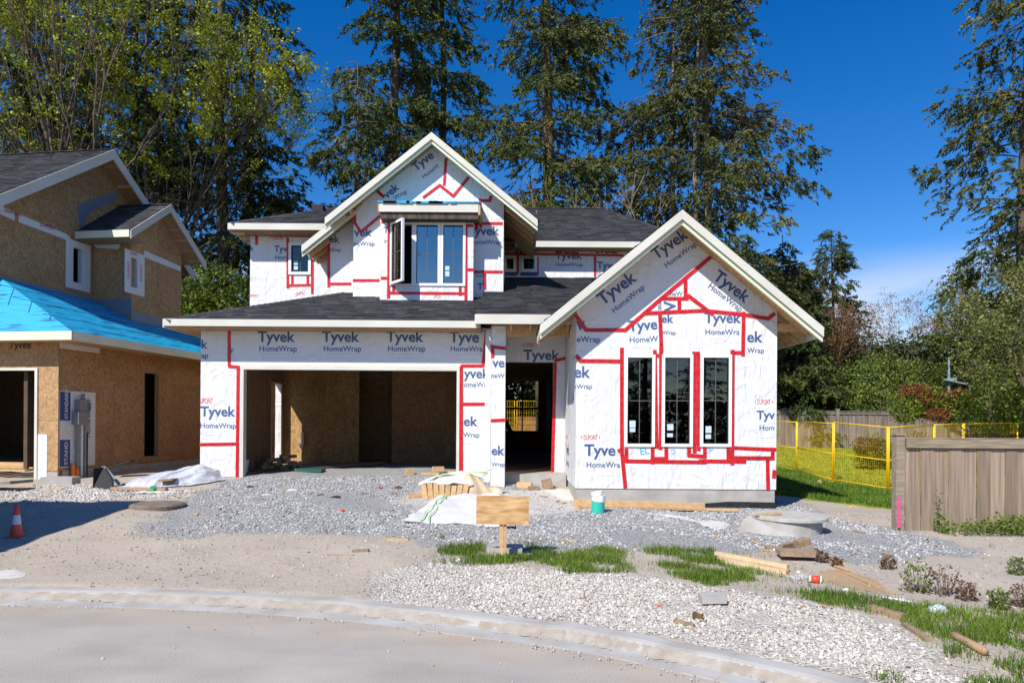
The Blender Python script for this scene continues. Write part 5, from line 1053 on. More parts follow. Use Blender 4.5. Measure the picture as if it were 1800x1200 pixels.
mb = MB(); put_text(mb, fF, 'Tyvek', -1.32, 3.33, .62, 0, off=.004, fat=.02); mb.build('printed_logo', M['inkblack'], lh)
mb = MB(); fbox(mb, fL, .02, 1.3, LE-.33, LE-.2, .001, .008); mb.build('wrap_scrap', M['wrap'], lh)
# lumber lying in the doorway
for k in range(7):
    a = Lp(-3.2+.05*k, .3+.16*k, .42+.05*(k % 3)); b = Lp(-.9+.03*k, .1+.2*k, .42+.05*(k % 3)); mb = MB(); mb.bar(a, b, .14, .04)
    mb.build('lumber_board', M['lumber'], None, **tg('long pale lumber board lying inside the left garage opening', 'board', 'boards in the left garage'))
# ================================================================ FENCES
# near grey board fence on the right
nf = thing('fence', 'weathered grey-brown vertical board fence in the right foreground', 'fence', (10, 10.5, 0)); NY = 10.5
x0 = XW(1583, 800, NY); x1 = x0+7.5; zt_ = ZW(1700, 771, NY); 
mb = MB(); xp = XW(1582, 800, NY); mb.box(xp-.065, xp+.065, NY-.02, NY+.11, -.3, ZW(1582, 765, NY)); mb.box(xp-.08, xp+.08, NY-.035, NY+.125, ZW(1582, 765, NY), ZW(1582, 761, NY)); mb.build('post', M['fencerail'], nf)
mb = MB(); mb.box(xp+.066, x1, NY-.075, NY-.035, zt_-.14, zt_); mb.build('rail', M['fencerail'], nf)
mb = MB(); mb.box(xp+.066, x1, NY-.08, NY+.035, zt_+.001, zt_+.016); mb.build('cap_rail', M['fencerail'], nf)
mb = MB(); mb.box(xp+.066, x1, NY+.03, NY+.07, .25, .34); mb.build('rail', M['fencerail'], nf)
q = xp+.075; k = 0; rr = random.Random(2)
while q < x1-.1:
    pr = (k % 2)*.014; wd_ = (.225 if k % 2 == 0 else .205)+rr.uniform(-.01, .01); t = rr.uniform(-.006, .006)
    mb = MB(); y_ = NY-.02-pr; w2_ = wd_-.007
    mb.hexa([(q+t, y_, -.15), (q+w2_+t, y_+rr.uniform(-.004, .004), -.15), (q+w2_+t, y_+.017, -.15), (q+t, y_+.017, -.15), (q, y_, zt_-.13), (q+w2_, y_, zt_-.13), (q+w2_, y_+.017, zt_-.13), (q, y_+.017, zt_-.13)])
    mb.build('board', M['fencewood'], nf); q += wd_-.0; k += 1
# far fence
ff = thing('fence', 'long low wooden fence behind the lawn, beyond the yellow mesh', 'fence', (15, 33, .5)); FY = 33.0
fx0, fx1 = XW(1340, 720, FY), XW(1765, 720, FY); ft = ZW(1500, 722, FY)
q = fx0; k = 0
while q < fx1:
    mb = MB(); h_ = ft-.12+rr.uniform(-.01, .01); mb.box(q+.004, q+.15, FY-(k % 2)*.02, FY+.02-(k % 2)*.02, .2, h_); mb.build('board', M['fencefar'], ff); q += .155; k += 1
mb = MB(); mb.box(fx0, fx1, FY-.05, FY-.021, ft-.18, ft-.04); mb.box(fx0, fx1, FY-.07, FY+.05, ft-.04, ft); mb.build('rail', M['fencefar'], ff)
q = XW(1470, 722, FY)-2.6*2
while q < fx1: mb = MB(); mb.box(q-.07, q+.07, FY-.09, FY-.051, .1, ft+.05); mb.box(q-.09, q+.09, FY-.1, FY+.05, ft+.05, ft+.1); mb.build('post', M['fencefar'], ff); q += 2.62
# yellow temporary mesh panels
def mesh_panel(a, b, h=1.65, label='', za=None, zb=None, sp=.085, hs=.32, wr=.0022):
    a = Vector((a[0], a[1], za if za is not None else gz(*a[:2])+.02)); b = Vector((b[0], b[1], zb if zb is not None else gz(*b[:2])+.02)); t = thing('mesh_fence_panel', label, 'fence panel', tuple(a), 'yellow temporary fence panels')
    U = Vector((0, 0, 1)); r = .021
    d = (b-a); L_ = d.length; dn = d/L_; aa = a+dn*.03; bb = b-dn*.03
    for p, q in ((aa, aa+U*h), (bb, bb+U*h)): mb = MB(); mb.tube([p, q], r, 8); mb.build('post', M['yellow'], t, True)
    for z in (.06, h*.47, h-.02): mb = MB(); mb.tube([aa+U*z, bb+U*z], r*.8 if z > .1 else r*.6, 6); mb.build('rail', M['yellow'], t, True)
    mb = MB(); n = int(L_/sp)
    for i in range(1, n):
        p = aa+(bb-aa)*i/n; mb.tube([p+U*.06, p+U*(h-.02)], wr, 3, cap=False)
    k = int(h/hs)
    for i in range(1, k+1): z = .06+(h-.1)*i/(k+1); mb.tube([aa+U*z, bb+U*z], wr, 3, cap=False)
    mb.build('wire_mesh', M['yellow'], t)
    for p in (aa, bb): mb = MB(); mb.bar(p+Vector((-.18, -.25, .0)), p+Vector((.18, .25, 0)), .06, .03); mb.build('foot', M['yellow'], t)
    return t
P1 = (XW(1562, 750, 17.7), 17.7); P2 = (XW(1465, 742, 18.9), 18.9); P3 = (XW(1401, 736, 21.8), 21.8); P4 = (XW(1350, 732, 23.5), 23.5)
mesh_panel(P2, P1, label='yellow mesh fence panel on the lawn edge, touching the end of the grey board fence', sp=.055)
mesh_panel(P3, P2, label='yellow mesh fence panel second from the wrapped house', sp=.06, h=1.62)
mesh_panel(P4, P3, label='yellow mesh fence panel nearest the right corner of the wrapped house', sp=.07, h=1.6)
Q1 = (XW(1642, 748, 19.5), 19.5); Q2 = (XW(1693, 748, 20.3), 20.3); Q3 = (XW(1790, 748, 21.0), 21.0); Q4 = (XW(1880, 748, 21.5), 21.5)
mesh_panel(P1, Q1, label='yellow mesh fence panel just behind the end post of the grey board fence', sp=.06); mesh_panel(Q1, Q2, label='narrow yellow mesh panel in front of the red-tipped bush', sp=.05); mesh_panel(Q2, Q3, label='wide yellow mesh panel behind the grey board fence, under the leafy tree', sp=.06)
# seen through the front door: yellow mesh and brown fence beyond
mesh_panel((-2.4, 34.5), (.15, 34.5), h=2.1, za=.65, zb=.65, label='yellow mesh fence panel seen through the front door, left one', sp=.12, wr=.007); mesh_panel((.22, 34.5), (2.8, 34.5), h=2.1, za=.65, zb=.65, label='yellow mesh fence panel seen through the front door, right one', sp=.12, wr=.007)
bf = thing('fence', 'low orange-brown board fence seen through the front doorway', 'fence', (0, 37, .6))
for k in range(8): mb = MB(); mb.box(-2, 3, 37, 37.03, .7+k*.16, .84+k*.16); mb.build('board', M['fencebrown'], bf)
for x_ in (-1.9, .5, 2.9): mb = MB(); mb.box(x_, x_+.1, 37.03, 37.12, .5, 2.05); mb.build('post', M['fencebrown'], bf)

# ================================================================ SITE OBJECTS
def single(mb, name, mt, label, cat, group=None, smooth=False): return mb.build(name, mt, None, smooth, **tg(label, cat, group))
# sign board on post
s = G(884, 979); t = thing('sign_board', 'blank plywood board nailed to a short wooden post in the grass', 'sign', tuple(s)); Y = s.y; ztop, zbot = ZW(884, 871, Y-.05), ZW(884, 921, Y-.05); xa, xb = XW(837, 890, Y-.05), XW(930, 890, Y-.05)
mb = MB(); mb.hexa([(xa, Y-.05, zbot), (xb-.005, Y-.05, zbot-.008), (xb-.005, Y-.034, zbot-.008), (xa, Y-.034, zbot), (xa+.003, Y-.05, ztop+.004), (xb, Y-.05, ztop-.01), (xb, Y-.034, ztop-.01), (xa+.003, Y-.034, ztop+.004)]); mb.build('board', M['plywood'] if 'plywood' in M else M.setdefault('plywood', mat('plywood', (.66, .43, .20), .7, (.40, .21, .075), 4.5, (1.2, 1, 5), bump=.1, detail=6)), t)
mb = MB(); xp = s.x; mb.hexa([(xp-.045, Y-.03, s.z-.15), (xp+.0, Y-.03, s.z-.15), (xp+.0, Y+.01, s.z-.15), (xp-.045, Y+.01, s.z-.15), (xp-.042, Y-.03, ztop+.012), (xp+.004, Y-.03, ztop+.012), (xp+.004, Y+.01, ztop+.012), (xp-.042, Y+.01, ztop+.012)]); mb.hexa([(xp+.003, Y-.026, s.z-.15), (xp+.038, Y-.026, s.z-.15), (xp+.038, Y+.012, s.z-.15), (xp+.003, Y+.012, s.z-.15), (xp+.007, Y-.026, ztop-.02), (xp+.042, Y-.026, ztop-.02), (xp+.042, Y+.012, ztop-.02), (xp+.007, Y+.012, ztop-.02)]); mb.build('post', M['lumber'], t)
def slab(px_, py_, wd, dp, th, rot, mt, name, label, cat, lift=0, tilt=0, group=None):
    p = G(px_, py_); d = Vector((math.cos(rot), math.sin(rot), math.tan(tilt))); mb = MB(); c = p+Vector((0, 0, th/2+lift)); mb.bar(c-d*wd/2, c+d*wd/2, dp, th); return single(mb, name, M[mt], label, cat, group)
slab(888, 968, .42, .34, .06, -.05, 'concrete', 'paving_slab', 'square grey concrete slab lying in the grass behind the sign post', 'slab')
slab(1252, 1060, .21, .18, .06, -.08, 'concrete', 'paving_slab', 'small square concrete paver lying on the pale gravel', 'slab', .02, .05)
# green and white sewer pipe
s = G(1051, 901); t = thing('drain_pipe', 'short upright pipe, white above and turquoise below, on the gravel', 'pipe', tuple(s)); Y = s.y; rr_ = 11.5/F*Y; h = (899-862)/F*Y
mb = MB(); mb.tube([s+Vector((0, 0, -.1)), s+Vector((.005, 0, h*.55))], rr_, 20, cap=False); mb.build('lower_pipe', M['pipegreen'], t, True)
mb = MB(); a = s+Vector((.005, 0, h*.55)); mb.tube([a, a+Vector((.012, 0, h*.32))], rr_*1.04, 20); mb.tube([a+Vector((-.02, 0, h*.32)), a+Vector((-.03, 0, h*.46))], rr_*.9, 20); mb.build('upper_pipe', M['pvcwhite'], t)
# traffic cone
s = G(29, 943); t = thing('traffic_cone', 'orange traffic cone with a pale reflective band at the left', 'cone', tuple(s)); k = 56/F*s.y/.70; 
mb = MB(); mb.box(s.x-.145*k, s.x+.145*k, s.y-.145*k, s.y+.145*k, s.z, s.z+.03*k); mb.build('base', M['coneorange'], t)
mb = MB(); mb.lathe(s, [(.13*k, .03*k), (.125*k, .06*k), (.092*k, .28*k)], 24); mb.build('lower_cone', M['coneorange'], t, True)
mb = MB(); mb.lathe(s, [(.0935*k, .28*k), (.066*k, .48*k)], 24); mb.build('reflective_band', M['reflect'], t, True)
mb = MB(); mb.lathe(s, [(.065*k, .48*k), (.035*k, .70*k), (.022*k, .705*k), (.022*k, .6*k)], 24); mb.build('upper_cone', M['coneorange'], t, True)
# manhole riser on the right, with lid
s = G(1382, 938); Y = s.y+.35; cx = XW(1381, 910, Y); R = (1442-1320)/2/F*Y; zt2 = ZW(1381, 904, Y)
t = thing('manhole_riser', 'round concrete manhole riser with an offset lid, banked with mortar', 'manhole', (cx, Y, s.z))
mb = MB(); mb.lathe((cx, Y, 0), [(R*.97, -.3), (R*.97, zt2-.06), (R*.85, zt2-.06), (R*.85, -.2)], 36); mb.build('concrete_ring', M['concrete'], t)
mb = MB(); mb.lathe((cx+.05, Y-.02, zt2-.055), [(0, 0), (R*1.02, 0), (R*1.04, .01), (R*1.04, .05), (R*1.0, .06), (0, .06)], 36); mb.build('lid', M['concrete_lid'], t)
mb = MB(); P = []; nA, nB = 13, 6
for i in range(nA):
    a = math.radians(182+i*9.2); 
    for j in range(nB):
        q = j/(nB-1); hh = (zt2-.01-i*.024)*(1-q**2.2)+(gz(cx, Y-R)-.04)*q**2.2; rad = R*(1.0+.34*q*(1.2-.9*i/nA)); wob = 1+.03*math.sin(i*1.7+j*2.3); P.append((cx+rad*wob*math.cos(a), Y+rad*wob*.9*math.sin(a), min(hh+.0, zt2-.01)))
mb.add(P, [(i*nB+j, i*nB+j+1, (i+1)*nB+j+1, (i+1)*nB+j) for i in range(nA-1) for j in range(nB-1)]); mb.build('mortar_bank', M['concrete'], t, True)
mb = MB(); mb.bar((cx-R*.95, Y-.15, zt2+.01), (cx-.1, Y-.05, zt2+.03), .09, .022); single(mb, 'board', M['lumber'], 'thin board resting on the concrete manhole riser', 'board')
# iron lid at the left
s = G(272, 893); mb = MB(); mb.lathe(s+Vector((0, .1, 0)), [(.42, -.1), (.42, .05), (.38, .075), (0, .075)], 32); single(mb, 'manhole_cover', mat('rustlid', (.22, .17, .13), .9, (.15, .12, .09), 8, bump=.4), 'round earthy manhole cover standing slightly proud of the dirt at left', 'manhole cover')
# long lumber in front of the foundation
def board(p, q, wd, th, label, mt='lumber', group=None, name='board', lift=0, up=(0, 0, 1)):
    a, b = G(*p), G(*q); a.z += th/2+lift; b.z += th/2+lift; mb = MB(); mb.bar(a, b, wd, th, up); return single(mb, name, M[mt], label, 'board', group)
board((1008, 889), (1238, 895), .05, .12, 'long orange-brown plank on edge along the front foundation'); board((1015, 894), (1150, 893), .13, .04, 'pale plank lying flat before the plank on edge'); board((1120, 894), (1240, 898), .12, .04, 'short pale plank lying by the right end of the foundation planks', lift=.01); board((1225, 897), (1300, 899), .1, .03, 'thin splintered board end beyond the foundation planks', lift=.01)
board((1258, 981), (1385, 1006), .06, .042, 'pale lumber length lying in the grass, upper of the two', 'lumber_pale', lift=.042); board((1262, 985), (1384, 1009), .07, .042, 'pale lumber length lying in the grass, lower of the two', 'lumber_pale')
board((680, 949), (719, 949), .04, .02, 'small pale stick lying on the dirt left of the sign'); board((620, 970), (648, 969), .05, .03, 'small brown stick lying on the bare dirt', 'lumber_old'); board((575, 975), (622, 976), .02, .012, 'thin reddish stick on the bare dirt', 'tube')
board((1530, 1072), (1590, 1090), .07, .05, 'pale plank end half buried in the grass beside the pale gravel', 'lumber_old'); board((1590, 1100), (1632, 1128), .05, .03, 'thin dark plank at the edge of the pale gravel', 'lumber_old')
board((1470, 1000), (1575, 1046), .018, .012, 'long thin pale stick lying across the orange dirt', 'lumber'); board((1550, 1049), (1603, 1058), .014, .012, 'thin white stick among the weeds', 'pvcwhite')
# broken pallet block pile
t0 = G(1400, 983); tpile = [((1368, 966, .30, .12, .04, -.1), 'thin board at the back of the broken scrap heap'), ((1384, 969, .34, .05, .1, .75), 'board on edge leaning at the left of the scrap heap')]
for (a, b, c, d, e, f), lb in tpile: slab(a, b, c, d, e, f, 'lumber_old', 'scrap_board', lb, 'board')
slab(1401, 982, .42, .28, .05, -.15, 'lumber_old', 'scrap_board', 'broad weathered board forming the base of the scrap heap', 'board', .05); slab(1422, 979, .30, .06, .10, .6, 'lumber_old', 'scrap_board', 'weathered board on edge at the right of the scrap heap', 'board', .0); slab(1410, 977, .16, .11, .08, .25, 'lumber_old', 'wood_block', 'thick wood block on top of the scrap heap', 'block', .12, .2)
# small blocks
slab(720, 834, .17, .14, .13, .4, 'lumber', 'wood_block', 'wood offcut standing alone before the garage opening', 'block'); slab(757, 834, .42, .12, .05, -.1, 'lumber', 'wood_block', 'long wood offcut at the bottom of the small heap by the garage', 'block'); slab(770, 831, .26, .12, .1, .35, 'lumber', 'wood_block', 'wood offcut on top of the small heap by the garage', 'block', .05); slab(795, 832, .2, .1, .06, .1, 'lumber', 'wood_block', 'wood offcut beside the small heap near the garage pier', 'block')
slab(922, 857, .32, .16, .12, -.2, 'lumber', 'wood_block', 'reddish wood offcut before the front step', 'block'); slab(938, 860, .22, .12, .07, .2, 'lumber_old', 'wood_block', 'dark offcut lying before the front step', 'block'); slab(962, 858, .2, .14, .2, .1, 'lumber_old', 'wood_block', 'upright dark block in the corner by the front step', 'block', 0, .25)
# wood stack and things inside the garage
t = thing('wood_stack', 'heap of short cut wood ends inside the garage by the side door', 'wood pile', (-6.0, 18.2, .4)); r_ = random.Random(5)
for k in range(40):
    x_ = -6.5+r_.random()*.95; y_ = 17.6+r_.random()*.9; z_ = .40+.085*int((1-abs(x_+6.05)*1.6)*r_.random()*5); mb = MB(); a = r_.uniform(-.3, .3); mb.bar((x_, y_-.1, z_+.045), (x_+a*.3, y_+.12, z_+.045), .1, .085); mb.build('wood_end', M['lumber'], t)
mb = MB(); mb.bar((-5.3, 16.6, .47), (-3.6, 19.2, .5), .16, .04); single(mb, 'board', M['lumber_old'], 'long board lying on the garage floor pointing inwards', 'board')
mb = MB(); mb.box(-5.15, -4.55, 16.3, 16.7, .43, .50); single(mb, 'plastic_tray', M['greenbox'], 'flat dark green tray on the garage floor just inside the opening', 'tray')
s_ = Vector((-6.42, 16.2, .42)); mb = MB(); mb.lathe(s_, [(0, 0), (.15, 0), (.18, .3), (.165, .3), (.14, .02)], 18); single(mb, 'bucket', M['reflect'], 'white bucket inside the left edge of the garage opening', 'bucket')
mb = MB(); mb.box(-6.34, -6.27, 20.53, 20.58, .95, 1.3); mb.box(-6.38, -6.28, 20.51, 20.58, .84, .95); single(mb, 'hose_bib_box', M['pvcwhite'], 'small white plastic box on the sunlit back wall of the garage', 'box')
# white bag and wrapped timber by the porch post
def drape(P00, P10, P11, P01, nu, nv, amp, seed, lift=0, fall=None, closed=True, th=.012, fq=1):
    rg = np.random.default_rng(seed); ph = rg.uniform(0, 6.28, 8); P00, P10, P11, P01 = map(lambda q: np.array(q, float), (P00, P10, P11, P01)); mb = MB(); P = []
    for j in range(nv+1):
        for i in range(nu+1):
            u, v = i/nu, j/nv; p = (P00*(1-u)+P10*u)*(1-v)+(P01*(1-u)+P11*u)*v
            w_ = sum(math.sin(fq*(5+3*k)*(u*math.cos(ph[k])+v*math.sin(ph[k]))*2+ph[k+4])/(k+1) for k in range(4)); p = p+np.array([amp*.5*math.sin(v*7+ph[0]), amp*.5*math.sin(u*9+ph[1]), amp*w_+lift*(4*u*(1-u))**.6*(4*v*(1-v))**.5]); P.append(p)
    n = nu+1; f = [(j*n+i, j*n+i+1, (j+1)*n+i+1, (j+1)*n+i) for j in range(nv) for i in range(nu)]; o = len(P); P += [p-np.array([0, 0, th]) for p in P]; f += [tuple(a+o for a in q)[::-1] for q in f]
    mb.add(P, f); return mb
gA = G(706, 921); gB = G(838, 921); 
a, b = G(706, 920), G(905, 931); c = G(880, 880); d = G(772, 882)
a.z += .03; b.z += .05; c.z += .16; d.z += .12
t = thing('lumber_wrap', 'white lumber wrap sheet with lime stripes spread on the ground behind the sign', 'wrap sheet', tuple(a)); mb = drape(a, b, c, d, 40, 24, .014, 3, .04, fq=1.6); mb.build('sheet', M['plastic'], t, True)
st = MB()
for off_ in (0, .07):
    P = []; 
    for j in range(13):
        v = j/12; e_ = (Vector(a)*(1-.16-off_)+Vector(b)*(.16+off_))*(1-v)+(Vector(d)*(1-.10-off_*.7)+Vector(c)*(.10+off_*.7))*v; e_.z += .022+.04*(4*.16*.84)**.6*(4*v*(1-v))**.5
        w_ = .018*math.sin(v*17+off_*30)
        P += [e_+Vector((-.011+w_, 0, .0)), e_+Vector((.011+w_, 0, .0))]
    st.add(P, [(2*i, 2*i+1, 2*i+3, 2*i+2) for i in range(12)])
st.build('lime_stripe', M['lime'], t)
s = G(745, 876); Yb = s.y; t = thing('lumber_stack', 'stack of short orange-brown boards under a loose white wrap beside the porch post', 'lumber stack', tuple(s))
w0, w1_ = XW(742, 860, Yb), XW(822, 860, Yb)
for k in range(8):
    x_ = w0+(w1_-w0)*k/8; tl = (k-3)*.003
    for j, z_ in enumerate((.0,)):
        hgt = ZW(760, 851, Yb)-s.z+.02*math.sin(k); mb = MB(); wv = (w1_-w0)/8*.9; mb.hexa([(x_-tl*2, Yb, s.z-.02), (x_+wv-tl*2, Yb, s.z-.02), (x_+wv, Yb+.9, s.z-.02), (x_, Yb+.9, s.z-.02), (x_+tl*3, Yb+.02, s.z+hgt), (x_+wv+tl*3, Yb+.02, s.z+hgt), (x_+wv, Yb+.9, s.z+hgt), (x_, Yb+.9, s.z+hgt)]); mb.build('board', M['lumber'], t)
for k in range(3): board((717, 871+k*2), (760, 868+k*2), .09, .035, 'thin pale board poking out left of the wrapped stack', group='thin boards poking out of the wrapped stack')
zz = ZW(760, 850, Yb)
mb = drape((w0-.08, Yb+.02, zz+.01), (w1_+.1, Yb+.02, zz+.0), (w1_+.45, Yb+1.0, zz+.26), (w0+.15, Yb+.9, zz+.05), 44, 20, .016, 9, .06, fq=2); mb.build('wrap_sheet', M['plastic'], t, True)
P = []
for i in range(15):
    u = i/14; P += [Vector((w0+.1+u*1.1, Yb+.1+.35*abs(math.sin(u*3.6)), zz+.045+.13*u*(1-.2*u)+.03*math.sin(u*9)+.05*(4*u*(1-u)))), Vector((w0+.1+u*1.1, Yb+.18+.35*abs(math.sin(u*3.6)), zz+.055+.13*u+.03*math.sin(u*9)+.055*(4*u*(1-u))))]
mb = MB(); mb.add(P, [(2*i, 2*i+1, 2*i+3, 2*i+2) for i in range(14)]); mb.build('lime_stripe', M['lime'], t)
# crumpled tan sheet at right of the stack
s2 = G(838, 876); mb = MB(); P = []; nu, nv = 22, 12
for j in range(nv+1):
    for i in range(nu+1):
        th_ = math.pi*j/nv; u = i/nu; rad = (.17+.05*math.sin(u*5+1)+.02*math.sin(u*17+j))*(1-.5*(2*u-1)**4); P.append((s2.x-.32+u*.80, s2.y+.05-rad*1.2*math.cos(th_), s2.z+.02+rad*1.9*math.sin(th_)+.05*math.sin(u*6)))
mb.add(P, [(j*(nu+1)+i, j*(nu+1)+i+1, (j+1)*(nu+1)+i+1, (j+1)*(nu+1)+i) for j in range(nv) for i in range(nu)])
single(mb, 'plastic_sheet', mat('tansheet', (.62, .44, .26), .5, (.66, .5, .34), 3, bump=.3, bscale=6, bdist=.03), 'crumpled orange-tan sheet folded over the right end of the lumber stack', 'sheet', smooth=True)
# rubbish pile between the houses: tarp, boards, shingles
s = G(240, 860); Yb = s.y
t = thing('tarp', 'silvery crumpled tarpaulin over a debris heap between the two houses', 'tarpaulin', tuple(s)); xl_, xr_ = XW(196, 850, Yb), XW(312, 850, Yb)
mb = MB(); P = []; nu, nv = 90, 50
for j in range(nv+1):
    for i in range(nu+1):
        u, v = i/nu, j/nv; x_ = xl_+.55*v+(xr_-xl_+.15-.2*v)*u+.04*math.sin(v*9+2); y_ = Yb-.25+.3*u+1.3*v+.05*math.sin(u*11)+.03*math.sin(u*31+1)
        hp = math.exp(-((u-.62)/.34)**2)*math.exp(-((v-.75)/.5)**2)*.36+math.exp(-((u-.2)/.2)**2)*math.exp(-((v-.55)/.4)**2)*.15
        fr_ = math.sin(26*u+5*math.sin(v*2.6+1)+2*v); fold = .030*(1-abs(fr_))**1.5*(1.2-v*.6)+.014*math.sin(14*v+9*u+3*math.sin(u*7))
        e_ = min(1, 6*min(u, 1-u)+.1)*min(1, 5*v+.12); P.append((x_, y_, gz(x_, y_)+.02+(hp+fold)*e_))
n = nu+1; mb.add(P, [(j*n+i, j*n+i+1, (j+1)*n+i+1, (j+1)*n+i) for j in range(nv) for i in range(nu)]); mb.build('sheet', M['tarp'], t, True)
slab(318, 852, .75, .42, .03, .15, 'cardboard', 'cardboard_sheet', 'flattened brown cardboard on the right of the tarpaulin', 'cardboard', .22, .16); slab(296, 856, .28, .36, .03, .1, 'cardboard', 'cardboard_sheet', 'smaller folded cardboard piece in front of the flattened one', 'cardboard', .14, .08); slab(213, 838, .5, .4, .04, .2, 'dark', 'roofing_felt', 'dark roofing felt scrap behind the tarpaulin', 'felt', .3, .3)
a, b, c = G(163, 858), G(198, 862), G(170, 835); mb = MB(); mb.add([a+Vector((0, 0, .0)), b+Vector((0, 0, 0)), b+Vector((-.2, .3, .2)), a+Vector((.1, .2, .42)), a+Vector((.0, .02, .40))], [(0, 1, 2, 3), (0, 3, 4)]); mb.add([q+Vector((.02, .04, 0)) for q in (a, b, b+Vector((-.2, .3, .2)), a+Vector((.1, .2, .42)))], [(3, 2, 1, 0)]); single(mb, 'roofing_felt', M['dark'], 'folded black felt standing at the left of the tarpaulin', 'felt')
a, b = G(197, 863), G(293, 864); mb = MB(); mb.bar(a+Vector((0, 0, .06)), b+Vector((0, 0, .05)), .08, .05); single(mb, 'board', M['tube'], 'brown stick lying along the front of the tarpaulin', 'board')
a = G(270, 866); mb = MB(); mb.bar(a+Vector((-.22, 0, .03)), a+Vector((.55, 0, .03)), .3, .02); single(mb, 'wrap_scrap', M['plastic'], 'white flat scrap in front of the tarpaulin', 'plastic'); mb = MB(); mb.bar(a+Vector((-.12, -.03, .05)), a+Vector((.03, -.03, .05)), .09, .015); mb.bar(a+Vector((-.06, .0, .1)), a+Vector((.04, .02, .11)), .02, .06); single(mb, 'plastic_scrap', M['green'], 'small green plastic scrap in front of the tarpaulin', 'plastic')
a, b = G(180, 852), G(205, 856); mb = MB(); mb.bar(a+Vector((-.1, .2, .38)), b+Vector((.1, -.05, .05)), .07, .02); single(mb, 'board', M['galv'], 'greenish board leaning at the left end of the tarpaulin', 'board')
slab(8, 860, .9, .5, .06, -.25, 'fencefar', 'plywood_sheet', 'grey sheet propped on rubble at the far left edge', 'sheet', .1, .1); slab(47, 854, .3, .1, .03, .1, 'lumber', 'board', 'small board end before the left garage door', 'board'); slab(95, 862, .3, .1, .03, .0, 'lumber', 'board', 'small board end below the meter boxes', 'board')
mb = MB(); a = G(85, 852); mb.box(a.x-.25, a.x+.45, a.y+.1, a.y+.4, a.z-.1, a.z+.16); single(mb, 'concrete_block', M['concrete'], 'low concrete block at the foot of the plywood house corner', 'block')
# white patches of spilled lime on dirt
def patch(poly, name, label, mt, th=.012, seed=0):
    Pp = catmull(gp(*poly, poly[0]), 5)[:-1]; c = Pp.mean(0); n = len(Pp); mb = MB(); rg = random.Random(seed); vs_ = []
    for f_, hh in ((1, .002), (.8, th*.7), (.4, th)):
        for p in Pp: q = c+(p-c)*f_*(1+rg.uniform(-.04, .04)); vs_.append((q[0], q[1], gz(*q)+hh))
    vs_.append((c[0], c[1], gz(*c)+th)); f = [(k*n+i, k*n+(i+1) % n, (k+1)*n+(i+1) % n, (k+1)*n+i) for k in range(2) for i in range(n)]+[(2*n+i, 2*n+(i+1) % n, 3*n) for i in range(n)]; mb.add(vs_, f); return mb.build(name, mt, None, True, kind='stuff', label=label)
ch = mat('chalk', (.62, .60, .58), .9, (.54, .51, .47), 6, bump=.2)
patch([(1224, 916), (1250, 914), (1280, 920), (1270, 930), (1250, 928), (1235, 923)], 'spilled_plaster', 'white spilled plaster patch on the gravel', ch, .02); patch([(1140, 900), (1180, 904), (1225, 915), (1220, 917), (1175, 908), (1138, 903)], 'spilled_plaster', 'thin white plaster trail on the gravel', ch, .012)
patch([(-10, 1006), (20, 1000), (46, 1008), (30, 1016), (-10, 1016)], 'spilled_plaster', 'white plaster patch on the dirt at the far left', ch, .01); patch([(1385, 1012), (1410, 1008), (1420, 1014), (1400, 1018)], 'spilled_plaster', 'white plaster patch beyond the lumber in the grass', ch, .01)
od = mat('orangedirt', (.42, .28, .15), .95, (.36, .25, .15), 6, bump=.3); patch([(1440, 1003), (1480, 1000), (1540, 1020), (1560, 1042), (1500, 1034), (1450, 1020)], 'sawdust', 'patch of orange sawdust among weeds', od, .01)
# cup, bag, cardboard tube, bottle, scraps
s = G(1434, 1024); t = thing('paper_cup', 'red and white paper cup lying on its side in the dirt', 'cup', tuple(s)); a = s+Vector((-.055, .02, .04)); b = s+Vector((.045, -.02, .035)); mb = MB(); mb.tube([a, a+(b-a)*.12], [.034, .034], 16); mb.tube([b-(b-a)*.1, b], [.041, .042], 16); mb.build('rim', M['pvcwhite'], t); mb = MB(); mb.tube([a+(b-a)*.12, b-(b-a)*.1], [.034, .041], 16); mb.build('sleeve', M['coneorange'], t, True)
s = G(1650, 1077); mb = MB(); P = []; rg = random.Random(4)
for j in range(7):
    for i in range(12): th_ = 2*math.pi*i/12; ph = math.pi/2*j/6; rad = .075*math.cos(ph)*(1+rg.uniform(-.15, .15)); P.append((s.x+rad*1.2*math.cos(th_), s.y+rad*math.sin(th_), s.z+.07*math.sin(ph)*(1+rg.uniform(-.1, .1))))
mb.add(P, [(j*12+i, j*12+(i+1) % 12, (j+1)*12+(i+1) % 12, (j+1)*12+i) for j in range(6) for i in range(12)]); single(mb, 'plastic_bag', mat('bagm', (.42, .46, .52), .2, (.55, .58, .62), 9, bump=.5, bscale=20), 'crumpled clear grey plastic bag in the grass at right', 'bag')
a, b = G(1668, 1118), G(1732, 1153); mb = MB(); up_ = Vector((0, 0, .03)); mb.tube([a+up_*.5, a.lerp(b, .15)+up_, a.lerp(b, .5)+up_*1.1, b+up_], [.012, .026, .028, .026], 12); single(mb, 'cardboard_tube', M['tube'], 'tan cardboard tube lying in the grass at lower right', 'tube', smooth=True)
s = G(1227, 1090); t = thing('bark_curl', 'curled brown strip and flat wedge lying on the pale gravel', 'scrap', tuple(s)); mb = MB(); P = []
for i in range(14):
    th_ = -.6+i*.33; P += [(s.x+.04*math.cos(th_), s.y+.03*math.sin(th_), s.z), (s.x+.045*math.cos(th_), s.y+.035*math.sin(th_)+.01, s.z+.055+.01*math.sin(i))]
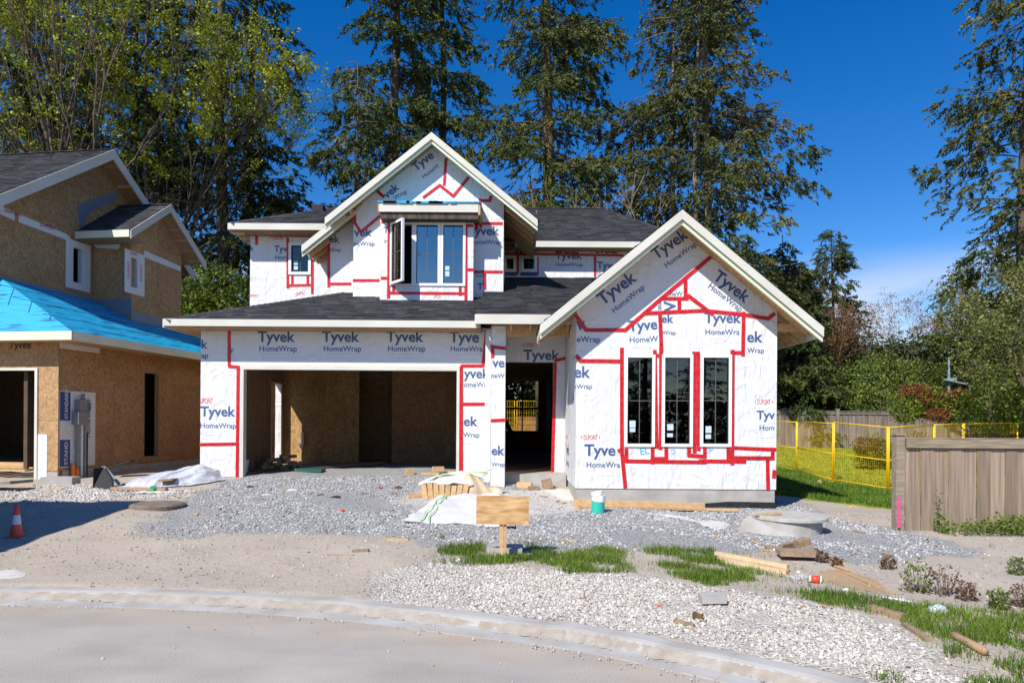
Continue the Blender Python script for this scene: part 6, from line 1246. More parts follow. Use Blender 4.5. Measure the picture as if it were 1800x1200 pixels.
mb.add(P, [(2*i, 2*i+1, 2*i+3, 2*i+2) for i in range(13)]); mb.build('curl', M['deadleaf'], t, True); a, b = G(1185, 1094), G(1220, 1102); mb = MB(); mb.bar(a+Vector((0, 0, .02)), b+Vector((0, 0, .015)), .03, .022); mb.build('wedge', M['lumber_old'], t)
def scrap(px_, py_, sz, mt, label, seed=1, name='litter', flat=.5):
    s = G(px_, py_); mb = MB(); rg = random.Random(seed); P = [s+Vector((x_*sz*rg.uniform(.6, 1.2), y_*sz*rg.uniform(.5, 1.1), rg.uniform(.2, 1)*sz*flat)) for x_, y_ in ((-1, -1), (0, -1.2), (1, -.8), (1.1, .2), (.8, 1), (-.1, 1.1), (-1, .8), (-1.2, 0))]+[s+Vector((0, 0, sz*flat*1.6))]
    mb.add(P, [(i, (i+1) % 8, 8) for i in range(8)]); lo = [Vector(p)*1 for p in P[:8]]; 
    for q in lo: q.z = s.z-.002
    mb.add(P[:8]+lo, [(i, i+8, (i+1) % 8+8, (i+1) % 8) for i in range(8)]); return single(mb, name, M[mt], label, 'litter')
scrap(798, 967, .035, 'coneorange', 'crumpled pink-red wrapper in the grass left of the sign', 1); scrap(807, 985, .035, 'plastic', 'white paper scrap at the edge of the grass left of the sign', 2); scrap(970, 962, .022, 'cyan', 'small blue bottle cap on the gravel right of the sign', 3); scrap(968, 984, .03, 'galv', 'pale green glassy scrap in the grass right of the sign', 4); scrap(602, 898, .045, 'coneorange', 'small red plastic scrap on the grey gravel', 5); scrap(1160, 1065, .018, 'coneorange', 'tiny red and white wrapper on the pale gravel', 6); scrap(1414, 1067, .02, 'brick', 'small rusty leaf scrap on the pale gravel, left of two', 7); scrap(1445, 1067, .02, 'brick', 'small rusty leaf scrap on the pale gravel, right of two', 8); scrap(1488, 1037, .03, 'plastic', 'white plastic scrap by the orange sawdust', 9); scrap(1404, 1005, .02, 'plastic', 'little white scrap behind the paper cup', 10)
scrap(1440, 852, .08, 'lumber', 'tan paper scrap in the long grass before the yellow fence', 11, flat=1.2); scrap(1410, 845, .05, 'plastic', 'white scrap in the long grass near the house corner', 12); scrap(1500, 891, .06, 'lumber', 'pale wood chip at the edge of the long grass', 13); scrap(700, 858, .07, 'deadleaf', 'brown crumpled leaf scrap on the white dust before the garage', 14); scrap(668, 858, .05, 'brick', 'rust-coloured scrap on the gravel before the garage', 15); scrap(590, 874, .09, 'dark', 'dark fabric scrap on the gravel drive', 16, flat=.25); scrap(515, 862, .09, 'plastic', 'white torn film on the gravel before the garage', 17, flat=.3); scrap(440, 857, .06, 'deadleaf', 'brown scrap on the gravel near the left garage pier', 18); scrap(470, 870, .08, 'plastic', 'pale torn scrap on the gravel drive at left', 19, flat=.3); scrap(1019, 892, .05, 'dark', 'dark clod by the white dust beside the turquoise pipe', 20); scrap(226, 1045, .045, 'plastic', 'white flat scrap lying in the gutter', 21, flat=.25)
ANCH = [((884, 930), 'the sign board'), ((1051, 890), 'the turquoise pipe'), ((1382, 915), 'the concrete manhole riser'), ((240, 850), 'the silvery tarpaulin'), ((272, 890), 'the round manhole cover'), ((760, 860), 'the lumber stack'), ((602, 898), 'the small red scrap'), ((1400, 975), 'the scrap heap'), ((1434, 1024), 'the red paper cup'), ((1650, 1075), 'the clear plastic bag'), ((420, 840), 'the left garage pier'), ((925, 855), 'the front step'), ((1250, 1050), 'the concrete paver'), ((1320, 995), 'the pale lumber lengths'), ((515, 862), 'the white torn film'), ((755, 832), 'the wood offcuts by the garage')]
for i, (px_, py_) in enumerate([(505, 866), (548, 868), (562, 870), (655, 843), (603, 843), (640, 868), (690, 868), (400, 872), (455, 900), (980, 882), (990, 885), (955, 873), (300, 888), (345, 905), (1260, 945), (1305, 938), (1345, 968), (1210, 965), (1330, 955), (1470, 985), (1510, 935), (1000, 951), (1480, 1000), (1650, 1010), (1560, 975)]):
    a = G(px_, py_); th_ = random.random()*3; l_ = random.uniform(.04, .11); mb = MB(); mb.bar(a+Vector((-math.cos(th_)*l_, -math.sin(th_)*l_, .012)), a+Vector((math.cos(th_)*l_, math.sin(th_)*l_, .02)), random.uniform(.02, .05), .014)
    mk = random.choice(['lumber', 'lumber_old', 'tube']); (qx, qy), an = min(ANCH, key=lambda t: abs(t[0][0]-px_)+3*abs(t[0][1]-py_)); dx_, dy_ = px_-qx, (py_-qy)*3; rel = ('just ' if math.hypot(dx_, dy_) < 45 else '')+(('right of' if dx_ > 0 else 'left of') if abs(dx_) > abs(dy_) else ('in front of' if dy_ > 0 else 'behind'))
    single(mb, 'wood_chip', M[mk], 'small %s wood chip lying %s %s' % ({'lumber': 'tan', 'lumber_old': 'grey-brown', 'tube': 'reddish'}[mk], rel, an), 'wood chip', 'small wood chips strewn on the plot')
# twig pegs
for px_, py_, hh, lb in ((1026, 1052, .10, 'short dead twig standing upright in the pale gravel'),):
    s = G(px_, py_); mb = MB(); mb.tube([s, s+Vector((.004, 0, hh*.5)), s+Vector((-.002, 0, hh))], [.008, .007, .004], 6); mb.tube([s+Vector((-.06, 0, .006)), s+Vector((.03, .01, .01))], .005, 5); single(mb, 'twig', M['lumber_old'], lb, 'twig')
# stakes by the board fence
s = G(1577, 919); mb = MB(); mb.bar(s+Vector((0, 0, -.1)), s+Vector((-.04, -.02, .62)), .03, .018, (0, 1, 0)); single(mb, 'stake', M['lumber'], 'thin pale stake leaning at the end post of the grey board fence', 'stake')
s = G(1582, 915); s.y = NY-.06; s.z = .12; mb = MB(); mb.bar((XW(1581, 900, NY-.06), NY-.05, .08), (XW(1581, 860, NY-.06), NY-.05, .55), .035, .015, (0, 1, 0)); single(mb, 'stake', M['pink'], 'fluorescent pink marker stake against the fence post', 'stake')
# street lamp beyond the shrubs
lx, ly = XW(1668, 660, 31.2), 31.2; t = thing('street_lamp', 'pale blue-grey street lamp with a flat slanting head above the shrubs', 'street lamp', (lx, ly, .5)); z_ = ZW(1672, 668, ly)
mb = MB(); mb.tube([(lx, ly, .3), (lx, ly, ZW(1668, 628, ly))], [.065, .045], 10); mb.build('pole', M['galv'], t)
mb = MB(); mb.bar((XW(1656, 667, ly), ly-.1, ZW(1656, 667, ly)), (XW(1699, 678, ly), ly-.4, ZW(1699, 678, ly)), .22, .05); mb.build('lamp_head', M['galv'], t); mb = MB(); mb.bar((XW(1662, 664, ly), ly-.12, z_), (XW(1678, 664, ly), ly-.1, z_+.02), .12, .18); mb.build('bracket', M['galv'], t)
# unseen box off to the left, added to cast the shadow on the dirt
cxr, cyf, cyb, chh = -7.5, 5.6, 9.5, 2.75; t = thing('shadow_container', 'unseen stand-in container off to the left, added to cast the shadow on the dirt', 'container', (-8.8, 7.5, .15))
mb = MB(); mb.box(-9.9, cxr-.03, cyf, cyb, .22, chh); 
mb.build('body', M['steelblue'], t)
for k in range(18): mb = MB(); y_ = cyf+.1+k*.21; mb.box(cxr-.03, cxr, y_, y_+.1, .3, chh-.1); mb.build('corrugation', M['steelblue'], t)
for x_ in (-9.9, cxr-.09):
    for y_ in (cyf-.01, cyb-.09): mb = MB(); mb.box(x_, x_+.1, y_, y_+.1, .05, chh+.02); mb.build('corner_post', M['steelblue'], t)
# ================================================================ TREES AND SHRUBS
def kites(P, D, ln, wd, rg, curl=.0):
    """leaf-sized kite faces: base P, direction D (unit), length, width"""
    n = len(P); a = rg.normal(0, 1, (n, 3)); S = np.cross(D, a); S /= np.linalg.norm(S, axis=1)[:, None]+1e-9
    ln = ln[:, None]; wd = wd[:, None]; N = np.cross(D, S)
    V = np.stack([P, P+D*ln*.45+S*wd*.5+N*ln*curl, P+D*ln, P+D*ln*.45-S*wd*.5+N*ln*curl], 1).reshape(-1, 3)
    b = np.arange(n)[:, None]*4; return V, b+np.array([[0, 1, 2, 3]])
def spikes(P, D, ln, wd, rg):
    n = len(P); a = rg.normal(0, 1, (n, 3)); S = np.cross(D, a); S /= np.linalg.norm(S, axis=1)[:, None]+1e-9; ln = ln[:, None]; wd = wd[:, None]
    return np.stack([P-S*wd*.5, P+S*wd*.5, P+D*ln], 1).reshape(-1, 3), np.arange(n)[:, None]*3+np.array([[0, 1, 2]])
def conifer(label, x, Y, Hh, cb, R, seed, nb=110, dens=150, foliage='fir', trunk=.28, bark='bark', group=None, lean=0, z0=.4, shape=.75, bare=0, side=None, low=None, lscale=1, droop=.25, name='fir_tree'):
    rg = np.random.default_rng(seed); t = thing(name, label, 'tree', (x, Y, z0-.3), group)
    ax = lambda z: np.array([x+lean*(z/Hh)+.12*math.sin(z*.35+seed), Y+.1*math.cos(z*.3+seed), z0+z])
    mb = MB(); zs = np.linspace(-.4, Hh, 12); mb.tube([ax(z) for z in zs], [max(.02, trunk*(1-max(z, 0)/Hh)**.8) for z in zs], 9); mb.build('trunk', M[bark], t, True)
    br = MB(); PP, DD, LL, WW = [], [], [], []
    zlist = cb+(Hh-cb)*rg.uniform(0, 1, nb)**.9
    for z in zlist:
        az0 = rg.uniform(0, 2*math.pi); f = (z-cb)/(Hh-cb); prof = (1-f)**shape*(.55+.45*min(1, (f+.12)*4)); L_ = R*prof*rg.uniform(.45, 1.12)+.35; az = az0
        if Hh > 20 and math.sin(z*1.7+seed)+math.sin(az*2+z*.8+seed*2) < -.55 and rg.uniform() < .85: continue
        if side is not None and rg.uniform() < .45 and math.cos(az-side) < 0: az += math.pi
        d = np.array([math.cos(az), math.sin(az), 0]); s_ = np.array([-d[1], d[0], 0]); o = ax(z); up = rg.uniform(-.15, .42)*(1 if f > .5 else .7); dr = droop*rg.uniform(.2, 1.9)
        bend = rg.normal(0, .12); curve = lambda q: o+d*L_*q+s_*bend*L_*q*q+np.array([0, 0, L_*(up*q-dr*q*q+.12*max(0, q-.75))])
        br.tube([curve(q) for q in (0, .3, .6, .9)], [max(.012, .05*(L_/R)*trunk/.28), .03*trunk/.28, .018, .008], 4, cap=False)
        if rg.uniform() < bare: continue
        n = int(dens*2.0*L_/R*rg.uniform(.5, 1.25)*(L_/R+.4)); 
        if n < 4: continue
        q = rg.uniform(.12, 1, n)**.75; nbr = max(4, int(L_*3.2)); tw = rg.integers(0, nbr, n); qb = (tw+.5)/nbr*.85+.15   # branchlets
        sgn = np.where(tw % 2 == 0, 1, -1.); reach = rg.uniform(.05, 1, n)*(.42*L_*(1.15-qb)*.9+.18)
        nc = max(3, n//22); cid = rg.integers(0, nc, n); tw = rg.integers(0, nbr, nc)[cid]; qb = (tw+.5)/nbr*.85+.15; sgn = np.where(tw % 2 == 0, 1, -1.); reach = rg.uniform(.02, 1, nc)[cid]*(.42*L_*(1.15-qb)*.9+.18); hang = rg.uniform(-.05, .5, nc)[cid]
        C0 = np.array([curve(v) for v in qb]); lat = d[None]*.55+s_[None]*sgn[:, None]*.85
        ca = np.stack([rg.normal(0, .35, nc), rg.normal(0, .35, nc), -rg.uniform(.05, 1.15, nc)], -1)[cid]; Dc = lat*.85+ca; Dc /= np.linalg.norm(Dc, axis=1)[:, None]; la = (rg.uniform(.35, .85, nc)*lscale)[cid]; tt = rg.uniform(0, 1, n)**.85
        P = C0+lat*reach[:, None]; P[:, 2] -= reach*.28+hang*(.25+reach*.6); P += Dc*(la*tt)[:, None]+rg.normal(0, .03, (n, 3))
        Sd = np.cross(Dc, np.array([0, 0, 1.])+rg.normal(0, .25, (n, 3))); Sd /= np.linalg.norm(Sd, axis=1)[:, None]+1e-9; D = Dc*.8+Sd*(np.where(rg.uniform(0, 1, n) < .5, 1, -1)*(.75-.3*tt))[:, None]+rg.normal(0, .16, (n, 3))-np.array([0, 0, .18]); D /= np.linalg.norm(D, axis=1)[:, None]
        PP.append(P); DD.append(D); LL.append(rg.uniform(.13, .27, n)*lscale*(1.1-.5*tt)); WW.append(rg.uniform(.045, .092, n)*lscale)
    if low:   # sparse dead branches under the crown
        for k in range(low):
            z = rg.uniform(cb*.35, cb+1); az = rg.uniform(0, 6.28); L_ = rg.uniform(.5, R*.55); o = ax(z); d = np.array([math.cos(az), math.sin(az), rg.uniform(-.3, .1)]); br.tube([o, o+d*L_*.5+np.array([0, 0, .05]), o+d*L_+np.array([0, 0, -.1])], [.03, .018, .006], 3, cap=False)
    br.build('branches', M[bark if bark != 'bark' else 'bark_pale'] if bare else M['bark'], t, True)
    V, Fc = spikes(np.concatenate(PP), np.concatenate(DD), np.concatenate(LL), np.concatenate(WW), rg); npmesh('crown', V, Fc, M[foliage], t); return t
def broad(label, x, Y, Hh, seed, spread=.5, depth=6, trunk=.2, leafm=None, nleaf=10, lsz=.12, bark='bark_pale', twigm='twig', group=None, z0=.4, stems=1, first=.35, clump=.3, name='deciduous_tree', minleafz=0, lean=(0, 0), flat=.4, up=.25, tip=1, cull=0):
    rg = random.Random(seed); ng = np.random.default_rng(seed); t = thing(name, label, 'tree', (x, Y, z0-.2), group); tr = MB(); tw = MB(); tips = []
    def grow(p, d, L_, r, k):
        pts = [p]; q = p; dd = d
        for i in range(3): dd = (dd+Vector((rg.gauss(0, .12), rg.gauss(0, .12), rg.gauss(0, .06)+.04))).normalized(); q = q+dd*L_/3; pts.append(q)
        (tr if r > .03 else tw).tube(pts, [r, r*.88, r*.78, r*.68], 6 if r > .04 else 3, cap=False)
        if k <= tip: tips.append((q, dd, pts[1]))
        if k <= 0: return
        n = 2 if rg.random() < .55 else 3
        for i in range(n):
            a = rg.uniform(0, 6.28); s = spread*rg.uniform(.5, 1.3); perp = dd.cross(Vector((math.cos(a), math.sin(a), .3))).normalized(); nd = (dd+perp*s+Vector((0, 0, up*.3))).normalized(); grow(q, nd, L_*rg.uniform(.68, .92), r*rg.uniform(.55, .72), k-1)
        if rg.random() < .5:
            a = rg.uniform(0, 6.28); perp = dd.cross(Vector((math.cos(a), math.sin(a), .3))).normalized(); grow(pts[2], (dd*.5+perp).normalized(), L_*.55, r*.4, max(0, k-2))
    for s in range(stems):
        a = 6.28*s/stems+rg.random(); o = Vector((x, Y, z0-.2)) if stems == 1 else Vector((x+.5*math.cos(a), Y+.5*math.sin(a), z0-.2)); d0 = Vector((lean[0]+(0 if stems == 1 else .3*math.cos(a)), lean[1]+(0 if stems == 1 else .3*math.sin(a)), 1)).normalized(); grow(o, d0, Hh*first, trunk*rg.uniform(.8, 1.1), depth)
    if tr.v: tr.build('trunk', M[bark], t, True)
    if tw.v: tw.build('twigs', M[twigm], t)
    if leafm and tips:
        T = np.array([tuple(a) for a, b, c in tips]); T2 = np.array([tuple(c) for a, b, c in tips]); n = len(T)*nleaf; i = ng.integers(0, len(T), n); f = ng.uniform(0, .6, n)[:, None]
        P = T[i]*(1-f)+T2[i]*f+ng.normal(0, clump, (n, 3))*np.array([1, 1, flat]); k = P[:, 2] > minleafz; P = P[k]; n = len(P); D = ng.normal(0, 1, (n, 3))*np.array([1, 1, .55]); D /= np.linalg.norm(D, axis=1)[:, None]
        V, Fc = kites(P, D, lsz*ng.uniform(.6, 1.3, n), lsz*ng.uniform(.5, .9, n), ng, .1); npmesh('crown', V, Fc, M[leafm], t)
    return t
def shrub(label, pts, n, lsz, mt, seed, name='shrub', cat='shrub', group=None, kind=None, nb=30, sticks='twig', n_st=40):
    """pts: ellipsoids (x, y, z, rx, ry, rz) that together give the outline"""
    rg = np.random.default_rng(seed); b = pts[0]; t = thing(name, label, cat, (b[0], b[1], gz(b[0], b[1])), group); P = []
    wt = np.array([p[3]*p[5] for p in pts]); wt = wt/wt.sum()
    for p, w_ in zip(pts, wt):
        k = int(n*w_); d = rg.normal(0, 1, (k, 3)); d /= np.linalg.norm(d, axis=1)[:, None]; r_ = rg.uniform(.55, 1.06, k)**.6; ph = rg.uniform(0, 6.28, 6)
        bump = 1+.16*np.sin(d[:, 0]*7+ph[0])*np.sin(d[:, 1]*6+ph[1])+.14*np.sin(d[:, 2]*9+ph[2]+d[:, 0]*5)+.08*np.sin(d[:, 0]*17+ph[3])*np.sin(d[:, 2]*15+ph[4]); q = d*(r_*bump)[:, None]*np.array(p[3:6])+np.array(p[:3]); P.append(q)
    P = np.concatenate(P); P = P[P[:, 2] > .05]; m = len(P); D = rg.normal(0, 1, (m, 3))*np.array([1, 1, .7])+np.array([0, -.2, .15]); D /= np.linalg.norm(D, axis=1)[:, None]
    V, Fc = kites(P, D, lsz*rg.uniform(.6, 1.3, m), lsz*rg.uniform(.4, .75, m), rg, .1); npmesh('foliage', V, Fc, M[mt], t)
    mb = MB(); rr2 = random.Random(seed)
    for k in range(n_st):
        p = rr2.choice(pts); a = rr2.uniform(0, 6.28); rr3 = rr2.uniform(.3, 1.05); e = Vector((p[0]+p[3]*rr3*math.cos(a), p[1]+p[4]*rr3*math.sin(a), p[2]+p[5]*rr2.uniform(.2, 1.1))); s = Vector((p[0]+p[3]*.3*math.cos(a), p[1], p[2]-p[5]*.9)); mb.tube([s, s.lerp(e, .5)+Vector((0, 0, .1*p[5])), e], [lsz*.16, lsz*.12, lsz*.05], 3, cap=False)
    mb.build('stems', M[sticks], t); return t
XX_ = lambda px_, Y: (px_-900)/F*Y
# firs
GF = 'tall firs behind the houses'
fir = lambda lb, px_, Y, **k: conifer(lb, XX_(px_, Y), Y, group=GF, **k)
f1 = fir('tall fir with a thick dark trunk between the plywood house and the wrapped house', 386, 32, Hh=34, cb=2.5, R=3.5, seed=11, nb=200, dens=400, foliage='fir_dark', trunk=.36, side=0, low=20)
fir('fir just right of the thick dark trunk, its branches reaching towards the sky gap', 440, 34, Hh=36, cb=3.5, R=3.5, seed=12, nb=170, dens=380, foliage='fir_dark', trunk=.26, side=0, low=16)
fir('dense fir directly behind the upper gable, left of its peak', 688, 34, Hh=38, cb=5.5, R=3.5, seed=13, nb=250, dens=560, foliage='fir', trunk=.33, low=14)
fir('dense fir behind the upper gable, right of its peak', 772, 36, Hh=36, cb=7, R=3.0, seed=14, nb=210, dens=480, foliage='fir', trunk=.28)
fir('slender thin-topped fir over the left upper roof', 620, 30, Hh=17.0, cb=4.0, R=2.9, seed=15, nb=100, dens=260, foliage='fir', trunk=.16, bare=.3, shape=.35)
fir('broad dark fir with golden lower twigs behind the main roof ridge', 958, 34, Hh=38, cb=9.5, R=4.9, seed=16, nb=290, dens=560, side=0, foliage='fir', trunk=.42, bark='bark_moss', low=26)
fir('tall fir with pale twin trunks behind the right gable', 1238, 32, Hh=29, cb=6.5, R=5.5, seed=17, nb=260, dens=640, foliage='fir_olive', trunk=.30, bark='bark_pale', shape=.7, bare=.22)
fir('thin fir with pale trunk left of the twin-trunked fir', 1181, 33, Hh=28, cb=6, R=4.2, seed=18, nb=150, dens=400, foliage='fir_olive', trunk=.17, bark='bark_pale', bare=.25)
fir('sparse browning fir top above the right gable', 1222, 31, Hh=28, cb=14, R=5.5, seed=19, nb=100, dens=190, foliage='fir_brown', trunk=.15, bark='bark_pale', bare=.4)
fir('low spreading fir limbs behind the ridge between the two gables', 1130, 36, Hh=14, cb=5.5, R=4.8, seed=20, nb=110, dens=380, foliage='fir_dark', trunk=.2)
fir('large fir at the right edge of the picture above the budding tree', 1800, 27, Hh=28, cb=8.2, R=4.0, seed=21, nb=220, dens=420, foliage='fir_olive', trunk=.3)
for i, (px_, Y, tr_, cb_, fo_, lb) in enumerate([(38, 30, .26, 9, 'fir', 'straight fir trunk at the far left above the plywood roof'), (152, 31, .22, 11, 'fir', 'straight fir trunk behind the left roof ridge'), (240, 33, .24, 9.5, 'fir_dark', 'tall bare-legged fir by the plywood gable peak'), (257, 31, .15, 12, 'fir', 'slim smooth trunk right of the plywood gable peak'), (302, 34, .2, 5, 'fir_dark', 'slim fir behind the small gable of the plywood house'), (328, 36, .14, 3.5, 'fir_dark', 'thin young fir rising beside the small plywood gable')]):
    fir(lb, px_, Y, Hh=30, cb=cb_, R=2.7 if i > 2 else 2.9, seed=40+i, nb=105, dens=270, foliage=fo_, trunk=tr_, low=14)
conifer('dark green fir just right of the wrapped house', XX_(1402, 35), 35, 9.3, .6, 2.4, 61, nb=130, dens=480, foliage='fir', trunk=.16, group='firs right of the house')
conifer('shorter dark fir close behind the wrapped house corner', XX_(1372, 37), 37, 11.5, .5, 2.6, 62, nb=110, dens=420, foliage='fir_dark', trunk=.16, group='firs right of the house')
conifer('pointed dark fir standing far behind the brown bare tree', XX_(1462, 44), 44, 13.8, 1.5, 3.0, 63, nb=170, dens=420, foliage='fir_dark', trunk=.18, group='firs right of the house')
conifer('small pointed fir seen left of the pointed dark fir', XX_(1398, 46), 46, 12.0, 2, 2.4, 64, nb=90, dens=260, foliage='fir', trunk=.15, group='firs right of the house')
conifer('bushy dark fir behind the street lamp', XX_(1690, 42), 42, 10.8, .6, 4.0, 65, nb=120, dens=420, foliage='fir', trunk=.2, group='firs right of the house')
conifer('fir filling the gap left of the street lamp', XX_(1580, 45), 45, 6.5, .4, 3.6, 66, nb=90, dens=380, foliage='fir_olive', trunk=.18, group='firs right of the house')
conifer('dark fir behind the budding tree at the right edge', XX_(1810, 34), 34, 12.5, .6, 3.9, 67, nb=120, dens=420, foliage='fir_dark', trunk=.2, group='firs right of the house')
# maples with yellow-green spring leaf clusters
GM = 'maples in young leaf'
for i, (px_, Y, hh, st, ln, lb) in enumerate([(95, 27, 14.5, 3, (-.05, 0), 'many-stemmed maple with yellow-green young leaves behind the plywood roof ridge'), (140, 29, 13.5, 2, (.02, 0), 'maple in young leaf forking widely beside the plywood gable peak'), (0, 28, 14.5, 2, (-.02, 0), 'maple in young leaf at the far left edge'), (180, 31, 12, 1, (-.03, 0), 'maple in young leaf leaning towards the thick dark fir'), (45, 32, 15.5, 2, (.0, 0), 'maple in young leaf rear of the far left pair')]):
    broad(lb, XX_(px_, Y), Y, hh, 70+i, spread=.34, depth=6, trunk=.15, leafm='maple', nleaf=22, lsz=.125, stems=st, first=.36, clump=.12, group=GM, name='maple_tree', minleafz=11.8, lean=ln, flat=.35, up=.5, tip=1, bark='bark', twigm='bark')
# bare trees
broad('slender bare tree with ascending twigs right of the upper gable peak', XX_(866, 29), 29, 9.8, 81, spread=.38, depth=6, trunk=.11, leafm='bud', nleaf=1, lsz=.07, first=.30, clump=.12, group='bare trees', up=.6, twigm='twig')
broad('bare forked tree by the right slope of the upper gable', XX_(914, 27), 27, 8.6, 82, spread=.5, depth=6, trunk=.13, leafm='bud', nleaf=1, lsz=.07, first=.30, group='bare trees', twigm='twig_gold', bark='bark')
broad('mossy golden bare tree tangled before the broad fir', XX_(975, 29), 29, 9.6, 83, spread=.6, depth=6, trunk=.15, leafm='bud', nleaf=2, lsz=.09, first=.30, group='bare trees', twigm='twig_gold', bark='bark_moss')
broad('rust-brown bare tree right of the wrapped house', XX_(1462, 41), 41, 7.6, 84, spread=.42, depth=7, trunk=.13, leafm='deadleaf', nleaf=3, lsz=.12, first=.27, clump=.2, group='bare trees', twigm='twig_rust', stems=2, up=.6)
broad('second rust-brown bare tree behind the bramble bank', XX_(1505, 43), 43, 6.2, 85, spread=.45, depth=7, trunk=.13, leafm='deadleaf', nleaf=4, lsz=.13, first=.27, clump=.2, group='bare trees', twigm='twig_rust', stems=2)
broad('distant pinkish budding tree under the cloud', XX_(1560, 52), 52, 9, 86, spread=.45, depth=7, trunk=.14, leafm='budpink', nleaf=3, lsz=.12, first=.27, clump=.2, group='bare trees', twigm='twig_rust', up=.5)
broad('distant pinkish budding tree left of the leafy right-hand tree', XX_(1625, 50), 50, 9, 87, spread=.45, depth=7, trunk=.14, leafm='budpink', nleaf=4, lsz=.13, first=.27, clump=.2, group='bare trees', twigm='twig_rust', up=.5)
broad('gnarled tree with small fresh yellow-green leaves at the right', XX_(1815, 19), 19, 6.8, 88, spread=.8, depth=7, trunk=.13, leafm='apple', nleaf=10, lsz=.085, first=.2, clump=.10, group='leafing trees at the right', bark='bark', twigm='bark', up=.15, flat=.8, tip=2)
broad('second gnarled tree with fresh leaves at the right edge', XX_(1850, 21), 21, 8.2, 89, spread=.75, depth=7, trunk=.15, leafm='apple', nleaf=10, lsz=.09, first=.22, clump=.22, group='leafing trees at the right', bark='bark', twigm='bark', up=.2, flat=.8, tip=2, lean=(-.12, 0))
broad('leafing tree behind the street lamp with pale green leaves', XX_(1830, 30), 30, 6.6, 90, spread=.7, depth=7, trunk=.16, leafm='apple', nleaf=20, lsz=.12, first=.24, clump=.25, group='leafing trees at the right', bark='bark', twigm='bark', flat=.8, tip=2)
# shrubs and bramble banks
def el(px_, py_, Y, rx, ry, rz): p = W(px_, py_, Y); return (p.x, p.y, p.z, rx, ry, rz)
shrub('bramble bank of bright green leaves beyond the far wooden fence', [el(1480, 695, 36, 2.6, 1.6, 1.6), el(1560, 675, 37, 2.8, 1.6, 1.5), el(1420, 700, 35.5, 1.6, 1.4, 1.4), el(1640, 690, 37, 2.6, 1.6, 1.7), el(1520, 712, 34.8, 3, 1.0, .8), el(1720, 695, 37, 2.4, 1.4, 1.8), el(1790, 690, 36, 2.4, 1.4, 2)], 26000, .15, 'bush', 101, name='bramble_bank', n_st=90)
shrub('dark evergreen mass behind the bramble bank', [el(1500, 660, 43, 5, 2, 2.2), el(1650, 655, 43, 6, 2, 2.4), el(1800, 640, 42, 6, 2, 3), el(1400, 650, 42, 4, 2, 3)], 22000, .26, 'fir_dark', 108, name='evergreen_thicket')
shrub('large red-tipped shrub at the far wooden fence', [el(1625, 708, 30.5, 1.15, .9, .75), el(1680, 715, 30.3, 1.0, .8, .7), el(1590, 722, 30, .6, .6, .55)], 6500, .12, 'bush_bright', 102, n_st=40)
shrub('crimson new leaves crowning the large shrub', [el(1610, 695, 30.2, .75, .8, .5), el(1680, 700, 30, .8, .7, .45), el(1650, 728, 29.6, .6, .3, .3)], 2300, .12, 'redleaf', 103, name='red_leaved_shrub')
shrub('low green shrub with reddish tips on the lawn behind the yellow mesh', [el(1535, 793, 23, .62, .5, .52), el(1560, 800, 23, .45, .4, .42)], 3200, .085, 'bush_bright', 104); shrub('few red shoots on the low lawn shrub', [el(1525, 780, 22.8, .5, .4, .25)], 350, .085, 'redleaf', 105, name='red_shoots')
shrub('yellow-green shrub in the gap between the two houses', [el(385, 520, 27, 1.4, 1, 1.3), el(345, 545, 27, 1.2, 1, 1.2), el(420, 555, 27, 1.0, 1, 1.2), el(350, 620, 27, 2, 1, 2)], 9000, .17, 'bush_bright', 106); shrub('dark shrub low behind the gap between the houses', [el(330, 620, 31, 3, 1.5, 2.2), el(400, 600, 32, 2.5, 1.5, 2.0)], 9000, .2, 'fir_dark', 107)
shrub('green ivy creeping at the foot of the grey board fence', [el(1690, 938, 10.1, .35, .22, .16), el(1740, 935, 10.2, .4, .22, .2), el(1780, 932, 10.2, .3, .22, .24), el(1655, 930, 10.3, .10, .12, .22), el(1830, 932, 10.2, .4, .22, .24)], 2600, .055, 'bush', 110, name='ivy', n_st=20)
shrub('small climbing sprig on the grey board fence', [el(1648, 900, 10.33, .05, .04, .32)], 60, .05, 'bush', 111, name='ivy_sprig', n_st=3)
shrub('dark shrubs seen through the house beyond the brown fence', [(0, 41, 2.5, 3, 1.5, 3.4), (3, 41.5, 2.5, 3, 1.5, 3.2), (-3, 42, 3, 3, 1.5, 3.4), (1, 40.2, 1.6, 2.4, 1, 1.4)], 26000, .3, 'fir', 112, name='evergreen_hedge')
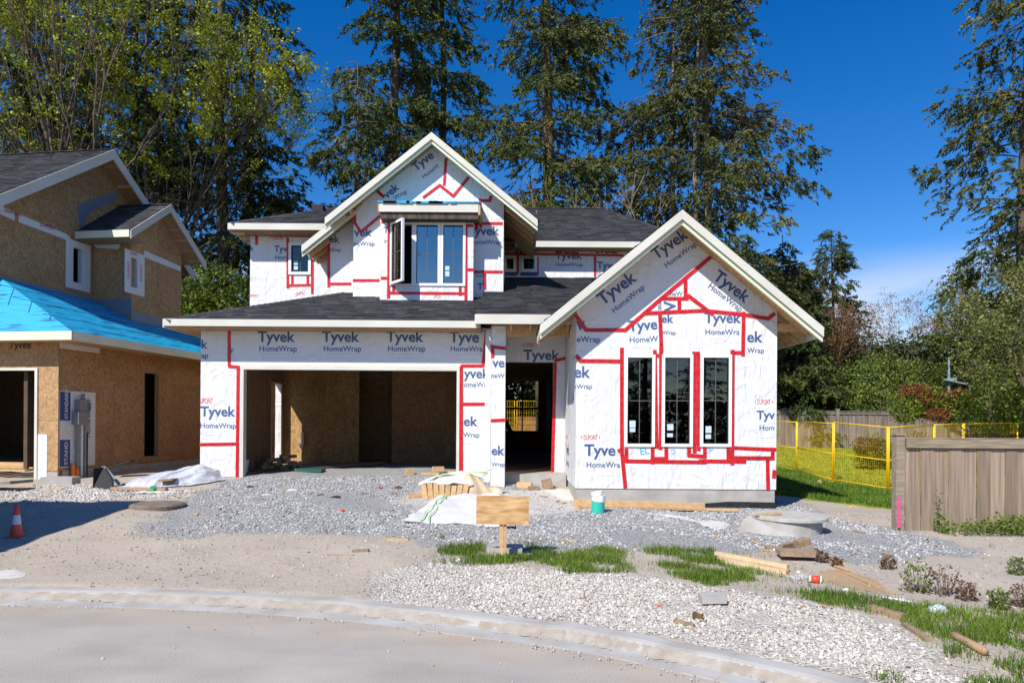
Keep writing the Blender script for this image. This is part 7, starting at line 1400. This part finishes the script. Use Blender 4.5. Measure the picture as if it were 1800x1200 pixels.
shrub('leafy dark bush under the gnarled tree behind the yellow mesh', [el(1765, 700, 22, 1.2, .9, 1.1), el(1820, 690, 21, 1.1, .9, 1.3), el(1722, 735, 23, .7, .6, .5)], 6000, .11, 'bush', 113)
shrub('dark hedge across the street behind the camera', [(-14, -30, 1.6, 8, 1.5, 2.4), (0, -30, 1.6, 8, 1.5, 2.6), (14, -30, 1.6, 8, 1.5, 2.4)], 9000, .5, 'fir_dark', 114, name='hedge', cat='hedge')
for i, (px_, py_, r_, mt, lb) in enumerate([(1612, 1040, .20, 'bush', 'dark leafy weed beside the orange sawdust patch'), (1660, 1045, .20, 'deadleaf', 'purplish withered weed right of the leafy weed'), (1700, 1055, .12, 'deadleaf', 'small withered weed farther right on the sand'), (1790, 1010, .14, 'bush', 'thin green weed at the right edge on the sand'), (1560, 1000, .10, 'deadleaf', 'small brown weed on the dirt by the scrap heap'), (1445, 988, .10, 'deadleaf', 'pale brown weed just right of the scrap heap'), (1470, 995, .07, 'deadleaf', 'tiny dead weed on the dirt behind the paper cup'), (1790, 1065, .14, 'deadleaf', 'withered weed at the right edge by the grass'), (1755, 1070, .12, 'bush', 'broad-leaved weed in the lower right grass')]):
    p = G(px_, py_); shrub(lb, [(p.x, p.y, p.z+r_*.6, r_*.8, r_*.6, r_*.8)], 260 if mt == 'bush' else 150, .035, mt, 120+i, name='weed', cat='weed', n_st=16, sticks='twig')
# trees across the street, mirrored in the panes
for i, (x_, y_, s_, lb) in enumerate([(-10, -34, .62, 'fir across the street, left of the camera'), (-2, -32, .7, 'fir across the street, straight behind the camera'), (5, -33, .66, 'fir across the street, a little right of the camera'), (12, -35, .72, 'fir across the street, far right'), (1.5, -37, .75, 'rear fir across the street'), (8.5, -38, .75, 'rear right fir across the street'), (-6, -38, .72, 'rear left fir across the street'), (16, -31, .6, 'outermost right fir across the street')]):
    c = copy_tree(f1); c.location = (x_, y_, 0); c.scale = (s_*1.3, s_*1.3, s_*.62); c.rotation_euler = (0, 0, i*1.3); c['label'] = lb; c['group'] = 'firs across the street'
